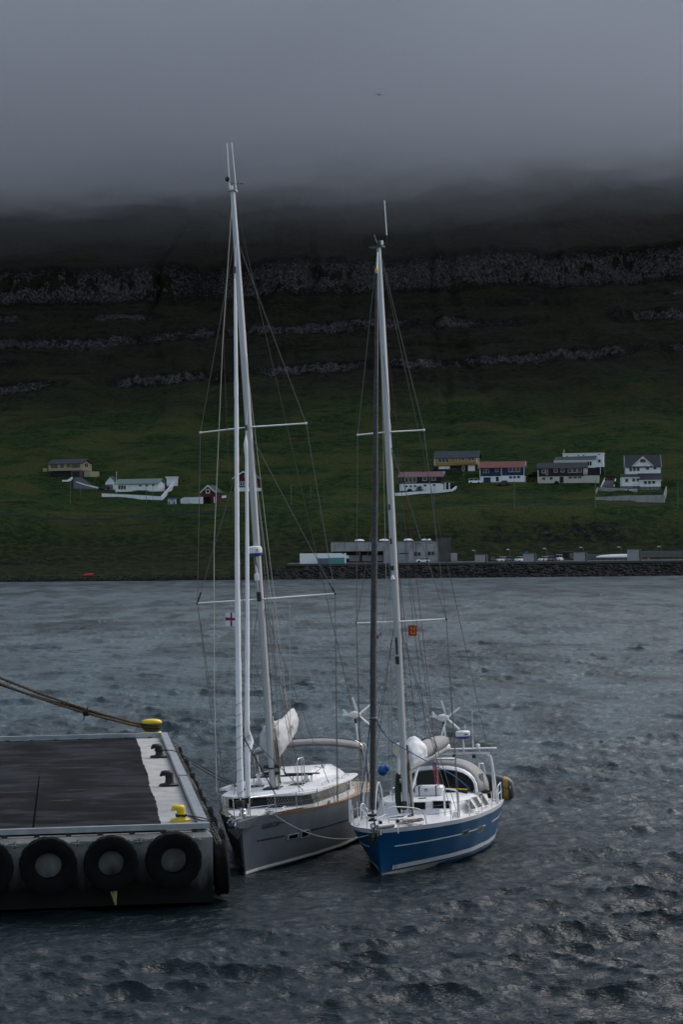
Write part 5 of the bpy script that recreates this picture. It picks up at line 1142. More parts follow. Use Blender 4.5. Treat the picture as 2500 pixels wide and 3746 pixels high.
        a = Vector((-.35, s_ * 1.30, 1.35)); 
        for dx in (0, -.9): b.tube('mast_guard', hoop(a + Vector((dx * .1, 0, 0)), a + Vector((dx * .1 - .1, s_ * .48, -.1)), Vector((-.15, -.03 * s_, .95)), .14), .024, M_wtube, 8)
        m = MB(); m.lathe([(.12, 0), (.12, .14), (.10, .2), (.02, .23)], 12, (-.7, s_ * 1.62, 1.25)); b.put(m, 'deck_vent', M_white)
        for t in (.16, .55, .93): m = MB(); m.box(edge(t, s_, .14) + Vector((0, 0, .03)), (.3, .06, .06), bev=.015); b.put(m, 'mooring_cleat', M_steel)
    b.tube('pulpit', smooth_path([edge(.02, 1, .0) + Vector((-.15, .05, .48)), Vector((4.02, 0, 1.78)), edge(.02, -1, .0) + Vector((-.15, -.05, .48))], 6), .018, M_wtube)
    b.tube('pulpit_bar', [L(1322, 2958, z=1.72), L(1346, 2992, y=0), L(1420, 2988, z=1.72), L(1500, 2980, z=1.72)], .022, M_wtube)
    for (pa, pb, pc_) in (((1370, 2995), (1381, 2874), (1405, 2960)), ((1320, 2990), (1322, 2945), (1338, 2985))):
        b.tube('pulpit', smooth_path([L(*pa, y=-.5), L(*pb, y=-.5), L(pb[0] + 12, pb[1], y=-.5), L(*pc_, y=-.5)], 5), .022, M_wtube)
    b.tube('pulpit', [L(1280, 3010, y=-1.5), L(1278, 2925, y=-1.5)], .022, M_wtube); b.tube('pulpit', [L(1286, 3012, y=-1.45), L(1283, 2925, y=-1.45)], .020, M_wtube)
    # outboard under its cover on the stern rail
    c = L(1815, 2945, y=1.72); m = MB(); m.box(c, (.36, .44, .40), bev=.1); m.tube([c, c + Vector((-.1, .1, -.45))], .08, 8); b.put(m, 'covered_outboard', M_black)
    # standing and running rigging
    h = Vector((b.mx(21.2), 0, 21.2))
    for s_, k in ((1, 'p'), (-1, 's')):
        c = b.hp(.41, 1.03, s_) + Vector((0, -s_ * .3, .02))
        b.wire(h + Vector((0, s_ * .1, 0)), T['u' + k], name='cap_shroud'); b.wire(T['u' + k], T['l' + k], name='cap_shroud'); b.wire(T['l' + k], c, name='cap_shroud', r=.013); b.wire(T['l' + k], c + Vector((.2, 0, 0)), name='diagonal_shroud')
        b.wire(Vector((b.mx(14.4), s_ * .12, 14.4)), T['l' + k], name='diagonal_shroud'); b.wire(Vector((b.mx(8.0), s_ * .13, 8.0)), c + Vector((-.2, -s_ * .1, 0)), name='lower_shroud'); b.wire(Vector((b.mx(8.0), s_ * .13, 8.0)), c + Vector((.5, -s_ * .1, 0)), name='lower_shroud')
        b.tube('turnbuckle', [c, c + (T['l' + k] - c).normalized() * .45], .024, M_steel)
        b.wire(Vector((b.mx(21.4) - .12, 0, 21.4)), Vector((-6.6, s_ * 1.7, 1.2)), name='backstay')
    for (xa_, ya_, xb_, yb_, mt_, y) in ((1393, 1180, 1412, 2050, M_wrope, .05), (1412, 2050, 1437, 2930, M_wrope, .0), (1424, 1950, 1438, 2930, M_wire, -.05), (1464, 2107, 1522, 2668, M_redl, .2), (1415, 1250, 1518, 2050, M_redl, .25), (1518, 2050, 1590, 2697, M_redl, .5), (1432, 1640, 1490, 2070, M_bluel, .2), (1490, 2070, 1560, 2680, M_wire, .5), (1455, 1640, 1500, 2100, M_wire, .2), (1500, 2100, 1600, 2790, M_wire, .7), (1420, 2107, 1345, 2800, M_wire, -.4), (1418, 2110, 1425, 2910, M_wire, -.2), (1404, 1300, 1440, 1640, M_bluel, .15), (1452, 2330, 1390, 2697, M_wire, -.5)):
        b.wire(L(xa_, ya_, y=y), L(xb_, yb_, y=y), mt_, .009, 'halyard')
    return b, T

def dinghy(b):
    root = empty('inflatable_dinghy', 'dark grey inflatable dinghy with a yellow band hung across the blue yacht stern', 'dinghy', mw=b.M @ Matrix.Translation((-7.35, .2, 1.60)))
    def ring(y, h, d, dz=0, n=18, e=3.): return [Vector((d * (1 if math.cos(a) >= 0 else -1) * abs(math.cos(a)) ** (2 / e), y, dz + h * (1 if math.sin(a) >= 0 else -1) * abs(math.sin(a)) ** (2 / e))) for a in [2 * math.pi * i / n for i in range(n)]]
    ys = [(-1.75, .18, .14, 0), (-1.6, .40, .24, 0), (-1.1, .54, .28, .02), (0, .56, .29, .04), (.8, .55, .29, .03), (1.25, .50, .28, -.02), (1.6, .44, .26, -.07), (1.80, .40, .24, -.10), (1.90, .30, .18, -.11), (1.93, .12, .1, -.11)]
    m = MB(); m.loft([ring(*q) for q in ys]); m.build('tube_hull', M_rib, root, True, ang=60)
    m = MB(); m.loft([ring(y, np.interp(y, [q[0] for q in ys], [q[1] for q in ys]) + .012, np.interp(y, [q[0] for q in ys], [q[2] for q in ys]) + .012, np.interp(y, [q[0] for q in ys], [q[3] for q in ys])) for y in (1.58, 1.68, 1.76)]); m.build('yellow_band', mat('yellow_band_paint', (.34, .21, .025), .6, var=.2, scale=6), root, True)
    m = MB(); m.tube(smooth_path([(.30, -1.5, .1), (.33, 0, .18), (.32, 1.2, .08), (.30, 1.8, -.05)]), .014, 5); m.build('grab_line', M_krope, root, True)
    m = MB(); m.loft([ring(y, .34, .06, -.08) for y in (-.9, 1.1)]); m.build('inner_floor', M_black, root, True, loc=(.26, 0, 0))
    m = MB(); m.lathe([(.05, 0), (.05, .02)], 12, (.28, .55, .32), (1, 0, .3)); m.build('valve', M_grey, root, True)
    m = MB(); m.prism([(.27, 1.83, .02), (.27, 1.89, .06), (.27, 1.86, -.08)], (.01, 0, 0)); m.build('print_mark', M_gold, root)
    for y in (-1., .9): m = MB(); m.tube([(.1, y, .4), (.5, y, .95), (.95, y * .95, 1.0), (1.0, y * .95, .4)], .03, 8); m.build('davit', M_wtube, root, True)
def wave_cloth(p0, ex, ez, w, h, amp, nx=16, nz=10, ph=0., droop=.0, seed=0):
    """rippling flag cloth as a grid; uv -> point function too"""
    n = ex.cross(ez).normalized()
    def at(u, v): return p0 + ex * (u * w * (1 - .06 * math.sin(3.1 * u))) + ez * (v * h * (1 - .12 * u * math.sin(5 * v + 1)) - droop * u * u) + n * (amp * u * math.sin(7 * u + 2.2 * v + ph))
    m = MB(); m.add([at(i / nx, j / nz) for i in range(nx + 1) for j in range(nz + 1)], [(i * (nz + 1) + j, (i + 1) * (nz + 1) + j, (i + 1) * (nz + 1) + j + 1, i * (nz + 1) + j + 1) for i in range(nx) for j in range(nz)])
    return m, at, n
def flag_patch(at, n, polys, off):
    m = MB()
    for s_ in (1, -1):
        for poly in polys: m.add([at(u, v) + n * off * s_ for u, v in poly], [tuple(range(len(poly)))])
    return m
def flags(b1, b2, T2):
    # white courtesy flag with dark blue and red cross under the grey yacht's lower spreader
    p0 = b1.M @ b1.L(862, 2238, y=-.95); ex = Vector((-1, .1, 0)).normalized(); ez = Vector((0, 0, 1))
    h0 = b1.M @ b1.L(863, 2290, y=-.95)
    r_ = empty('courtesy_flag', 'small white flag with dark blue and red cross behind the white headsails', 'flag', h0)
    m, at, n = wave_cloth(Vector((0, 0, 0)), ex, ez, .38, .48, .05, ph=1.); m.build('cloth', mat('white_flag_cloth', (.7, .7, .72), .8, var=.06), r_, True)
    gr = lambda a, b_, c, d, k=6: [[(a + (b_ - a) * i / k, c), (a + (b_ - a) * (i + 1) / k, c), (a + (b_ - a) * (i + 1) / k, d), (a + (b_ - a) * i / k, d)] for i in range(k)] if b_ - a > d - c else [[(a, c + (d - c) * i / k), (b_, c + (d - c) * i / k), (b_, c + (d - c) * (i + 1) / k), (a, c + (d - c) * (i + 1) / k)] for i in range(k)]
    flag_patch(at, n, gr(.37, .56, 0, 1) + gr(0, 1, .42, .60), .003).build('blue_cross', M_bprint, r_); flag_patch(at, n, gr(.39, .54, 0, 1) + gr(0, 1, .44, .58), .005).build('red_cross', mat('crimson_print', (.25, .01, .06), .8), r_)
    m = MB(); m.tube([Vector((0, 0, -.1)), Vector((0.01, 0, 1.05))], .006, 5); m.build('flag_halyard', M_wire, r_)
    # red flag with two gold beasts under the blue yacht's port spreader
    h0 = b2.M @ b2.L(1526, 2326, y=.85); ex = Vector((-1, .12, .0)).normalized()
    r_ = empty('red_flag', 'red flag with two golden beasts flying under the blue yacht port spreader', 'flag', h0)
    m, at, n = wave_cloth(Vector((0, 0, 0)), ex, Vector((0, 0, 1)), .30, .36, .035, ph=.4); m.build('cloth', M_red, r_, True)
    beast = [(-.30, .02), (-.26, .10), (-.12, .10), (.0, .12), (.14, .13), (.22, .20), (.30, .17), (.28, .08), (.20, .04), (.26, -.04), (.34, -.02), (.30, -.08), (.18, -.06), (.12, -.14), (.16, -.18), (.06, -.18), (.05, -.06), (-.10, -.05), (-.12, -.16), (-.08, -.20), (-.18, -.20), (-.20, -.06), (-.28, -.10), (-.24, -.18), (-.32, -.18), (-.34, -.06)]
    tail = [(-.30, .04), (-.38, .12), (-.36, .22), (-.26, .24), (-.30, .19), (-.32, .12), (-.26, .06)]
    ps = []
    for cy in (.30, .70):
        for q in (beast, tail): ps.append([(.5 + x * .9, cy + y * .8) for x, y in q])
    flag_patch(at, n, ps, .003).build('gold_beasts', M_gold, r_)
    m = MB(); m.tube([Vector((0, 0, -.1)), b2.M @ (T2['lp'].lerp(Vector((0, 0, T2['lp'].z)), .52)) - h0], .006, 5); m.build('flag_halyard', M_wire, r_)
    # small furled-looking pennant on the other side
    h0 = b2.M @ b2.L(1394, 2322, y=-.55); r_ = empty('pennant', 'small limp blue, white and red flag right of the dark furled sail', 'flag', h0)
    cols = (mat('pennant_blue', (.03, .05, .22), .8), mat('white_flag_cloth', (.7, .7, .72), .8), mat('crimson_print', (.25, .01, .06), .8))
    for k in range(3):
        m, at, n = wave_cloth(Vector((-.03 * k, 0, -.03 * k)), Vector((-.5, .2, -.6)).normalized(), Vector((.2, .3, .9)).normalized(), .13, .12, .04, 8, 5, ph=k); m.build('cloth', cols[k], r_, True)
    m = MB(); m.tube([Vector((.02, 0, -.15)), Vector((-.01, 0, .47))], .006, 5); m.build('flag_halyard', M_wire, r_)
def between_ropes(b1, b2):
    a = b1.M @ (b1.hp(.12, 1, 1) + Vector((0, -.08, .08))); c = b2.M @ b2.hp(.03, .9, -1); m = MB(); m.tube(sag(a, c, .42, 18), .016, 6)
    tag(m.build('mooring_line', M_wrope, None, True), 'pale rope sagging between the two yacht bows', 'rope')
    a = BOL['f'].location + Vector((.15, 0, .2))
def seagull():
    c = P(1388, 347, 300); r_ = empty('seagull', 'lone dark seabird gliding in front of the grey cloud', 'bird', c)
    m = MB(); rings = []
    for x, w, z in ((-.34, .02, .0), (-.25, .06, .0), (-.08, .10, -.01), (.1, .10, 0), (.22, .065, .03), (.29, .06, .045), (.34, .035, .04), (.40, .008, .03)): rings.append([Vector((w * math.cos(a), x, z + w * .9 * math.sin(a))) for a in [2 * math.pi * i / 10 for i in range(10)]])
    m.loft(rings); mb = mat('gull_grey', (.04, .045, .05), .8, var=.4, scale=6)
    for s_, pts in ((-1, ((.05, 0, .03, .20), (.25, .0, .13, .19), (.5, -.03, .10, .15), (.66, -.08, -.04, .09), (.76, -.13, -.14, .02))), (1, ((.05, 0, .03, .20), (.2, .02, .10, .18), (.34, .02, .04, .14), (.42, -.02, -.08, .08), (.46, -.05, -.16, .02)))):
        rings = []
        for x, y, z, w in pts: rings.append([Vector((s_ * x, y + w * .6, z)), Vector((s_ * x, y, z + .015)), Vector((s_ * x, y - w * .6, z)), Vector((s_ * x, y, z - .012))])
        m.loft(rings)
    m.prism([Vector((-.03, -.3, 0)), Vector((.03, -.3, 0)), Vector((.09, -.48, 0)), Vector((-.09, -.48, 0))], (0, 0, .012))
    m.build('body', mb, r_, True)
    m = MB(); m.tube([(0, .38, .03), (0, .45, .02)], [.015, .004], 6); m.build('beak', mat('beak_yellow', (.5, .35, .05), .6), r_)
# ------------------------------------------------------------------ village on the slope
V_roofs = {}
M_pane = mat('house_glass', (.012, .015, .018), .12, var=.3)
M_vwhite = mat('white_render', (.84, .84, .85), .8, var=.08, scale=.6, dirt=(.45, .45, .44), dirt_amt=.4, dirt_scale=.4)
M_cream = mat('cream_render', (.56, .52, .43), .8, var=.1, scale=.6)
M_trim = mat('white_trim', (.70, .70, .70), .6, var=.05)
M_rslate = mat('slate_roof', (.040, .048, .060), .6, var=.3, scale=1.2, stretch=(1, .3, .3))
M_rdark = mat('dark_roof', (.022, .026, .030), .6, var=.3, scale=1.2)
M_rred = mat('red_tile_roof', (.26, .085, .070), .7, var=.25, scale=1.4)
M_rrose = mat('rose_metal_roof', (.22, .10, .11), .5, var=.2, scale=1.2)
M_rgreen = mat('green_metal_roof', (.16, .25, .215), .5, var=.2, scale=1.2)
M_rdgreen = mat('dull_green_roof', (.05, .085, .075), .6, var=.2, scale=1.2)
M_ochre = mat('ochre_boards', (.36, .225, .065), .8, var=.15, scale=.8, stretch=(.2, .2, 6))
M_navy = mat('navy_boards', (.006, .022, .075), .7, var=.25, scale=.8, stretch=(.2, .2, 6))
M_tar = mat('tarred_boards', (.012, .012, .013), .8, var=.35, scale=.8, stretch=(.2, .2, 6))
M_tarb = mat('brown_black_boards', (.020, .014, .012), .8, var=.35, scale=.8, stretch=(.2, .2, 6))
M_redb = mat('oxblood_boards', (.075, .012, .016), .8, var=.25, scale=.8, stretch=(.2, .2, 6))
M_beige = mat('beige_boards', (.36, .31, .21), .8, var=.12, scale=.8)
M_greyb = mat('grey_base', (.16, .16, .17), .85, var=.2)
M_road = mat('grey_road', (.065, .066, .068), .8, var=.25, scale=.8)
M_pole = mat('grey_pole', (.17, .17, .17), .7, var=.2)
M_lamp = mat('lamp_head', (.6, .6, .58), .4, var=.1)
M_old = mat('weathered_concrete', (.37, .365, .37), .9, var=.25, scale=.35, dirt=(.11, .11, .105), dirt_amt=.8, dirt_scale=.25)
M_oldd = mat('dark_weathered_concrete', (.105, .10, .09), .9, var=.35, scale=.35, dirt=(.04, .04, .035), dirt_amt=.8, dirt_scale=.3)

class House:
    """frame at a facade: photo pixels on the facade plane -> metres"""
    def __init__(s, name, label, cat, x0, x1, yb, Y, yaw=0.0, group=None, pad=True, depth=8.0):
        if pad: Y = on_hill((x0 + x1) / 2, yb, 740, 920).y + .5
        s.a, s.c = P(x0, yb, Y), P(x1, yb, Y); s.Y = Y; s.s = Y / FPX; s.w = (s.c - s.a).x; s.yaw = yaw
        s.k = 1 / math.cos(yaw); s.x0, s.yb = x0, yb; s.d = depth
        s.root = empty(name, label, cat, s.a, yaw, group); s.z = s.a.z; s.W = s.w * s.k
        if pad:
            m_ = s.root.matrix_basis @ Vector((s.W / 2, depth / 2, 0)); PADS.append((m_.x, m_.y, s.W / 2 + 1.5, depth / 2 + 2.0, s.z - .15))
    def X(s, px): return (px - s.x0) * s.s * s.k
    def Z(s, py): return (s.yb - py) * s.s
    def box(s, name, mt, xa, xb, ya, yb, y0=0.0, y1=None, parent=None):
        """block from facade pixels: xa..xb across, ya (top) .. yb (bottom)"""
        y1 = s.d if y1 is None else y1; m = MB(); a, c, z0, z1 = s.X(xa), s.X(xb), s.Z(yb), s.Z(ya)
        m.box(((a + c) / 2, (y0 + y1) / 2, (z0 + z1) / 2), (abs(c - a), abs(y1 - y0), abs(z1 - z0))); return m.build(name, mt, parent or s.root)
    def win(s, xa, xb, ya, yb, y=0.0, n=1, frame=None, name='window', mt=None, t=.10):
        """frame with recessed pane(s)"""
        a, c, z0, z1 = s.X(xa), s.X(xb), s.Z(yb), s.Z(ya); w = c - a
        m = MB(); 
        for (x, z, dx, dz) in ((a + t / 2, (z0 + z1) / 2, t, z1 - z0), (c - t / 2, (z0 + z1) / 2, t, z1 - z0)): m.box((x, y - .05, z), (dx, .14, dz))
        for z in (z0 + t / 2, z1 - t / 2): m.box(((a + c) / 2, y - .05, z), (w - 2 * t, .139, t))
        for i in range(1, n): m.box((a + w * i / n, y - .05, (z0 + z1) / 2), (t, .137, z1 - z0 - 2 * t))
        o = m.build(name, frame or M_trim, s.root)
        for i in range(n):
            m = MB(); m.box((a + w * (i + .5) / n, y - .01, (z0 + z1) / 2), (w / n - t, .03, z1 - z0 - t)); m.build('pane' if mt is None else 'panel', mt or M_pane, o)
        return o
    def roof(s, mt, xa, xb, eave, ridge, y0=-.5, y1=None, th=.22, trim=None, over=0.0, dep=None):
        """gable roof, ridge along the facade"""
        y1 = (s.d + .5) if y1 is None else y1; a, c = s.X(xa), s.X(xb); ze, zr = s.Z(eave), s.Z(ridge); ym = (y0 + y1) / 2
        m = MB(); m.prism([Vector((a, y0, ze)), Vector((a, ym, zr)), Vector((a, y1, ze)), Vector((a, y1, ze - th)), Vector((a, ym, zr - th * 1.6)), Vector((a, y0, ze - th))], (c - a, 0, 0)); r = m.build('roof', mt, s.root)
        for k in range(1, int((c - a) / .9)):   # standing seams / tile courses catch the light
            m = MB(); x = a + k * .9
            if k % 3 == 0: m.prism([Vector((x, y0 - .01, ze + .03)), Vector((x, ym, zr + .03)), Vector((x, ym, zr - .02)), Vector((x, y0 - .01, ze - .02))], (.06, 0, 0)); m.build('roof_seam', mt, r)
        if trim:
            for x in (a - .08, c):
                m = MB(); m.prism([Vector((x, y0 - .03, ze + .06)), Vector((x, ym, zr + .08)), Vector((x, y1 + .03, ze + .06)), Vector((x, y1, ze - th - .1)), Vector((x, ym, zr - th * 1.6 - .1)), Vector((x, y0, ze - th - .1))], (.09, 0, 0)); m.build('barge_board', trim, r)
        return r
    def gable(s, mt, xa, eave, ridge, y0=0.0, y1=None, th=.3, name='gable_wall'):
        """triangular wall closing the roof on side xa"""
        y1 = s.d if y1 is None else y1; x = s.X(xa); ym = (y0 + y1) / 2
        m = MB(); m.prism([Vector((x, y0, s.Z(eave) - .25)), Vector((x, ym, s.Z(ridge) - .45)), Vector((x, y1, s.Z(eave) - .25))], (th, 0, 0)); return m.build(name, mt, s.root)
    def front_gable(s, mt, xa, xb, eave, apex, y=0.0, th=.3):
        m = MB(); m.prism([Vector((s.X(xa), y, s.Z(eave))), Vector((s.X(xb), y, s.Z(eave))), Vector(((s.X(xa) + s.X(xb)) / 2, y, s.Z(apex)))], (0, th, 0)); return m.build('gable_wall', mt, s.root)
    def cross_roof(s, mt, xa, xb, eave, apex, y0=-.4, y1=None, th=.2, trim=None, ov=.35):
        """gable roof, ridge running away from the camera"""
        y1 = s.d + .4 if y1 is None else y1; a, c = s.X(xa) - ov, s.X(xb) + ov; xm = (a + c) / 2; ze, zr = s.Z(eave), s.Z(apex)
        m = MB(); m.prism([Vector((a, y0, ze)), Vector((xm, y0, zr)), Vector((c, y0, ze)), Vector((c, y0, ze - th)), Vector((xm, y0, zr - th * 1.5)), Vector((a, y0, ze - th))], (0, y1 - y0, 0)); r = m.build('roof', mt, s.root)
        if trim:
            m = MB(); m.prism([Vector((a - .04, y0 - .1, ze + .08)), Vector((xm, y0 - .1, zr + .1)), Vector((c + .04, y0 - .1, ze + .08)), Vector((c + .04, y0 - .1, ze - th - .08)), Vector((xm, y0 - .1, zr - th * 1.6 - .15)), Vector((a - .04, y0 - .1, ze - th - .08))], (0, .09, 0)); m.build('barge_board', trim, r)
        return r

def c2(x, y): return 1430 + .3508 * x, 1620 + .3508 * y
def c3(x, y): return 1940 + .3571 * x, 1620 + .3571 * y
def c1(x, y): return .4464 * x, 1600 + .4464 * y
def c4(x, y): return 100 + .574 * x, 1600 + .574 * y
def c5(x, y): return 1000 + .4783 * x, 1900 + .4783 * y
def c6(x, y): return 1600 + .574 * x, 1940 + .574 * y
def wins(h, cf, rects, **k):
    for r in rects:
        xa, ya = cf(r[0], r[2]); xb, yb = cf(r[1], r[3]); h.win(xa, xb, ya, yb, n=r[4] if len(r) > 4 else 1, **k)
def cb(h, cf, name, mt, xa, xb, ya, yb, **k):
    a = cf(xa, ya); c = cf(xb, yb); return h.box(name, mt, a[0], c[0], a[1], c[1], **k)

def village():
    g = 'houses on the green slope'
    hs = []
    # ochre house
    H = House('ochre_house', 'ochre yellow house with slate blue roof over a dark ground floor', 'house', c2(460, 0)[0], c2(905, 0)[0], c2(0, 300)[1], 852, R(-10), g, depth=8.5)
    cb(H, c2, 'lower_wall', M_tar, 497, 878, 236, 330, y0=.9); cb(H, c2, 'upper_wall', M_ochre, 460, 905, 158, 238)
    H.roof(M_rslate, c2(447, 0)[0], c2(925, 0)[0], c2(0, 158)[1], c2(0, 84)[1]); H.gable(M_ochre, c2(893, 0)[0], c2(0, 158)[1], c2(0, 84)[1]); H.gable(M_ochre, c2(462, 0)[0], c2(0, 158)[1], c2(0, 84)[1])
    cb(H, c2, 'corner_board', M_trim, 456, 464, 160, 240, y0=-.06, y1=.1); cb(H, c2, 'corner_board', M_trim, 890, 905, 160, 225, y0=-.06, y1=.1)
    wins(H, c2, ((497, 612, 163, 207, 3), (683, 701, 160, 198), (738, 772, 158, 192), (807, 872, 153, 190, 2)))
    cb(H, c2, 'balcony_rail', M_ochre, 690, 890, 196, 222, y0=-1.0, y1=-.9); cb(H, c2, 'white_panel', M_vwhite, 499, 614, 242, 274, y0=.82, y1=.95); wins(H, c2, ((740, 768, 236, 297),), y=.85, mt=M_pane, name='door'); cb(H, c2, 'garage_door', M_vwhite, 803, 874, 236, 299, y0=.8, y1=.95)
    # rose-roofed dark house
    H = House('dark_house', 'black boarded house with rose red roof and white ground floor', 'house', c2(95, 0)[0], c2(530, 0)[0], c2(0, 500)[1], 806, R(-10), g, depth=8)
    cb(H, c2, 'lower_wall', M_vwhite, 95, 525, 428, 520); cb(H, c2, 'upper_wall', M_tar, 95, 530, 355, 428, y0=-.04); H.roof(M_rrose, c2(78, 0)[0], c2(545, 0)[0], c2(0, 356)[1], c2(0, 300)[1], trim=None); H.gable(M_tar, c2(518, 0)[0], c2(0, 356)[1], c2(0, 300)[1]); H.gable(M_tar, c2(97, 0)[0], c2(0, 356)[1], c2(0, 300)[1])
    m = MB(); m.prism([Vector((H.X(c2(546, 0)[0]), -.6, H.Z(c2(0, 362)[1]))), Vector((H.X(c2(546, 0)[0]), 4, H.Z(c2(0, 297)[1]))), Vector((H.X(c2(546, 0)[0]), 8.6, H.Z(c2(0, 362)[1]))), Vector((H.X(c2(546, 0)[0]), 4, H.Z(c2(0, 309)[1])))], (.1, 0, 0)); m.build('barge_board', M_trim, H.root)
    wins(H, c2, ((147, 272, 364, 414, 3), (334, 378, 358, 400), (428, 470, 353, 397)), y=-.04); wins(H, c2, ((150, 180, 442, 466), (196, 224, 442, 465), (240, 269, 440, 464), (341, 376, 435, 460), (436, 470, 433, 456)))
    cb(H, c2, 'chimney', M_rdark, 322, 337, 292, 318, y0=3.6, y1=4.3)
    # blue house
    H = House('navy_house', 'navy blue house with red tiled roof and white base', 'house', c2(933, 0)[0], c2(1392, 0)[0], c2(0, 410)[1], 828, R(-9), g, depth=8.5)
    cb(H, c2, 'lower_wall', M_vwhite, 935, 1390, 345, 425); cb(H, c2, 'upper_wall', M_navy, 1155, 1392, 260, 345, y0=-.05); cb(H, c2, 'upper_wall', M_navy, 933, 1155, 260, 345, y0=1.1); cb(H, c2, 'balcony_front', M_navy, 933, 1155, 315, 350, y0=-.06, y1=.06)
    H.roof(M_rred, c2(918, 0)[0], c2(1400, 0)[0], c2(0, 260)[1], c2(0, 193)[1], trim=M_trim); H.gable(M_navy, c2(1382, 0)[0], c2(0, 260)[1], c2(0, 193)[1]); H.gable(M_navy, c2(936, 0)[0], c2(0, 260)[1], c2(0, 193)[1])
    for x in (935, 1155, 1388): cb(H, c2, 'corner_board', M_trim, x - 3, x + 4, 262, 345 if x != 935 else 425, y0=-.12, y1=.03)
    wins(H, c2, ((965, 1026, 275, 315, 2), (1088, 1125, 272, 306)), y=1.1); wins(H, c2, ((1228, 1349, 262, 309, 3),), y=-.05); wins(H, c2, ((1232, 1268, 350, 378), (1274, 1308, 350, 377), (1314, 1350, 349, 376)))
    cb(H, c2, 'garage_door', M_navy, 970, 1043, 360, 425, y0=-.05, y1=.1); cb(H, c2, 'door', M_navy, 1098, 1128, 355, 405, y0=-.05, y1=.1)
    # white house behind the brown-black one
    H = House('white_house', 'white house with low dull green roof and yellow chimney behind the dark house', 'house', c3(330, 0)[0], c3(700, 0)[0], c3(0, 330)[1], 850, R(-12), g, depth=9)
    cb(H, c3, 'upper_wall', M_vwhite, 330, 735, 112, 252, y0=3.5, y1=9); m = MB(); cb(H, c3, 'flat_roof', M_trim, 326, 742, 104, 114, y0=3.2, y1=9.3); cb(H, c3, 'lower_wall', M_vwhite, 252, 665, 186, 260, y0=-.3); cb(H, c3, 'dark_base', M_tar, 560, 748, 252, 345, y0=.3, y1=8.5); cb(H, c3, 'lower_wall', M_vwhite, 252, 560, 255, 345, y0=.2)
    m = MB(); m.prism([Vector((H.X(c3(254, 0)[0]), -.8, H.Z(c3(0, 188)[1]))), Vector((H.X(c3(672, 0)[0]), -.8, H.Z(c3(0, 180)[1]))), Vector((H.X(c3(672, 0)[0]), 3.5, H.Z(c3(0, 138)[1]))), Vector((H.X(c3(254, 0)[0]), 3.5, H.Z(c3(0, 146)[1])))], (0, 0, .15)); m.build('roof', M_rdgreen, H.root)
    cb(H, c3, 'eaves_board', M_trim, 252, 668, 182, 192, y0=-.85, y1=-.78)
    wins(H, c3, ((365, 383, 128, 139), (477, 496, 124, 136), (530, 549, 122, 135), (685, 705, 116, 128), (684, 712, 172, 206)), y=3.5, t=.06); wins(H, c3, ((585, 632, 196, 238, 2),), y=-.3); cb(H, c3, 'chimney', M_ochre, 328, 345, 62, 112, y0=5, y1=5.9); cb(H, c3, 'terrace_wall', M_vwhite, 660, 735, 228, 254, y0=.2, y1=.4); cb(H, c3, 'post', M_trim, 710, 718, 258, 328, y0=.1, y1=.28)
    # brown-black house
    H = House('brown_black_house', 'brown black boarded house with cream base and slate roof', 'house', c3(85, 0)[0], c3(550, 0)[0], c3(0, 412)[1], 822, R(-8), g, depth=8.5)
    cb(H, c3, 'lower_wall', M_cream, 85, 550, 345, 440); cb(H, c3, 'upper_wall', M_tarb, 85, 545, 260, 346, y0=-.05); H.roof(M_rdark, c3(73, 0)[0], c3(585, 0)[0], c3(0, 262)[1], c3(0, 202)[1]); H.gable(M_cream, c3(540, 0)[0], c3(0, 262)[1], c3(0, 202)[1]); H.gable(M_tarb, c3(86, 0)[0], c3(0, 262)[1], c3(0, 202)[1])
    cb(H, c3, 'corner_panel', M_cream, 543, 582, 258, 330, y0=-.08, y1=8); cb(H, c3, 'corner_board', M_trim, 82, 90, 278, 405, y0=-.1, y1=.05)
    wins(H, c3, ((123, 161, 277, 311), (165, 187, 275, 330), (246, 284, 271, 306), (316, 353, 269, 305), (387, 431, 266, 311), (435, 479, 264, 310), (483, 527, 263, 308)), y=-.05); wins(H, c3, ((125, 160, 352, 382), (200, 236, 350, 380), (390, 433, 347, 372), (438, 481, 346, 371), (485, 527, 345, 370)), frame=M_cream); cb(H, c3, 'door', M_tarb, 303, 343, 350, 413, y0=-.05, y1=.1)
    cb(H, c3, 'terrace_wall', M_cream, 552, 702, 342, 430, y0=-.2, y1=6); cb(H, c3, 'terrace_screen', M_tar, 590, 712, 262, 343, y0=.6, y1=.75)
    for x in (556, 570, 584): cb(H, c3, 'rail_post', M_tar, x, x + 3, 308, 342, y0=-.1, y1=0)
    # big white house
    H = House('tall_white_house', 'tall white house with central gable and dark roof above a retaining wall', 'house', c3(947, 0)[0], c3(1338, 0)[0], c3(0, 482)[1], 812, R(-4), g, depth=12)
    cb(H, c3, 'upper_wall', M_vwhite, 995, 1350, 240, 330, y0=4, y1=12); H.roof(M_rdark, c3(985, 0)[0], c3(1356, 0)[0], c3(0, 244)[1], c3(0, 122)[1], y0=3.4, y1=12.6, trim=M_trim); H.gable(M_vwhite, c3(1338, 0)[0], c3(0, 244)[1], c3(0, 122)[1], 4, 12); H.gable(M_vwhite, c3(998, 0)[0], c3(0, 244)[1], c3(0, 122)[1], 4, 12)
    a = c3(1068, 240); c = c3(1262, 150); H.front_gable(M_vwhite, a[0], c[0], a[1], c[1], 3.3); H.cross_roof(M_rdark, c3(1060, 0)[0], c3(1270, 0)[0], c3(0, 238)[1], c3(0, 138)[1], 3.1, 8, trim=M_trim, ov=.2)
    wins(H, c3, ((1140, 1194, 165, 200, 3),), y=3.25, frame=M_greyb); wins(H, c3, ((1027, 1058, 250, 290), (1065, 1096, 248, 288), (1103, 1135, 246, 287), (1199, 1231, 242, 276), (1274, 1305, 242, 273)), y=4, t=.07)
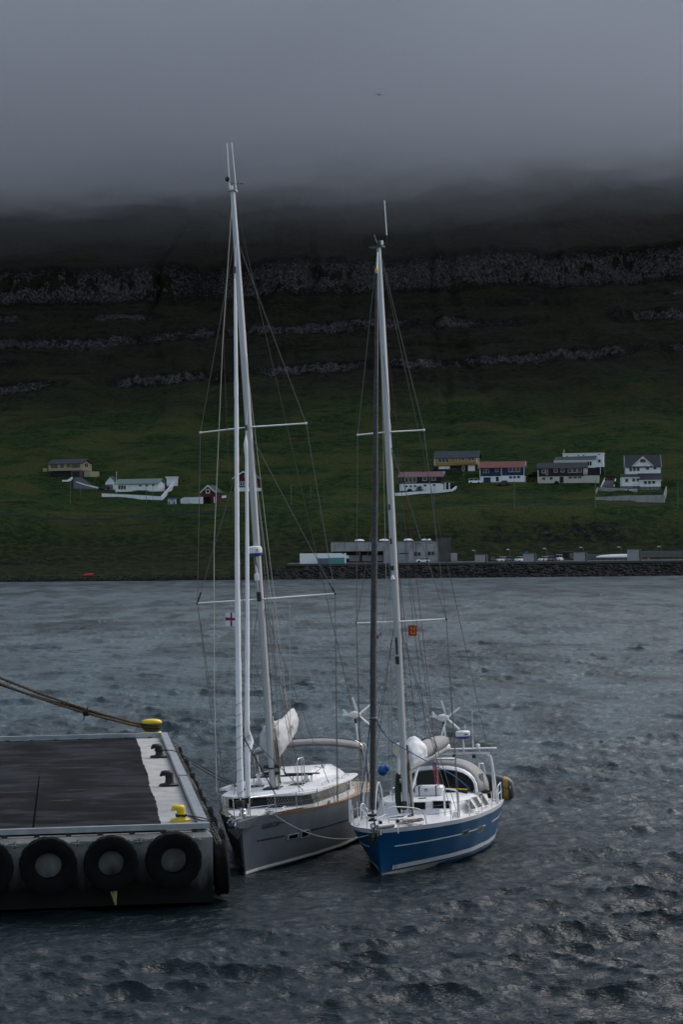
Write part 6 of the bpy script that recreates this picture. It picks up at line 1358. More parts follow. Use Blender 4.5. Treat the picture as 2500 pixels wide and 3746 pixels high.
    cb(H, c3, 'front_wall', M_vwhite, 947, 1128, 352, 444); cb(H, c3, 'front_wall', M_vwhite, 1128, 1338, 380, 452, y0=-1.0); cb(H, c3, 'base_wall', M_greyb, 953, 1128, 444, 500, y0=.15); cb(H, c3, 'base_wall', M_greyb, 1130, 1336, 452, 500, y0=-.85)
    for (xa, xb, ya, yb, y0) in ((935, 1120, 354, 322, -.5), (1113, 1350, 386, 316, -1.5)):
        m = MB(); m.prism([Vector((H.X(c3(xa, 0)[0]), y0, H.Z(c3(0, ya)[1]))), Vector((H.X(c3(xb, 0)[0]), y0, H.Z(c3(0, ya)[1]))), Vector((H.X(c3(xb, 0)[0]), 4.0, H.Z(c3(0, yb)[1]))), Vector((H.X(c3(xa, 0)[0]), 4.0, H.Z(c3(0, yb)[1])))], (0, 0, .15)); m.build('roof', M_rdark, H.root); cb(H, c3, 'eaves_board', M_trim, xa, xb, ya - 1, ya + 7, y0=y0 - .08, y1=y0)
    wins(H, c3, ((978, 1010, 368, 404), (1051, 1081, 366, 400), (1092, 1120, 365, 398)), y=0, t=.07); wins(H, c3, ((1167, 1199, 392, 427), (1208, 1240, 391, 426), (1250, 1283, 389, 424)), y=-1.0, t=.07); wins(H, c3, ((985, 1015, 447, 466), (1054, 1085, 446, 464), (1096, 1124, 446, 462)), y=.15, frame=M_greyb); wins(H, c3, ((1170, 1199, 458, 478), (1210, 1243, 457, 477), (1252, 1285, 456, 475)), y=-.85, t=.05)
    # beige house
    H = House('beige_house', 'long beige bungalow with slate roof high on the slope, garage below', 'house', c1(395, 0)[0], c1(680, 0)[0], c1(0, 325)[1], 862, R(-20), g, depth=9)
    cb(H, c1, 'upper_wall', M_beige, 395, 595, 216, 276, y0=.1); cb(H, c1, 'upper_wall', M_beige, 590, 680, 216, 276, y0=-.1); cb(H, c1, 'lower_wall', M_tar, 402, 590, 276, 345, y0=1.2); cb(H, c1, 'lower_wall', mat('brick_base', (.12, .085, .07), .9), 590, 680, 276, 345, y0=.1); cb(H, c1, 'garage_door', M_tar, 603, 660, 285, 330, y0=.02, y1=.2); cb(H, c1, 'base_wall', M_beige, 690, 745, 284, 345, y0=1, y1=9)
    H.roof(M_rslate, c1(388, 0)[0], c1(690, 0)[0], c1(0, 218)[1], c1(0, 178)[1], trim=mat('red_brown_trim', (.10, .03, .025), .7)); H.gable(M_beige, c1(668, 0)[0], c1(0, 218)[1], c1(0, 178)[1]); H.gable(M_beige, c1(396, 0)[0], c1(0, 218)[1], c1(0, 178)[1])
    wins(H, c1, ((418, 448, 220, 252), (454, 472, 220, 252), (499, 526, 220, 250), (554, 580, 219, 249)), y=.1, frame=M_tarb); wins(H, c1, ((595, 665, 217, 252, 2),), y=-.1, frame=M_tarb)
    m = MB()
    for dy in (3.4, 4.8): m.box((H.X(c1(681, 0)[0]) + .02, dy, H.Z(c1(0, 232)[1])), (.1, .7, 1.4))
    m.build('gable_windows', M_pane, H.root)['kind'] = 'stuff'
    cb(H, c1, 'planter_box', M_beige, 337, 375, 252, 278, y0=1, y1=3)
    # white bungalow with green roof
    H = House('white_bungalow', 'long white bungalow with pale green roof behind a white garden wall', 'house', c1(945, 0)[0], c1(1300, 0)[0], c1(0, 445)[1], 815, R(-14), g, depth=8.5)
    cb(H, c1, 'wall', M_vwhite, 1050, 1300, 378, 470, y0=.3); cb(H, c1, 'wall', M_vwhite, 945, 1050, 384, 470); H.roof(M_rgreen, c1(937, 0)[0], c1(1312, 0)[0], c1(0, 382)[1], c1(0, 340)[1]); H.gable(M_vwhite, c1(1290, 0)[0], c1(0, 382)[1], c1(0, 340)[1]); H.gable(M_vwhite, c1(948, 0)[0], c1(0, 382)[1], c1(0, 340)[1])
    wins(H, c1, ((967, 1036, 392, 428, 3),)); wins(H, c1, ((1140, 1163, 390, 406), (1195, 1218, 389, 405), (1249, 1271, 387, 403)), y=.3, t=.05)
    H = House('white_shed', 'small white gabled shed beside the long white bungalow', 'shed', c1(862, 0)[0], c1(945, 0)[0], c1(0, 428)[1], 824, R(-6), None, depth=6)
    cb(H, c1, 'wall', M_vwhite, 862, 945, 372, 440); a = c1(862, 372); c = c1(945, 318); H.front_gable(M_vwhite, a[0], c[0], a[1], c[1]); H.cross_roof(M_rdgreen, a[0], c[0], a[1], c[1] - 1, ov=.3); cb(H, c1, 'garage_door', M_greyb, 875, 925, 386, 428, y0=-.06, y1=.1)
    H = House('white_outbuilding', 'square white outbuilding at the right end of the garden wall', 'shed', c1(1365, 0)[0], c1(1452, 0)[0], c1(0, 398)[1], 824, 0, None, depth=5)
    cb(H, c1, 'wall', M_vwhite, 1365, 1450, 333, 420); cb(H, c1, 'roof', M_trim, 1355, 1456, 322, 334, y0=-.4, y1=5.4)
    # small red house with garage, dark red house
    H = House('red_garage', 'small dark red gabled house with green roof and open garage', 'house', c4(1112, 0)[0], c4(1195, 0)[0], c4(0, 420)[1], 785, R(-14), g, depth=9)
    cb(H, c4, 'wall', M_redb, 1112, 1195, 346, 382); cb(H, c4, 'wall', M_redb, 1168, 1195, 382, 440); cb(H, c4, 'back_wall', M_tar, 1112, 1170, 382, 440, y0=2.5); a = c4(1108, 350); c = c4(1199, 308); H.front_gable(M_redb, a[0], c[0], a[1], c[1]); H.cross_roof(M_rdgreen, a[0], c[0], a[1], c[1] - 2, trim=M_trim, ov=.2); wins(H, c4, ((1138, 1165, 330, 358),), t=.2); cb(H, c4, 'corner_board', M_trim, 1190, 1196, 380, 420, y0=-.06, y1=.1)
    H = House('dark_red_house', 'dark red gabled house with white base behind the grey yacht headsails', 'house', c4(1320, 0)[0], c4(1440, 0)[0], c4(0, 343)[1], 805, R(-16), g, depth=10)
    cb(H, c4, 'wall', M_redb, 1320, 1440, 258, 322); cb(H, c4, 'base_wall', M_vwhite, 1320, 1440, 320, 360, y0=-.03); a = c4(1314, 262); c = c4(1446, 222); H.front_gable(M_redb, a[0], c[0], a[1], c[1]); H.cross_roof(M_rdgreen, a[0], c[0], a[1], c[1] - 3, trim=M_trim, ov=.4); wins(H, c4, ((1356, 1388, 283, 311, 2), (1400, 1425, 283, 311)), t=.16); wins(H, c4, ((1385, 1410, 240, 256),), t=.1)
    # industrial building
    H = House('concrete_warehouse', 'long weathered concrete warehouse with dark loading bays by the shore', 'building', c5(443, 0)[0], c5(1262, 0)[0], c5(0, 318)[1], 688, 0, None, False, 14)
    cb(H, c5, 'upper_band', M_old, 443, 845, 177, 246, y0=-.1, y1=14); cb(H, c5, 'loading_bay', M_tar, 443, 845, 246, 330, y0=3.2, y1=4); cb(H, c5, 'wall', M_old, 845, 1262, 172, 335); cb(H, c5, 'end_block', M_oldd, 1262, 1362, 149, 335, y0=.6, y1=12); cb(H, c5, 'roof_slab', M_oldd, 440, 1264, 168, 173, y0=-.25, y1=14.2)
    for (xa, xb) in ((582, 655), (682, 762), (764, 842)): cb(H, c5, 'bay_door', M_old, xa, xb, 278, 322, y0=3.0, y1=3.19)
    for x in (443, 655, 843): cb(H, c5, 'pillar', M_oldd, x, x + 14, 246, 335, y0=.2, y1=1.0)
    for i, x in enumerate(range(470, 1250, 78)): cb(H, c5, 'wall_joint', M_oldd, x, x + 2, 178, 244 if x < 845 else 318, y0=-.13, y1=-.02)
    cb(H, c5, 'big_door', mat('grey_door', (.30, .30, .31), .7), 966, 1040, 236, 318, y0=-.06, y1=.1); cb(H, c5, 'door_band', M_tar, 968, 1038, 262, 270, y0=-.1, y1=0)
    wins(H, c5, ((1080, 1103, 256, 286), (1108, 1129, 256, 285), (1184, 1208, 253, 283), (1213, 1234, 253, 281)), frame=M_greyb)
    for (xa, xb, y) in ((1085, 1130, 190), (1190, 1222, 188)): cb(H, c5, 'lintel_mark', M_oldd, xa, xb, y, y + 4, y0=-.05, y1=.05)
    for (x, y) in ((663, 176), (850, 172), (1038, 169), (1178, 166)):
        m = MB(); m.lathe([(1.6, 0), (1.55, .35), (1.2, .62), (.6, .75), (.05, .78)], 14, (H.X(c5(x, 0)[0]), 4, H.Z(c5(0, 172)[1]))); m.build('skylight_dome', M_vwhite, H.root, True)
    m = MB(); m.box((H.X(c5(1183, 0)[0]), 3, H.Z(c5(0, 152)[1])), (.7, .7, 1.9)); m.build('chimney', M_tar, H.root)
    # box trailer, containers, cabinet
    H = House('box_trailer', 'long white box trailer parked at the left end of the warehouse', 'trailer', c5(205, 0)[0], c5(560, 0)[0], c5(0, 348)[1], 678, R(3), None, False, 2.6)
    cb(H, c5, 'body', mat('trailer_white', (.85, .85, .86), .5, var=.04), 205, 560, 262, 346); cb(H, c5, 'rear_frame', M_trim, 548, 581, 280, 303, y0=.3, y1=2.3); cb(H, c5, 'vent', M_rdgreen, 529, 545, 258, 268, y0=-.05, y1=.1)
    for x in (232, 262): m = MB(); m.lathe([(.5, -.15), (.5, .15)], 12, (H.X(c5(x, 0)[0]), .2, -.3), (0, 1, 0)); m.build('wheel', M_rub, H.root)
    m = MB(); m.box((H.W * .8, 1.2, -.55), (.3, 1.6, 1.1)); m.build('support_leg', M_tar, H.root)
    Mt = mat('teal_container_paint', (.10, .32, .29), .6, var=.2, scale=1.2, dirt=(.2, .35, .33), dirt_amt=.5)
    for (xa, xb, ya, yb, Y, lab) in ((422, 546, 294, 352, 672, 'pale teal corrugated container in front of the white trailer'), (340, 422, 298, 328, 674, 'smaller darker teal container left of the pale teal one')):
        H = House('shipping_container', lab, 'container', c5(xa, 0)[0], c5(xb, 0)[0], c5(0, yb)[1], Y, 0, 'containers by the trailer', False, 2.4)
        cb(H, c5, 'body', Mt if xa > 400 else mat('dull_teal_paint', (.06, .20, .19), .7, var=.3), xa, xb, ya, yb + 14)
        n = int(H.W / .5)
        for i in range(n): m = MB(); m.box((H.W * (i + .5) / n, -.05, H.Z(c5(0, (ya + yb) / 2)[1])), (.22, .1, (yb - ya) * .4783 * H.s * .92)); m.build('corrugation', Mt, H.root)
    m = MB(); p = P(*c5(403, 350), 673); m.box((0, 0, .4), (3.0, 1.6, 2.2)); o = tag(m.build('skip', M_greyb, None), 'grey steel skip below the smaller teal container', 'skip'); o.location = p
    m = MB(); p = P(*c5(1385, 320), 684); m.box((0, 0, 1.25), (1.9, 1.6, 2.5), bev=.1); o = tag(m.build('white_cabinet', M_old, None), 'pale upright utility box right of the warehouse', 'utility box'); o.location = p
    # bus shelter
    H = House('bus_shelter', 'small blue and white bus shelter below the white garden wall', 'bus shelter', c1(1375, 0)[0], c1(1442, 0)[0], c1(0, 546)[1], 778, 0, None, True, 2.2)
    cb(H, c1, 'roof', M_bprint, 1370, 1446, 494, 502, y0=-.3, y1=2.4); cb(H, c1, 'back_wall', M_vwhite, 1375, 1442, 502, 546, y0=2, y1=2.2)
    for x in (1375, 1400, 1425, 1436): cb(H, c1, 'post', M_trim, x, x + 6, 502, 546, y0=0, y1=.3)
    for (xa, xb) in ((1378, 1393), (1420, 1434)): cb(H, c1, 'blue_panel', mat('blue_panel_paint', (.02, .10, .38), .5), xa, xb, 527, 546, y0=-.05, y1=.05)

    # walls standing in the slope
    def wall(label, pts, Y, h, mt, name='garden_wall', th=.35, cap=None):
        """pts: (px, py) of the wall foot with depths Y"""
        F = [on_hill(*p, 740, 900) for p in pts]; r_ = empty(name, label, 'wall', F[0]); o = r_.location.copy()
        for (a, ha), (c, hc) in zip(list(zip(F, h)), list(zip(F, h))[1:]):
            A, C_ = a - o, c - o; d = Vector((C_.x - A.x, C_.y - A.y, 0)).normalized(); n = Vector((-d.y, d.x, 0)) * th
            m = MB(); vs = [A - Vector((0, 0, 2)), C_ - Vector((0, 0, 2)), C_ + Vector((0, 0, hc)), A + Vector((0, 0, ha))]; m.prism(vs, n); m.build('wall_panel', mt, r_)
            m = MB(); vs = [A + Vector((0, 0, ha)) - n * .12, C_ + Vector((0, 0, hc)) - n * .12, C_ + Vector((0, 0, hc + .12)) - n * .12, A + Vector((0, 0, ha + .12)) - n * .12]; m.prism(vs, n * 1.24); m.build('coping', mt, r_)
        return r_
    wall('long white garden wall below the white bungalow, rising at its right end', [c1(832, 488), c1(1090, 500), c1(1325, 515), c1(1375, 455), c1(1455, 375)], [800, 798, 795, 806, 826], [1.2, 1.2, 1.3, 1.2, 1.6], M_vwhite)
    wall('white wall descending beside the beige house driveway', [c1(622, 385), c1(690, 408), c1(800, 428)], [842, 836, 830], [1.0, .9, .8], M_vwhite); wall('short white wall left of the beige house driveway', [c1(508, 364), c1(560, 364), c1(594, 345)], [848, 850, 856], [.5, .6, .8], M_vwhite)
    wall('bright white wall left of the small red house', [c4(976, 424), c4(1000, 424), c4(1114, 424)], [783, 783, 783], [1.6, 2.2, 2.4], M_vwhite); wall('low white wall right of the small red house', [c4(1198, 398), c4(1268, 384)], [788, 792], [1.2, .7], M_vwhite)
    wall('long low white wall below the rose roofed dark house', [c2(50, 553), c2(300, 532), c2(650, 506), c2(692, 470)], [797, 799, 802, 812], [.9, .8, .7, .6], M_vwhite)
    wall('high grey white retaining wall below the tall white house', [c3(668, 585), c3(1000, 590), c3(1382, 614), c3(1407, 520)], [796, 797, 798, 812], [.9, 1.7, 2.7, 2.6], mat('grey_white_wall', (.36, .355, .34), .85, var=.2, scale=.5, dirt=(.15, .15, .14), dirt_amt=.6, dirt_scale=.4)); wall('low grey wall along the drive left of the tall white house', [c3(684, 522), c3(702, 490), c3(960, 492), c3(1100, 508)], [800, 806, 805, 804], [.6, 1.1, .9, .7], mat('grey_white_wall', (.36, .355, .34)))
    for (a, c) in ((c3(735, 462), c3(775, 380)), (c3(868, 462), c3(884, 385))): wall('thin white kerb wall ' + ('left' if a[0] < 2240 else 'right') + ' of the steep drive', [a, c], [803, 822], [.5, .5], M_vwhite, 'drive_wall', .25)
    # driveways, roads
    def sheet(name, quads, mt, lift=.3):
        for i, q in enumerate(quads):
            m = MB(); pts = [on_hill(*p, 740, 900) for p, Y in q]; m.add([p + Vector((0, 0, lift)) for p in pts] + [p + Vector((0, 0, lift - 1.2)) for p in pts], [(0, 1, 2, 3), (7, 6, 5, 4)] + [(k, (k + 1) % 4, 4 + (k + 1) % 4, 4 + k) for k in range(4)]); o = m.build(name, mt); o['kind'] = 'structure'
    sheet('driveway', [((c3(745, 465), 802), (c3(868, 465), 802), (c3(880, 385), 822), (c3(775, 385), 822)), ((c1(600, 425), 834), (c1(800, 430), 826), (c1(660, 330), 858), (c1(600, 335), 858))], M_road)
    # vehicles
    def car(label, px, py, Y, yaw, paint, l=4.3, hgt=1.45, kind='car', scale=1.0, name='parked_car'):
        loc = P(px, py, Y) if Y < 700 else on_hill(px, py, 740, 900)
        if Y < 700: loc.z = 4.27
        r_ = empty(name, label, 'car' if kind == 'car' else 'van', loc, yaw, 'vehicles parked in the village'); w = 1.75 * scale; l *= scale; hgt *= scale; hb = .58 * hgt
        m = MB(); rings = []
        for x, z0, z1, k in ((-l / 2, .32, .62, .80), (-l * .47, .22, .78, .94), (-l * .3, .2, .84, 1), (0, .2, .86, 1), (l * .28, .2, .86, 1), (l * .46, .22, .84, .95), (l / 2, .32, .72, .84)):
            y = w / 2 * k; z1 *= hb / .86; rings.append([Vector((x, -y, z0)), Vector((x, y, z0)), Vector((x, y, z1 - .1)), Vector((x, y * .86, z1)), Vector((x, -y * .86, z1)), Vector((x, -y, z1 - .1))])
        m.loft(rings); body = m.build('body', paint, r_, True)
        tp = [(-l * .20, hb), (-l * .06, hgt), (l * .30, hgt), (l * .45, hb)] if kind != 'van' else [(-l * .38, hb), (-l * .26, hgt), (l * .47, hgt), (l * .485, hb)]
        m = MB(); m.prism([Vector((x, -w * .44, z - .02)) for x, z in tp], (0, w * .88, 0)); m.build('cabin_glass', M_pane, r_)
        m = MB(); m.prism([Vector((tp[1][0] - .02, -w * .40, hgt)), Vector((tp[1][0] + .0, w * .40, hgt)), Vector((tp[2][0], w * .40, hgt)), Vector((tp[2][0], -w * .40, hgt))], (0, 0, .05)); m.build('roof_panel', paint, r_)
        for x in (tp[1][0] + .05, (tp[1][0] + tp[2][0]) / 2, tp[2][0] - .02):
            m = MB(); m.box((x, 0, (hb + hgt) / 2), (.09, w * .885, hgt - hb)); m.build('roof_pillar', paint, r_)
        for x in (-l * .31, l * .31):
            for y in (-w * .46, w * .46): m = MB(); m.lathe([(.32, -.1), (.34, -.08), (.34, .08), (.32, .1)], 12, (x, y, .33), (0, 1, 0)); m.build('wheel', M_rub, r_, True)
        for y in (-w * .34, w * .34): m = MB(); m.box((-l / 2 + .03, y, .62 * hb / .86), (.1, .34, .14)); m.build('headlight', M_lamp, r_)
        return r_
    cw = mat('white_car_paint', (.85, .86, .88), .3, var=.04); cg = mat('silver_car_paint', (.48, .50, .52), .3, .4, var=.05); cd = mat('black_car_paint', (.012, .014, .016), .25, var=.1); cr = mat('red_car_paint', (.16, .012, .02), .3, var=.1); cdr = mat('maroon_car_paint', (.07, .022, .02), .35, var=.1); cbg = mat('blue_grey_car_paint', (.12, .14, .17), .3, .3)
    f = R(75)
    for (x0, x1, y, paint, lab, yaw, kd) in ((333, 375, 195, cdr, 'dark red car, first in the row of cars behind the rocks', R(100), 'car'), (388, 436, 195, cw, 'white car between the dark red car and the grey car', R(52), 'car'), (441, 480, 194, cbg, 'blue grey car between two white cars behind the rocks', R(70), 'car'), (502, 548, 194, cw, 'white hatchback just left of the middle concrete block', R(60), 'car'), (655, 708, 188, cw, 'white car right of the middle concrete block', R(48), 'car'), (706, 738, 176, cg, 'silver car half hidden behind the white and grey cars', R(62), 'car'), (716, 752, 185, cbg, 'grey car in front of the silver one', R(62), 'car'), (758, 800, 172, cw, 'white van beside the dark container on the yard', R(60), 'van')):
        a = c6((x0 + x1) / 2, y); car(lab, a[0], a[1] - 3, 682 if y > 180 else 690, yaw, paint, 4.3, 1.5 if kd == 'car' else 1.9, kd)
    a = c5(1145, 318); car('white car parked against the warehouse wall', a[0], a[1], 684, R(8), cw)
    a = c2(1172, 446); car('black off-road car parked on grass below the navy house', a[0], a[1], 818, R(4), cd, 4.6, 1.8, 'car', 1.05); a = c2(880, 425); car('white pickup van between ochre and navy houses', a[0], a[1], 832, R(178), cw, 4.8, 1.9, 'van')
    a = c3(806, 388); car('red car at the top of the steep drive', a[0], a[1], 823, R(2), cr, 4.2, 1.45); a = c3(1038, 496); car('silver car parked in front of the tall white house', a[0], a[1], 803, R(184), cg, 4.3, 1.4)
    a = c1(850, 428); car('dark off-road car beside the white shed', a[0], a[1], 819, R(6), cd, 4.6, 1.7); a = c4(1070, 422); car('black car in front of the bright white wall', a[0], a[1], 779, R(80), cd, 4.3, 1.7); a = c4(1121, 420); car('red car in the mouth of the red garage', a[0], a[1], 782, R(80), cr, 4.2, 1.5); a = c2(1490, 352); car('dark car left of the brown black house', a[0], a[1], 838, R(3), cd)
    # yard along the right shore
    for (xa, xb, ya, yb, lab) in ((242, 306, 156, 206, 'square concrete block standing left of the row of cars'), (550, 618, 150, 206, 'square concrete block between the two rows of cars'), (872, 944, 141, 196, 'concrete block right of the dark container'), (1214, 1288, 123, 188, 'tall concrete block in front of the grey road barrier')):
        H = House('concrete_block', lab, 'concrete block', c6(xa, 0)[0], c6(xb, 0)[0], c6(0, yb)[1], 672, R(-12), 'concrete blocks above the rocks', False, 3.0); cb(H, c6, 'block', M_old, xa, xb, ya, yb + 16); cb(H, c6, 'cap_slab', M_oldd, xa - 2, xb + 2, ya - 4, ya, y0=-.1, y1=3.1); cb(H, c6, 'shadow_side', M_oldd, xb, xb + 9, ya, yb + 10, y0=.4, y1=2.8)  # right side in darker concrete: its shade is put into the colour
    H = House('dark_container', 'black open container on the yard beside the white van', 'container', c6(801, 0)[0], c6(864, 0)[0], c6(0, 178)[1], 680, R(-6), 'containers by the trailer', False, 2.5); cb(H, c6, 'body', M_tar, 801, 864, 138, 180); cb(H, c6, 'end_panel', M_greyb, 846, 864, 146, 178, y0=-.05, y1=.05); cb(H, c6, 'top_rail', M_greyb, 800, 865, 136, 139, y0=-.05, y1=2.5)
    for (xa, xb, ya, yb, Y, lab) in ((957, 1213, 152, 184, 690, 'grey horizontal rail barrier along the shore road'), (1302, 1570, 132, 172, 694, 'grey rail barrier running on to the right of the tall concrete block')):
        H = House('road_barrier', lab, 'barrier', c6(xa, 0)[0], c6(xb, 0)[0], c6(0, yb)[1], Y, 0, 'barriers along the shore road', False, .3)
        for k in range(5): cb(H, c6, 'rail', M_pole, xa, xb, ya + (yb - ya) * k / 5 + 1, ya + (yb - ya) * (k + .72) / 5, y0=0, y1=.12)
        for k in range(8): x = xa + (xb - xa) * k / 7; cb(H, c6, 'post', M_tar, x - 1.5, x + 1.5, ya, yb + 8, y0=.13, y1=.3)
    p = P(*c6(1138, 172), 684); r_ = empty('upturned_boat', 'upturned white boat lying along the grey barrier', 'boat', p); m = MB(); m.loft([[Vector((x, w * math.cos(a), max(0, h * math.sin(a)))) for a in [math.pi * i / 8 for i in range(9)]] for x, w, h in ((-6, .1, .3), (-4.5, .8, .7), (-1, 1.1, .95), (3, 1.1, 1.0), (6.2, 1.0, .95))]); m.build('hull', M_vwhite, r_, True); m = MB(); m.box((0, 0, 1.0), (9, .08, .06)); m.build('keel', M_greyb, r_)
    for i, (x, y) in enumerate(((248, 130), (467, 124), (700, 118), (933, 111), (1175, 109), (1430, 105))):
        p = P(*c6(x, y), 700); r_ = empty('street_lamp', 'slim street lamp ' + ('nearest the warehouse', 'over the first row of cars', 'over the cars right of the middle block', 'beside the block right of the dark container', 'just left of the tall concrete block', 'farthest right along the barrier')[i], 'street lamp', (p.x, p.y, 4.25), 0, 'street lamps along the shore road'); h = p.z - 4.25
        m = MB(); m.tube([(0, 0, -1), (0, 0, h), (-.5, 0, h + .1)], .06, 6); m.build('pole', M_pole, r_); m = MB(); m.box((-.75, 0, h + .1), (.95, .4, .3), bev=.06); m.build('lamp_head', M_lamp, r_)
    p = P(*c6(570, 141), 690); r_ = empty('blue_sign', 'small round blue sign on a post above the parked cars', 'sign', (p.x, p.y, 4.25)); m = MB(); m.tube([(0, 0, -.5), (0, 0, p.z - 4.25)], .05, 6); m.build('post', M_pole, r_); m = MB(); m.lathe([(.45, -.03), (.45, .03)], 16, (0, -.08, p.z - 4.25), (0, 1, 0)); m.build('sign_plate', mat('blue_sign_paint', (.03, .16, .42), .5), r_)
    for (x, y, lab) in ((243, 196, 'small red object beside the left concrete block'), (682, 188, 'small red marker in front of the cars right of middle block'), (870, 172, 'red marker at the edge of the dark container'), (1348, 180, 'red marker in front of the right barrier')):
        m = MB(); m.lathe([(.28, 0), (.2, .35), (.06, .75)], 8); o = tag(m.build('marker_cone', mat('red_marker', (.55, .03, .03), .5), None, True), lab, 'cone', 'red markers on the yard'); o.location = P(*c6(x, y + 4), 673)
    # utility poles and flagpole
    for (px, yt, yb, Y, lab) in ((c1(577, 0)[0], c1(0, 360)[1], c1(0, 545)[1], 776, 'wooden pole below the beige house driveway'), (c1(660, 0)[0], c1(0, 412)[1], c1(0, 486)[1], 800, 'short pole right of the beige house driveway'), (c1(1198, 0)[0], c1(0, 388)[1], c1(0, 545)[1], 780, 'left of two poles in front of the white bungalow'), (c1(1252, 0)[0], c1(0, 384)[1], c1(0, 530)[1], 780, 'right of two poles in front of the white bungalow'), (c2(762, 0)[0], c2(0, 190)[1], c2(0, 385)[1], 835, 'thin pole in front of the ochre house'), (c2(1293, 0)[0], c2(0, 398)[1], c2(0, 680)[1], 782, 'pole on the slope below the navy house'), (c2(460, 0)[0], c2(0, 430)[1], c2(0, 668)[1], 782, 'pole below the rose roofed dark house'), (c3(675, 0)[0], c3(0, 380)[1], c3(0, 665)[1], 785, 'pole at the left end of the grey white retaining wall'), (2483, 1765, 1860, 785, 'pole near the right edge of the picture above the road'), (1066, 1775, 1848, 782, 'pole right of the dark red house beyond the rigging'), (1137, 1780, 1822, 790, 'shorter pole further right of the dark red house')):
        p = on_hill(px, yb, 740, 900); h = (yb - yt) * p.y / FPX; gz = p.z; r_ = empty('utility_pole', lab, 'pole', (p.x, p.y, min(gz, p.z)), 0, 'poles in the village'); m = MB(); m.tube([(0, 0, -1), (0, 0, p.z + h - min(gz, p.z))], .09, 6); m.build('pole', M_pole, r_); m = MB(); m.box((0, 0, p.z + h - min(gz, p.z) - .3), (.7, .08, .08)); m.build('cross_arm', M_pole, r_)
    p = P(c1(955, 0)[0], c1(0, 445)[1], 811); r_ = empty('flagpole', 'white flagpole at the left corner of the white bungalow', 'flagpole', p); m = MB(); m.tube([(0, 0, -.5), (0, 0, 160 * .4464 * 811 / FPX)], .09, 6); m.build('pole', M_trim, r_); m = MB(); m.ball((0, 0, 160 * .4464 * 811 / FPX), .18, 8, 6); m.build('finial', M_trim, r_)
    # white carport posts by the dark house
    p = P(*c2(592, 486), 804); r_ = empty('white_gateposts', 'white porch frame with two posts right of rose roofed house', 'porch', p)
    for dx in (-.5, .55): m = MB(); m.box((dx * 1.4, 0, 1.2), (.45, .3, 2.6)); m.build('post', M_vwhite, r_)
    m = MB(); m.box((.4, 1.5, 2.7), (5, 3.4, .25)); m.build('roof', M_greyb, r_)
    # garden shrubs
    def shrub(label, px, py, Y, w, h, n=260, seed=0):
        rg = random.Random(seed); c = on_hill(px, py, 740, 900); r_ = empty('shrub', label, 'shrub', c, 0, 'garden shrubs'); m = MB()
        for i in range(n):
            a = rg.uniform(0, 6.28); t = rg.random() ** .5; z = rg.random(); r0 = w * t * (1 - .6 * z * z) * rg.uniform(.7, 1.1); p = Vector((r0 * math.cos(a), r0 * .7 * math.sin(a), h * z * rg.uniform(.7, 1.1))); s_ = rg.uniform(.12, .28)
            u = Vector((rg.uniform(-1, 1), rg.uniform(-1, 1), rg.uniform(-.3, 1))).normalized(); v = u.orthogonal().normalized(); m.add([p - u * s_, p + v * s_ * .5, p + u * s_, p - v * s_ * .5], [(0, 1, 2, 3)])
        m.build('foliage', mat('shrub_leaves', (.030, .045, .018), .8, var=.6, scale=1.5), r_); m = MB(); m.tube([(0, 0, -.5), (.05, 0, h * .6)], .08, 5); m.build('stem', M_tarb, r_)
    for i, (q, w, h, Y, lab) in enumerate(((c3(430, 405), 2.6, 1.9, 816, 'large dark bush in front of the brown black house'), (c3(275, 415), 1.0, .9, 817, 'small bush left of the brown black house door'), (c3(120, 412), .9, .8, 817, 'small bush at the left end of the brown black house'), (c2(300, 500), 1.9, 1.8, 803, 'rounded bush under the windows of the rose roofed house'), (c2(450, 480), 1.8, 2.0, 803, 'taller bush right of centre below the rose roofed house'), (c2(540, 470), 2.0, 2.4, 803, 'dark bush beside the white porch posts'), (c2(640, 470), 2.4, 2.0, 806, 'broad bush right of the white porch posts'), (c2(200, 505), 1.2, .9, 802, 'low bush at the left of the rose roofed house'), (c2(640, 330), 3.4, 2.2, 846, 'dark bushes under the ochre house'), (c2(470, 290), 1.4, 1.8, 850, 'bush at the left corner of the ochre house'), (c3(1260, 545), 4.5, 1.4, 801, 'clipped hedge behind the grey white retaining wall'), (c3(820, 545), 4.5, 1.2, 801, 'long hedge behind the left part of the retaining wall'), (c1(1150, 452), 5, .8, 806, 'low hedge in front of the white bungalow'))): shrub(lab, q[0], q[1], Y, w, h, 320 if w < 3 else 600, i)
    # red dinghy on the left shore
    a = c1(725, 1138); p = on_hill(a[0], a[1], 656, 700); r_ = empty('red_dinghy', 'small red boat pulled up on the dark rocky shore', 'boat', p + Vector((0, -.3, .25)), R(-12)); m = MB(); m.loft([[Vector((x, w * math.cos(t_), .55 * h * math.sin(t_) + zz)) for t_ in [2 * math.pi * i / 10 for i in range(10)]] for x, w, h, zz in ((-1.3, .5, .75, 0), (-.6, .75, .95, 0), (.5, .7, 1, .1), (1.1, .4, .8, .2), (1.5, .05, .3, .35))]); m.build('hull', mat('red_boat_paint', (.55, .012, .03), .5, var=.2), r_, True); m = MB(); m.box((-.2, 0, .35), (.3, 1.2, .06)); m.build('thwart', M_wood, r_)
    # shore road on the upper terrace
    ys = []; 
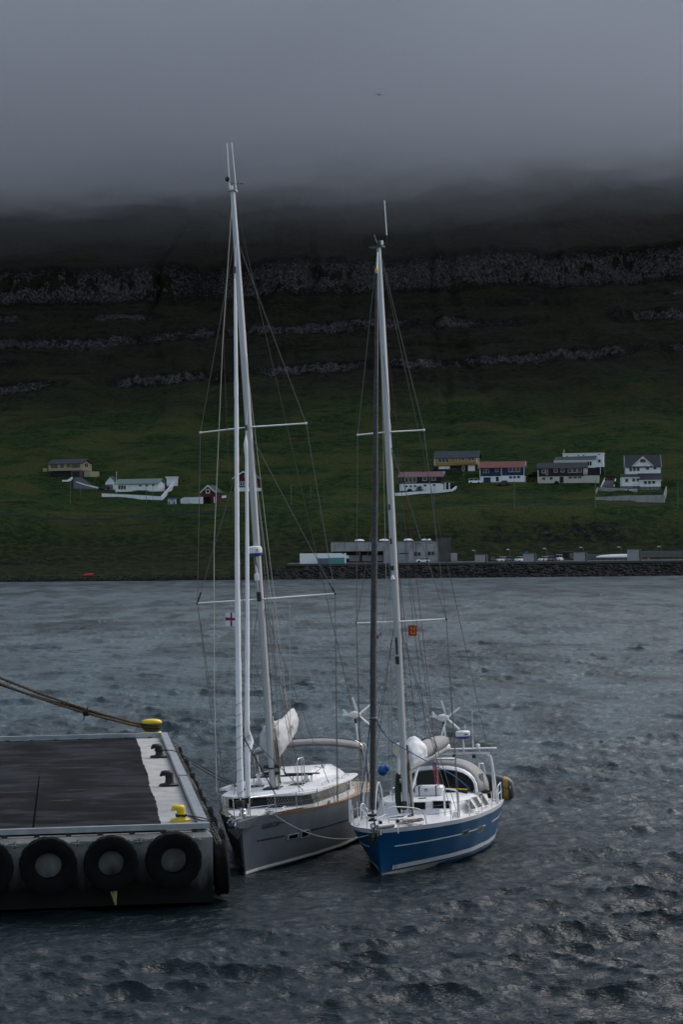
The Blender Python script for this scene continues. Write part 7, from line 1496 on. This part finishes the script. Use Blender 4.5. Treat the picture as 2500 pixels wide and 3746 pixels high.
def revetment():
    rg = random.Random(12); r_ = bpy.data.objects.new('rock_revetment', None); COL.objects.link(r_); r_['kind'] = 'structure'
    Mk = [mat('dark_armour_rock', (.013, .0125, .012), .95, var=.5, scale=.9, bump=.5), mat('brown_armour_rock', (.026, .021, .017), .95, var=.5, scale=.9, bump=.5), mat('grey_armour_rock', (.018, .018, .019), .95, var=.5, scale=.9, bump=.5)]
    def rock(seed, n=7, k=5):
        q = random.Random(seed); m = MB(); rings = []
        for i in range(k + 1):
            ph = math.pi * (i / k) * .98 + .03; rings.append([Vector((math.sin(ph) * math.cos(2 * math.pi * j / n) * q.uniform(.65, 1.1), math.sin(ph) * math.sin(2 * math.pi * j / n) * q.uniform(.6, 1.05), -math.cos(ph) * q.uniform(.5, .8))) for j in range(n)])
        m.loft(rings); return m
    meshes = [rock(i).mesh('rock', Mk[i % 3]) for i in range(6)]; rest = MB(); cnt = 0; items = []
    for row in range(6):
        for i in range(118):
            X = -24 + i * 1.16 + rg.uniform(-.35, .35) + (row % 2) * .55; t = (row + rg.uniform(-.25, .25)) / 5.2; Y = 655.2 + 12.5 * t; z = -.6 + 3.5 * t
            zm = 1 if X > -12 else .75; items.append((rg.uniform(.65, 1.05) * (1 if X < 130 else .9), Vector((X, Y, z * zm)), rg.randrange(6), (rg.uniform(-.6, .6), rg.uniform(-.6, .6), rg.uniform(0, 6.28))))
    items.sort(key=lambda q: -q[0])
    for i, (s_, p, k, e) in enumerate(items):
        if i < 298:
            o = bpy.data.objects.new('rock', meshes[k]); COL.objects.link(o); o.parent = r_; o.location = p; o.rotation_euler = e; o.scale = (s_ * 1.15, s_, s_ * .95)
        else:
            from mathutils import Euler
            Rm = Euler(e).to_matrix(); q = rock(k, 6, 4); rest.add([Rm @ (v * s_) + p for v in q.v], q.f)
    o = rest.build('small_rock', Mk[0], r_); o['kind'] = 'stuff'
    # natural stony shore on the left
    m = MB()
    for i in range(420):
        X = rg.uniform(-125, -24); Y = 655.0 + rg.random() ** 1.5 * 7; s_ = rg.uniform(.15, .5); q = rock(rg.randrange(50), 6, 4); z = hz(X, Y) if i % 4 == 0 else None
        zz = float(np.interp(Y, _PY, _PZ)); m.add([v * s_ + Vector((X, Y, zz)) for v in q.v], q.f)
    o = m.build('shore_rocks', Mk[2]); o['kind'] = 'stuff'; o['label'] = 'dark stones scattered along the natural shore'
    # yard surface behind the revetment and the road up on the terrace
    m = MB(); m.box((71, 690, 3.92), (176, 40, .66)); o = m.build('yard', M_road); o['kind'] = 'structure'
    m = MB(); pts = []
    for i in range(200):
        X = -150 + i * 1.56; Y = 781 + 3 * math.sin(X / 60.); pts.append((X, Y))
    L_, R_ = [], []
    for X, Y in pts: L_.append(Vector((X, Y - .6, hz(X, Y - 1.1) + .12))); R_.append(Vector((X, Y + .6, hz(X, Y + 1.1) + .2)))
    n = len(pts); m.add(L_ + R_ + [p - Vector((0, 0, 2)) for p in L_], [(i, i + 1, n + i + 1, n + i) for i in range(n - 1)] + [(i + 1, i, 2 * n + i, 2 * n + i + 1) for i in range(n - 1)]); o = m.build('road', mat('dark_track', (.010, .010, .009), .9, var=.4, scale=.5)); o['kind'] = 'structure'
build_cloud(272, .0052, 0)
build_cloud(258, .0014, 7.7)
build_cloud(244, .0008, 3.1)
build_cloud(228, .0005, 11.3)
build_cloud(210, .0003, 5.9)
cloud_wisps()
village()
build_hill()
revetment()
build_sea()
build_quay()
build_quay_things()
GREY = yacht_grey()
BLUE, BT = yacht_blue()
dinghy(BLUE)
flags(GREY, BLUE, BT)
between_ropes(GREY, BLUE)
seagull()
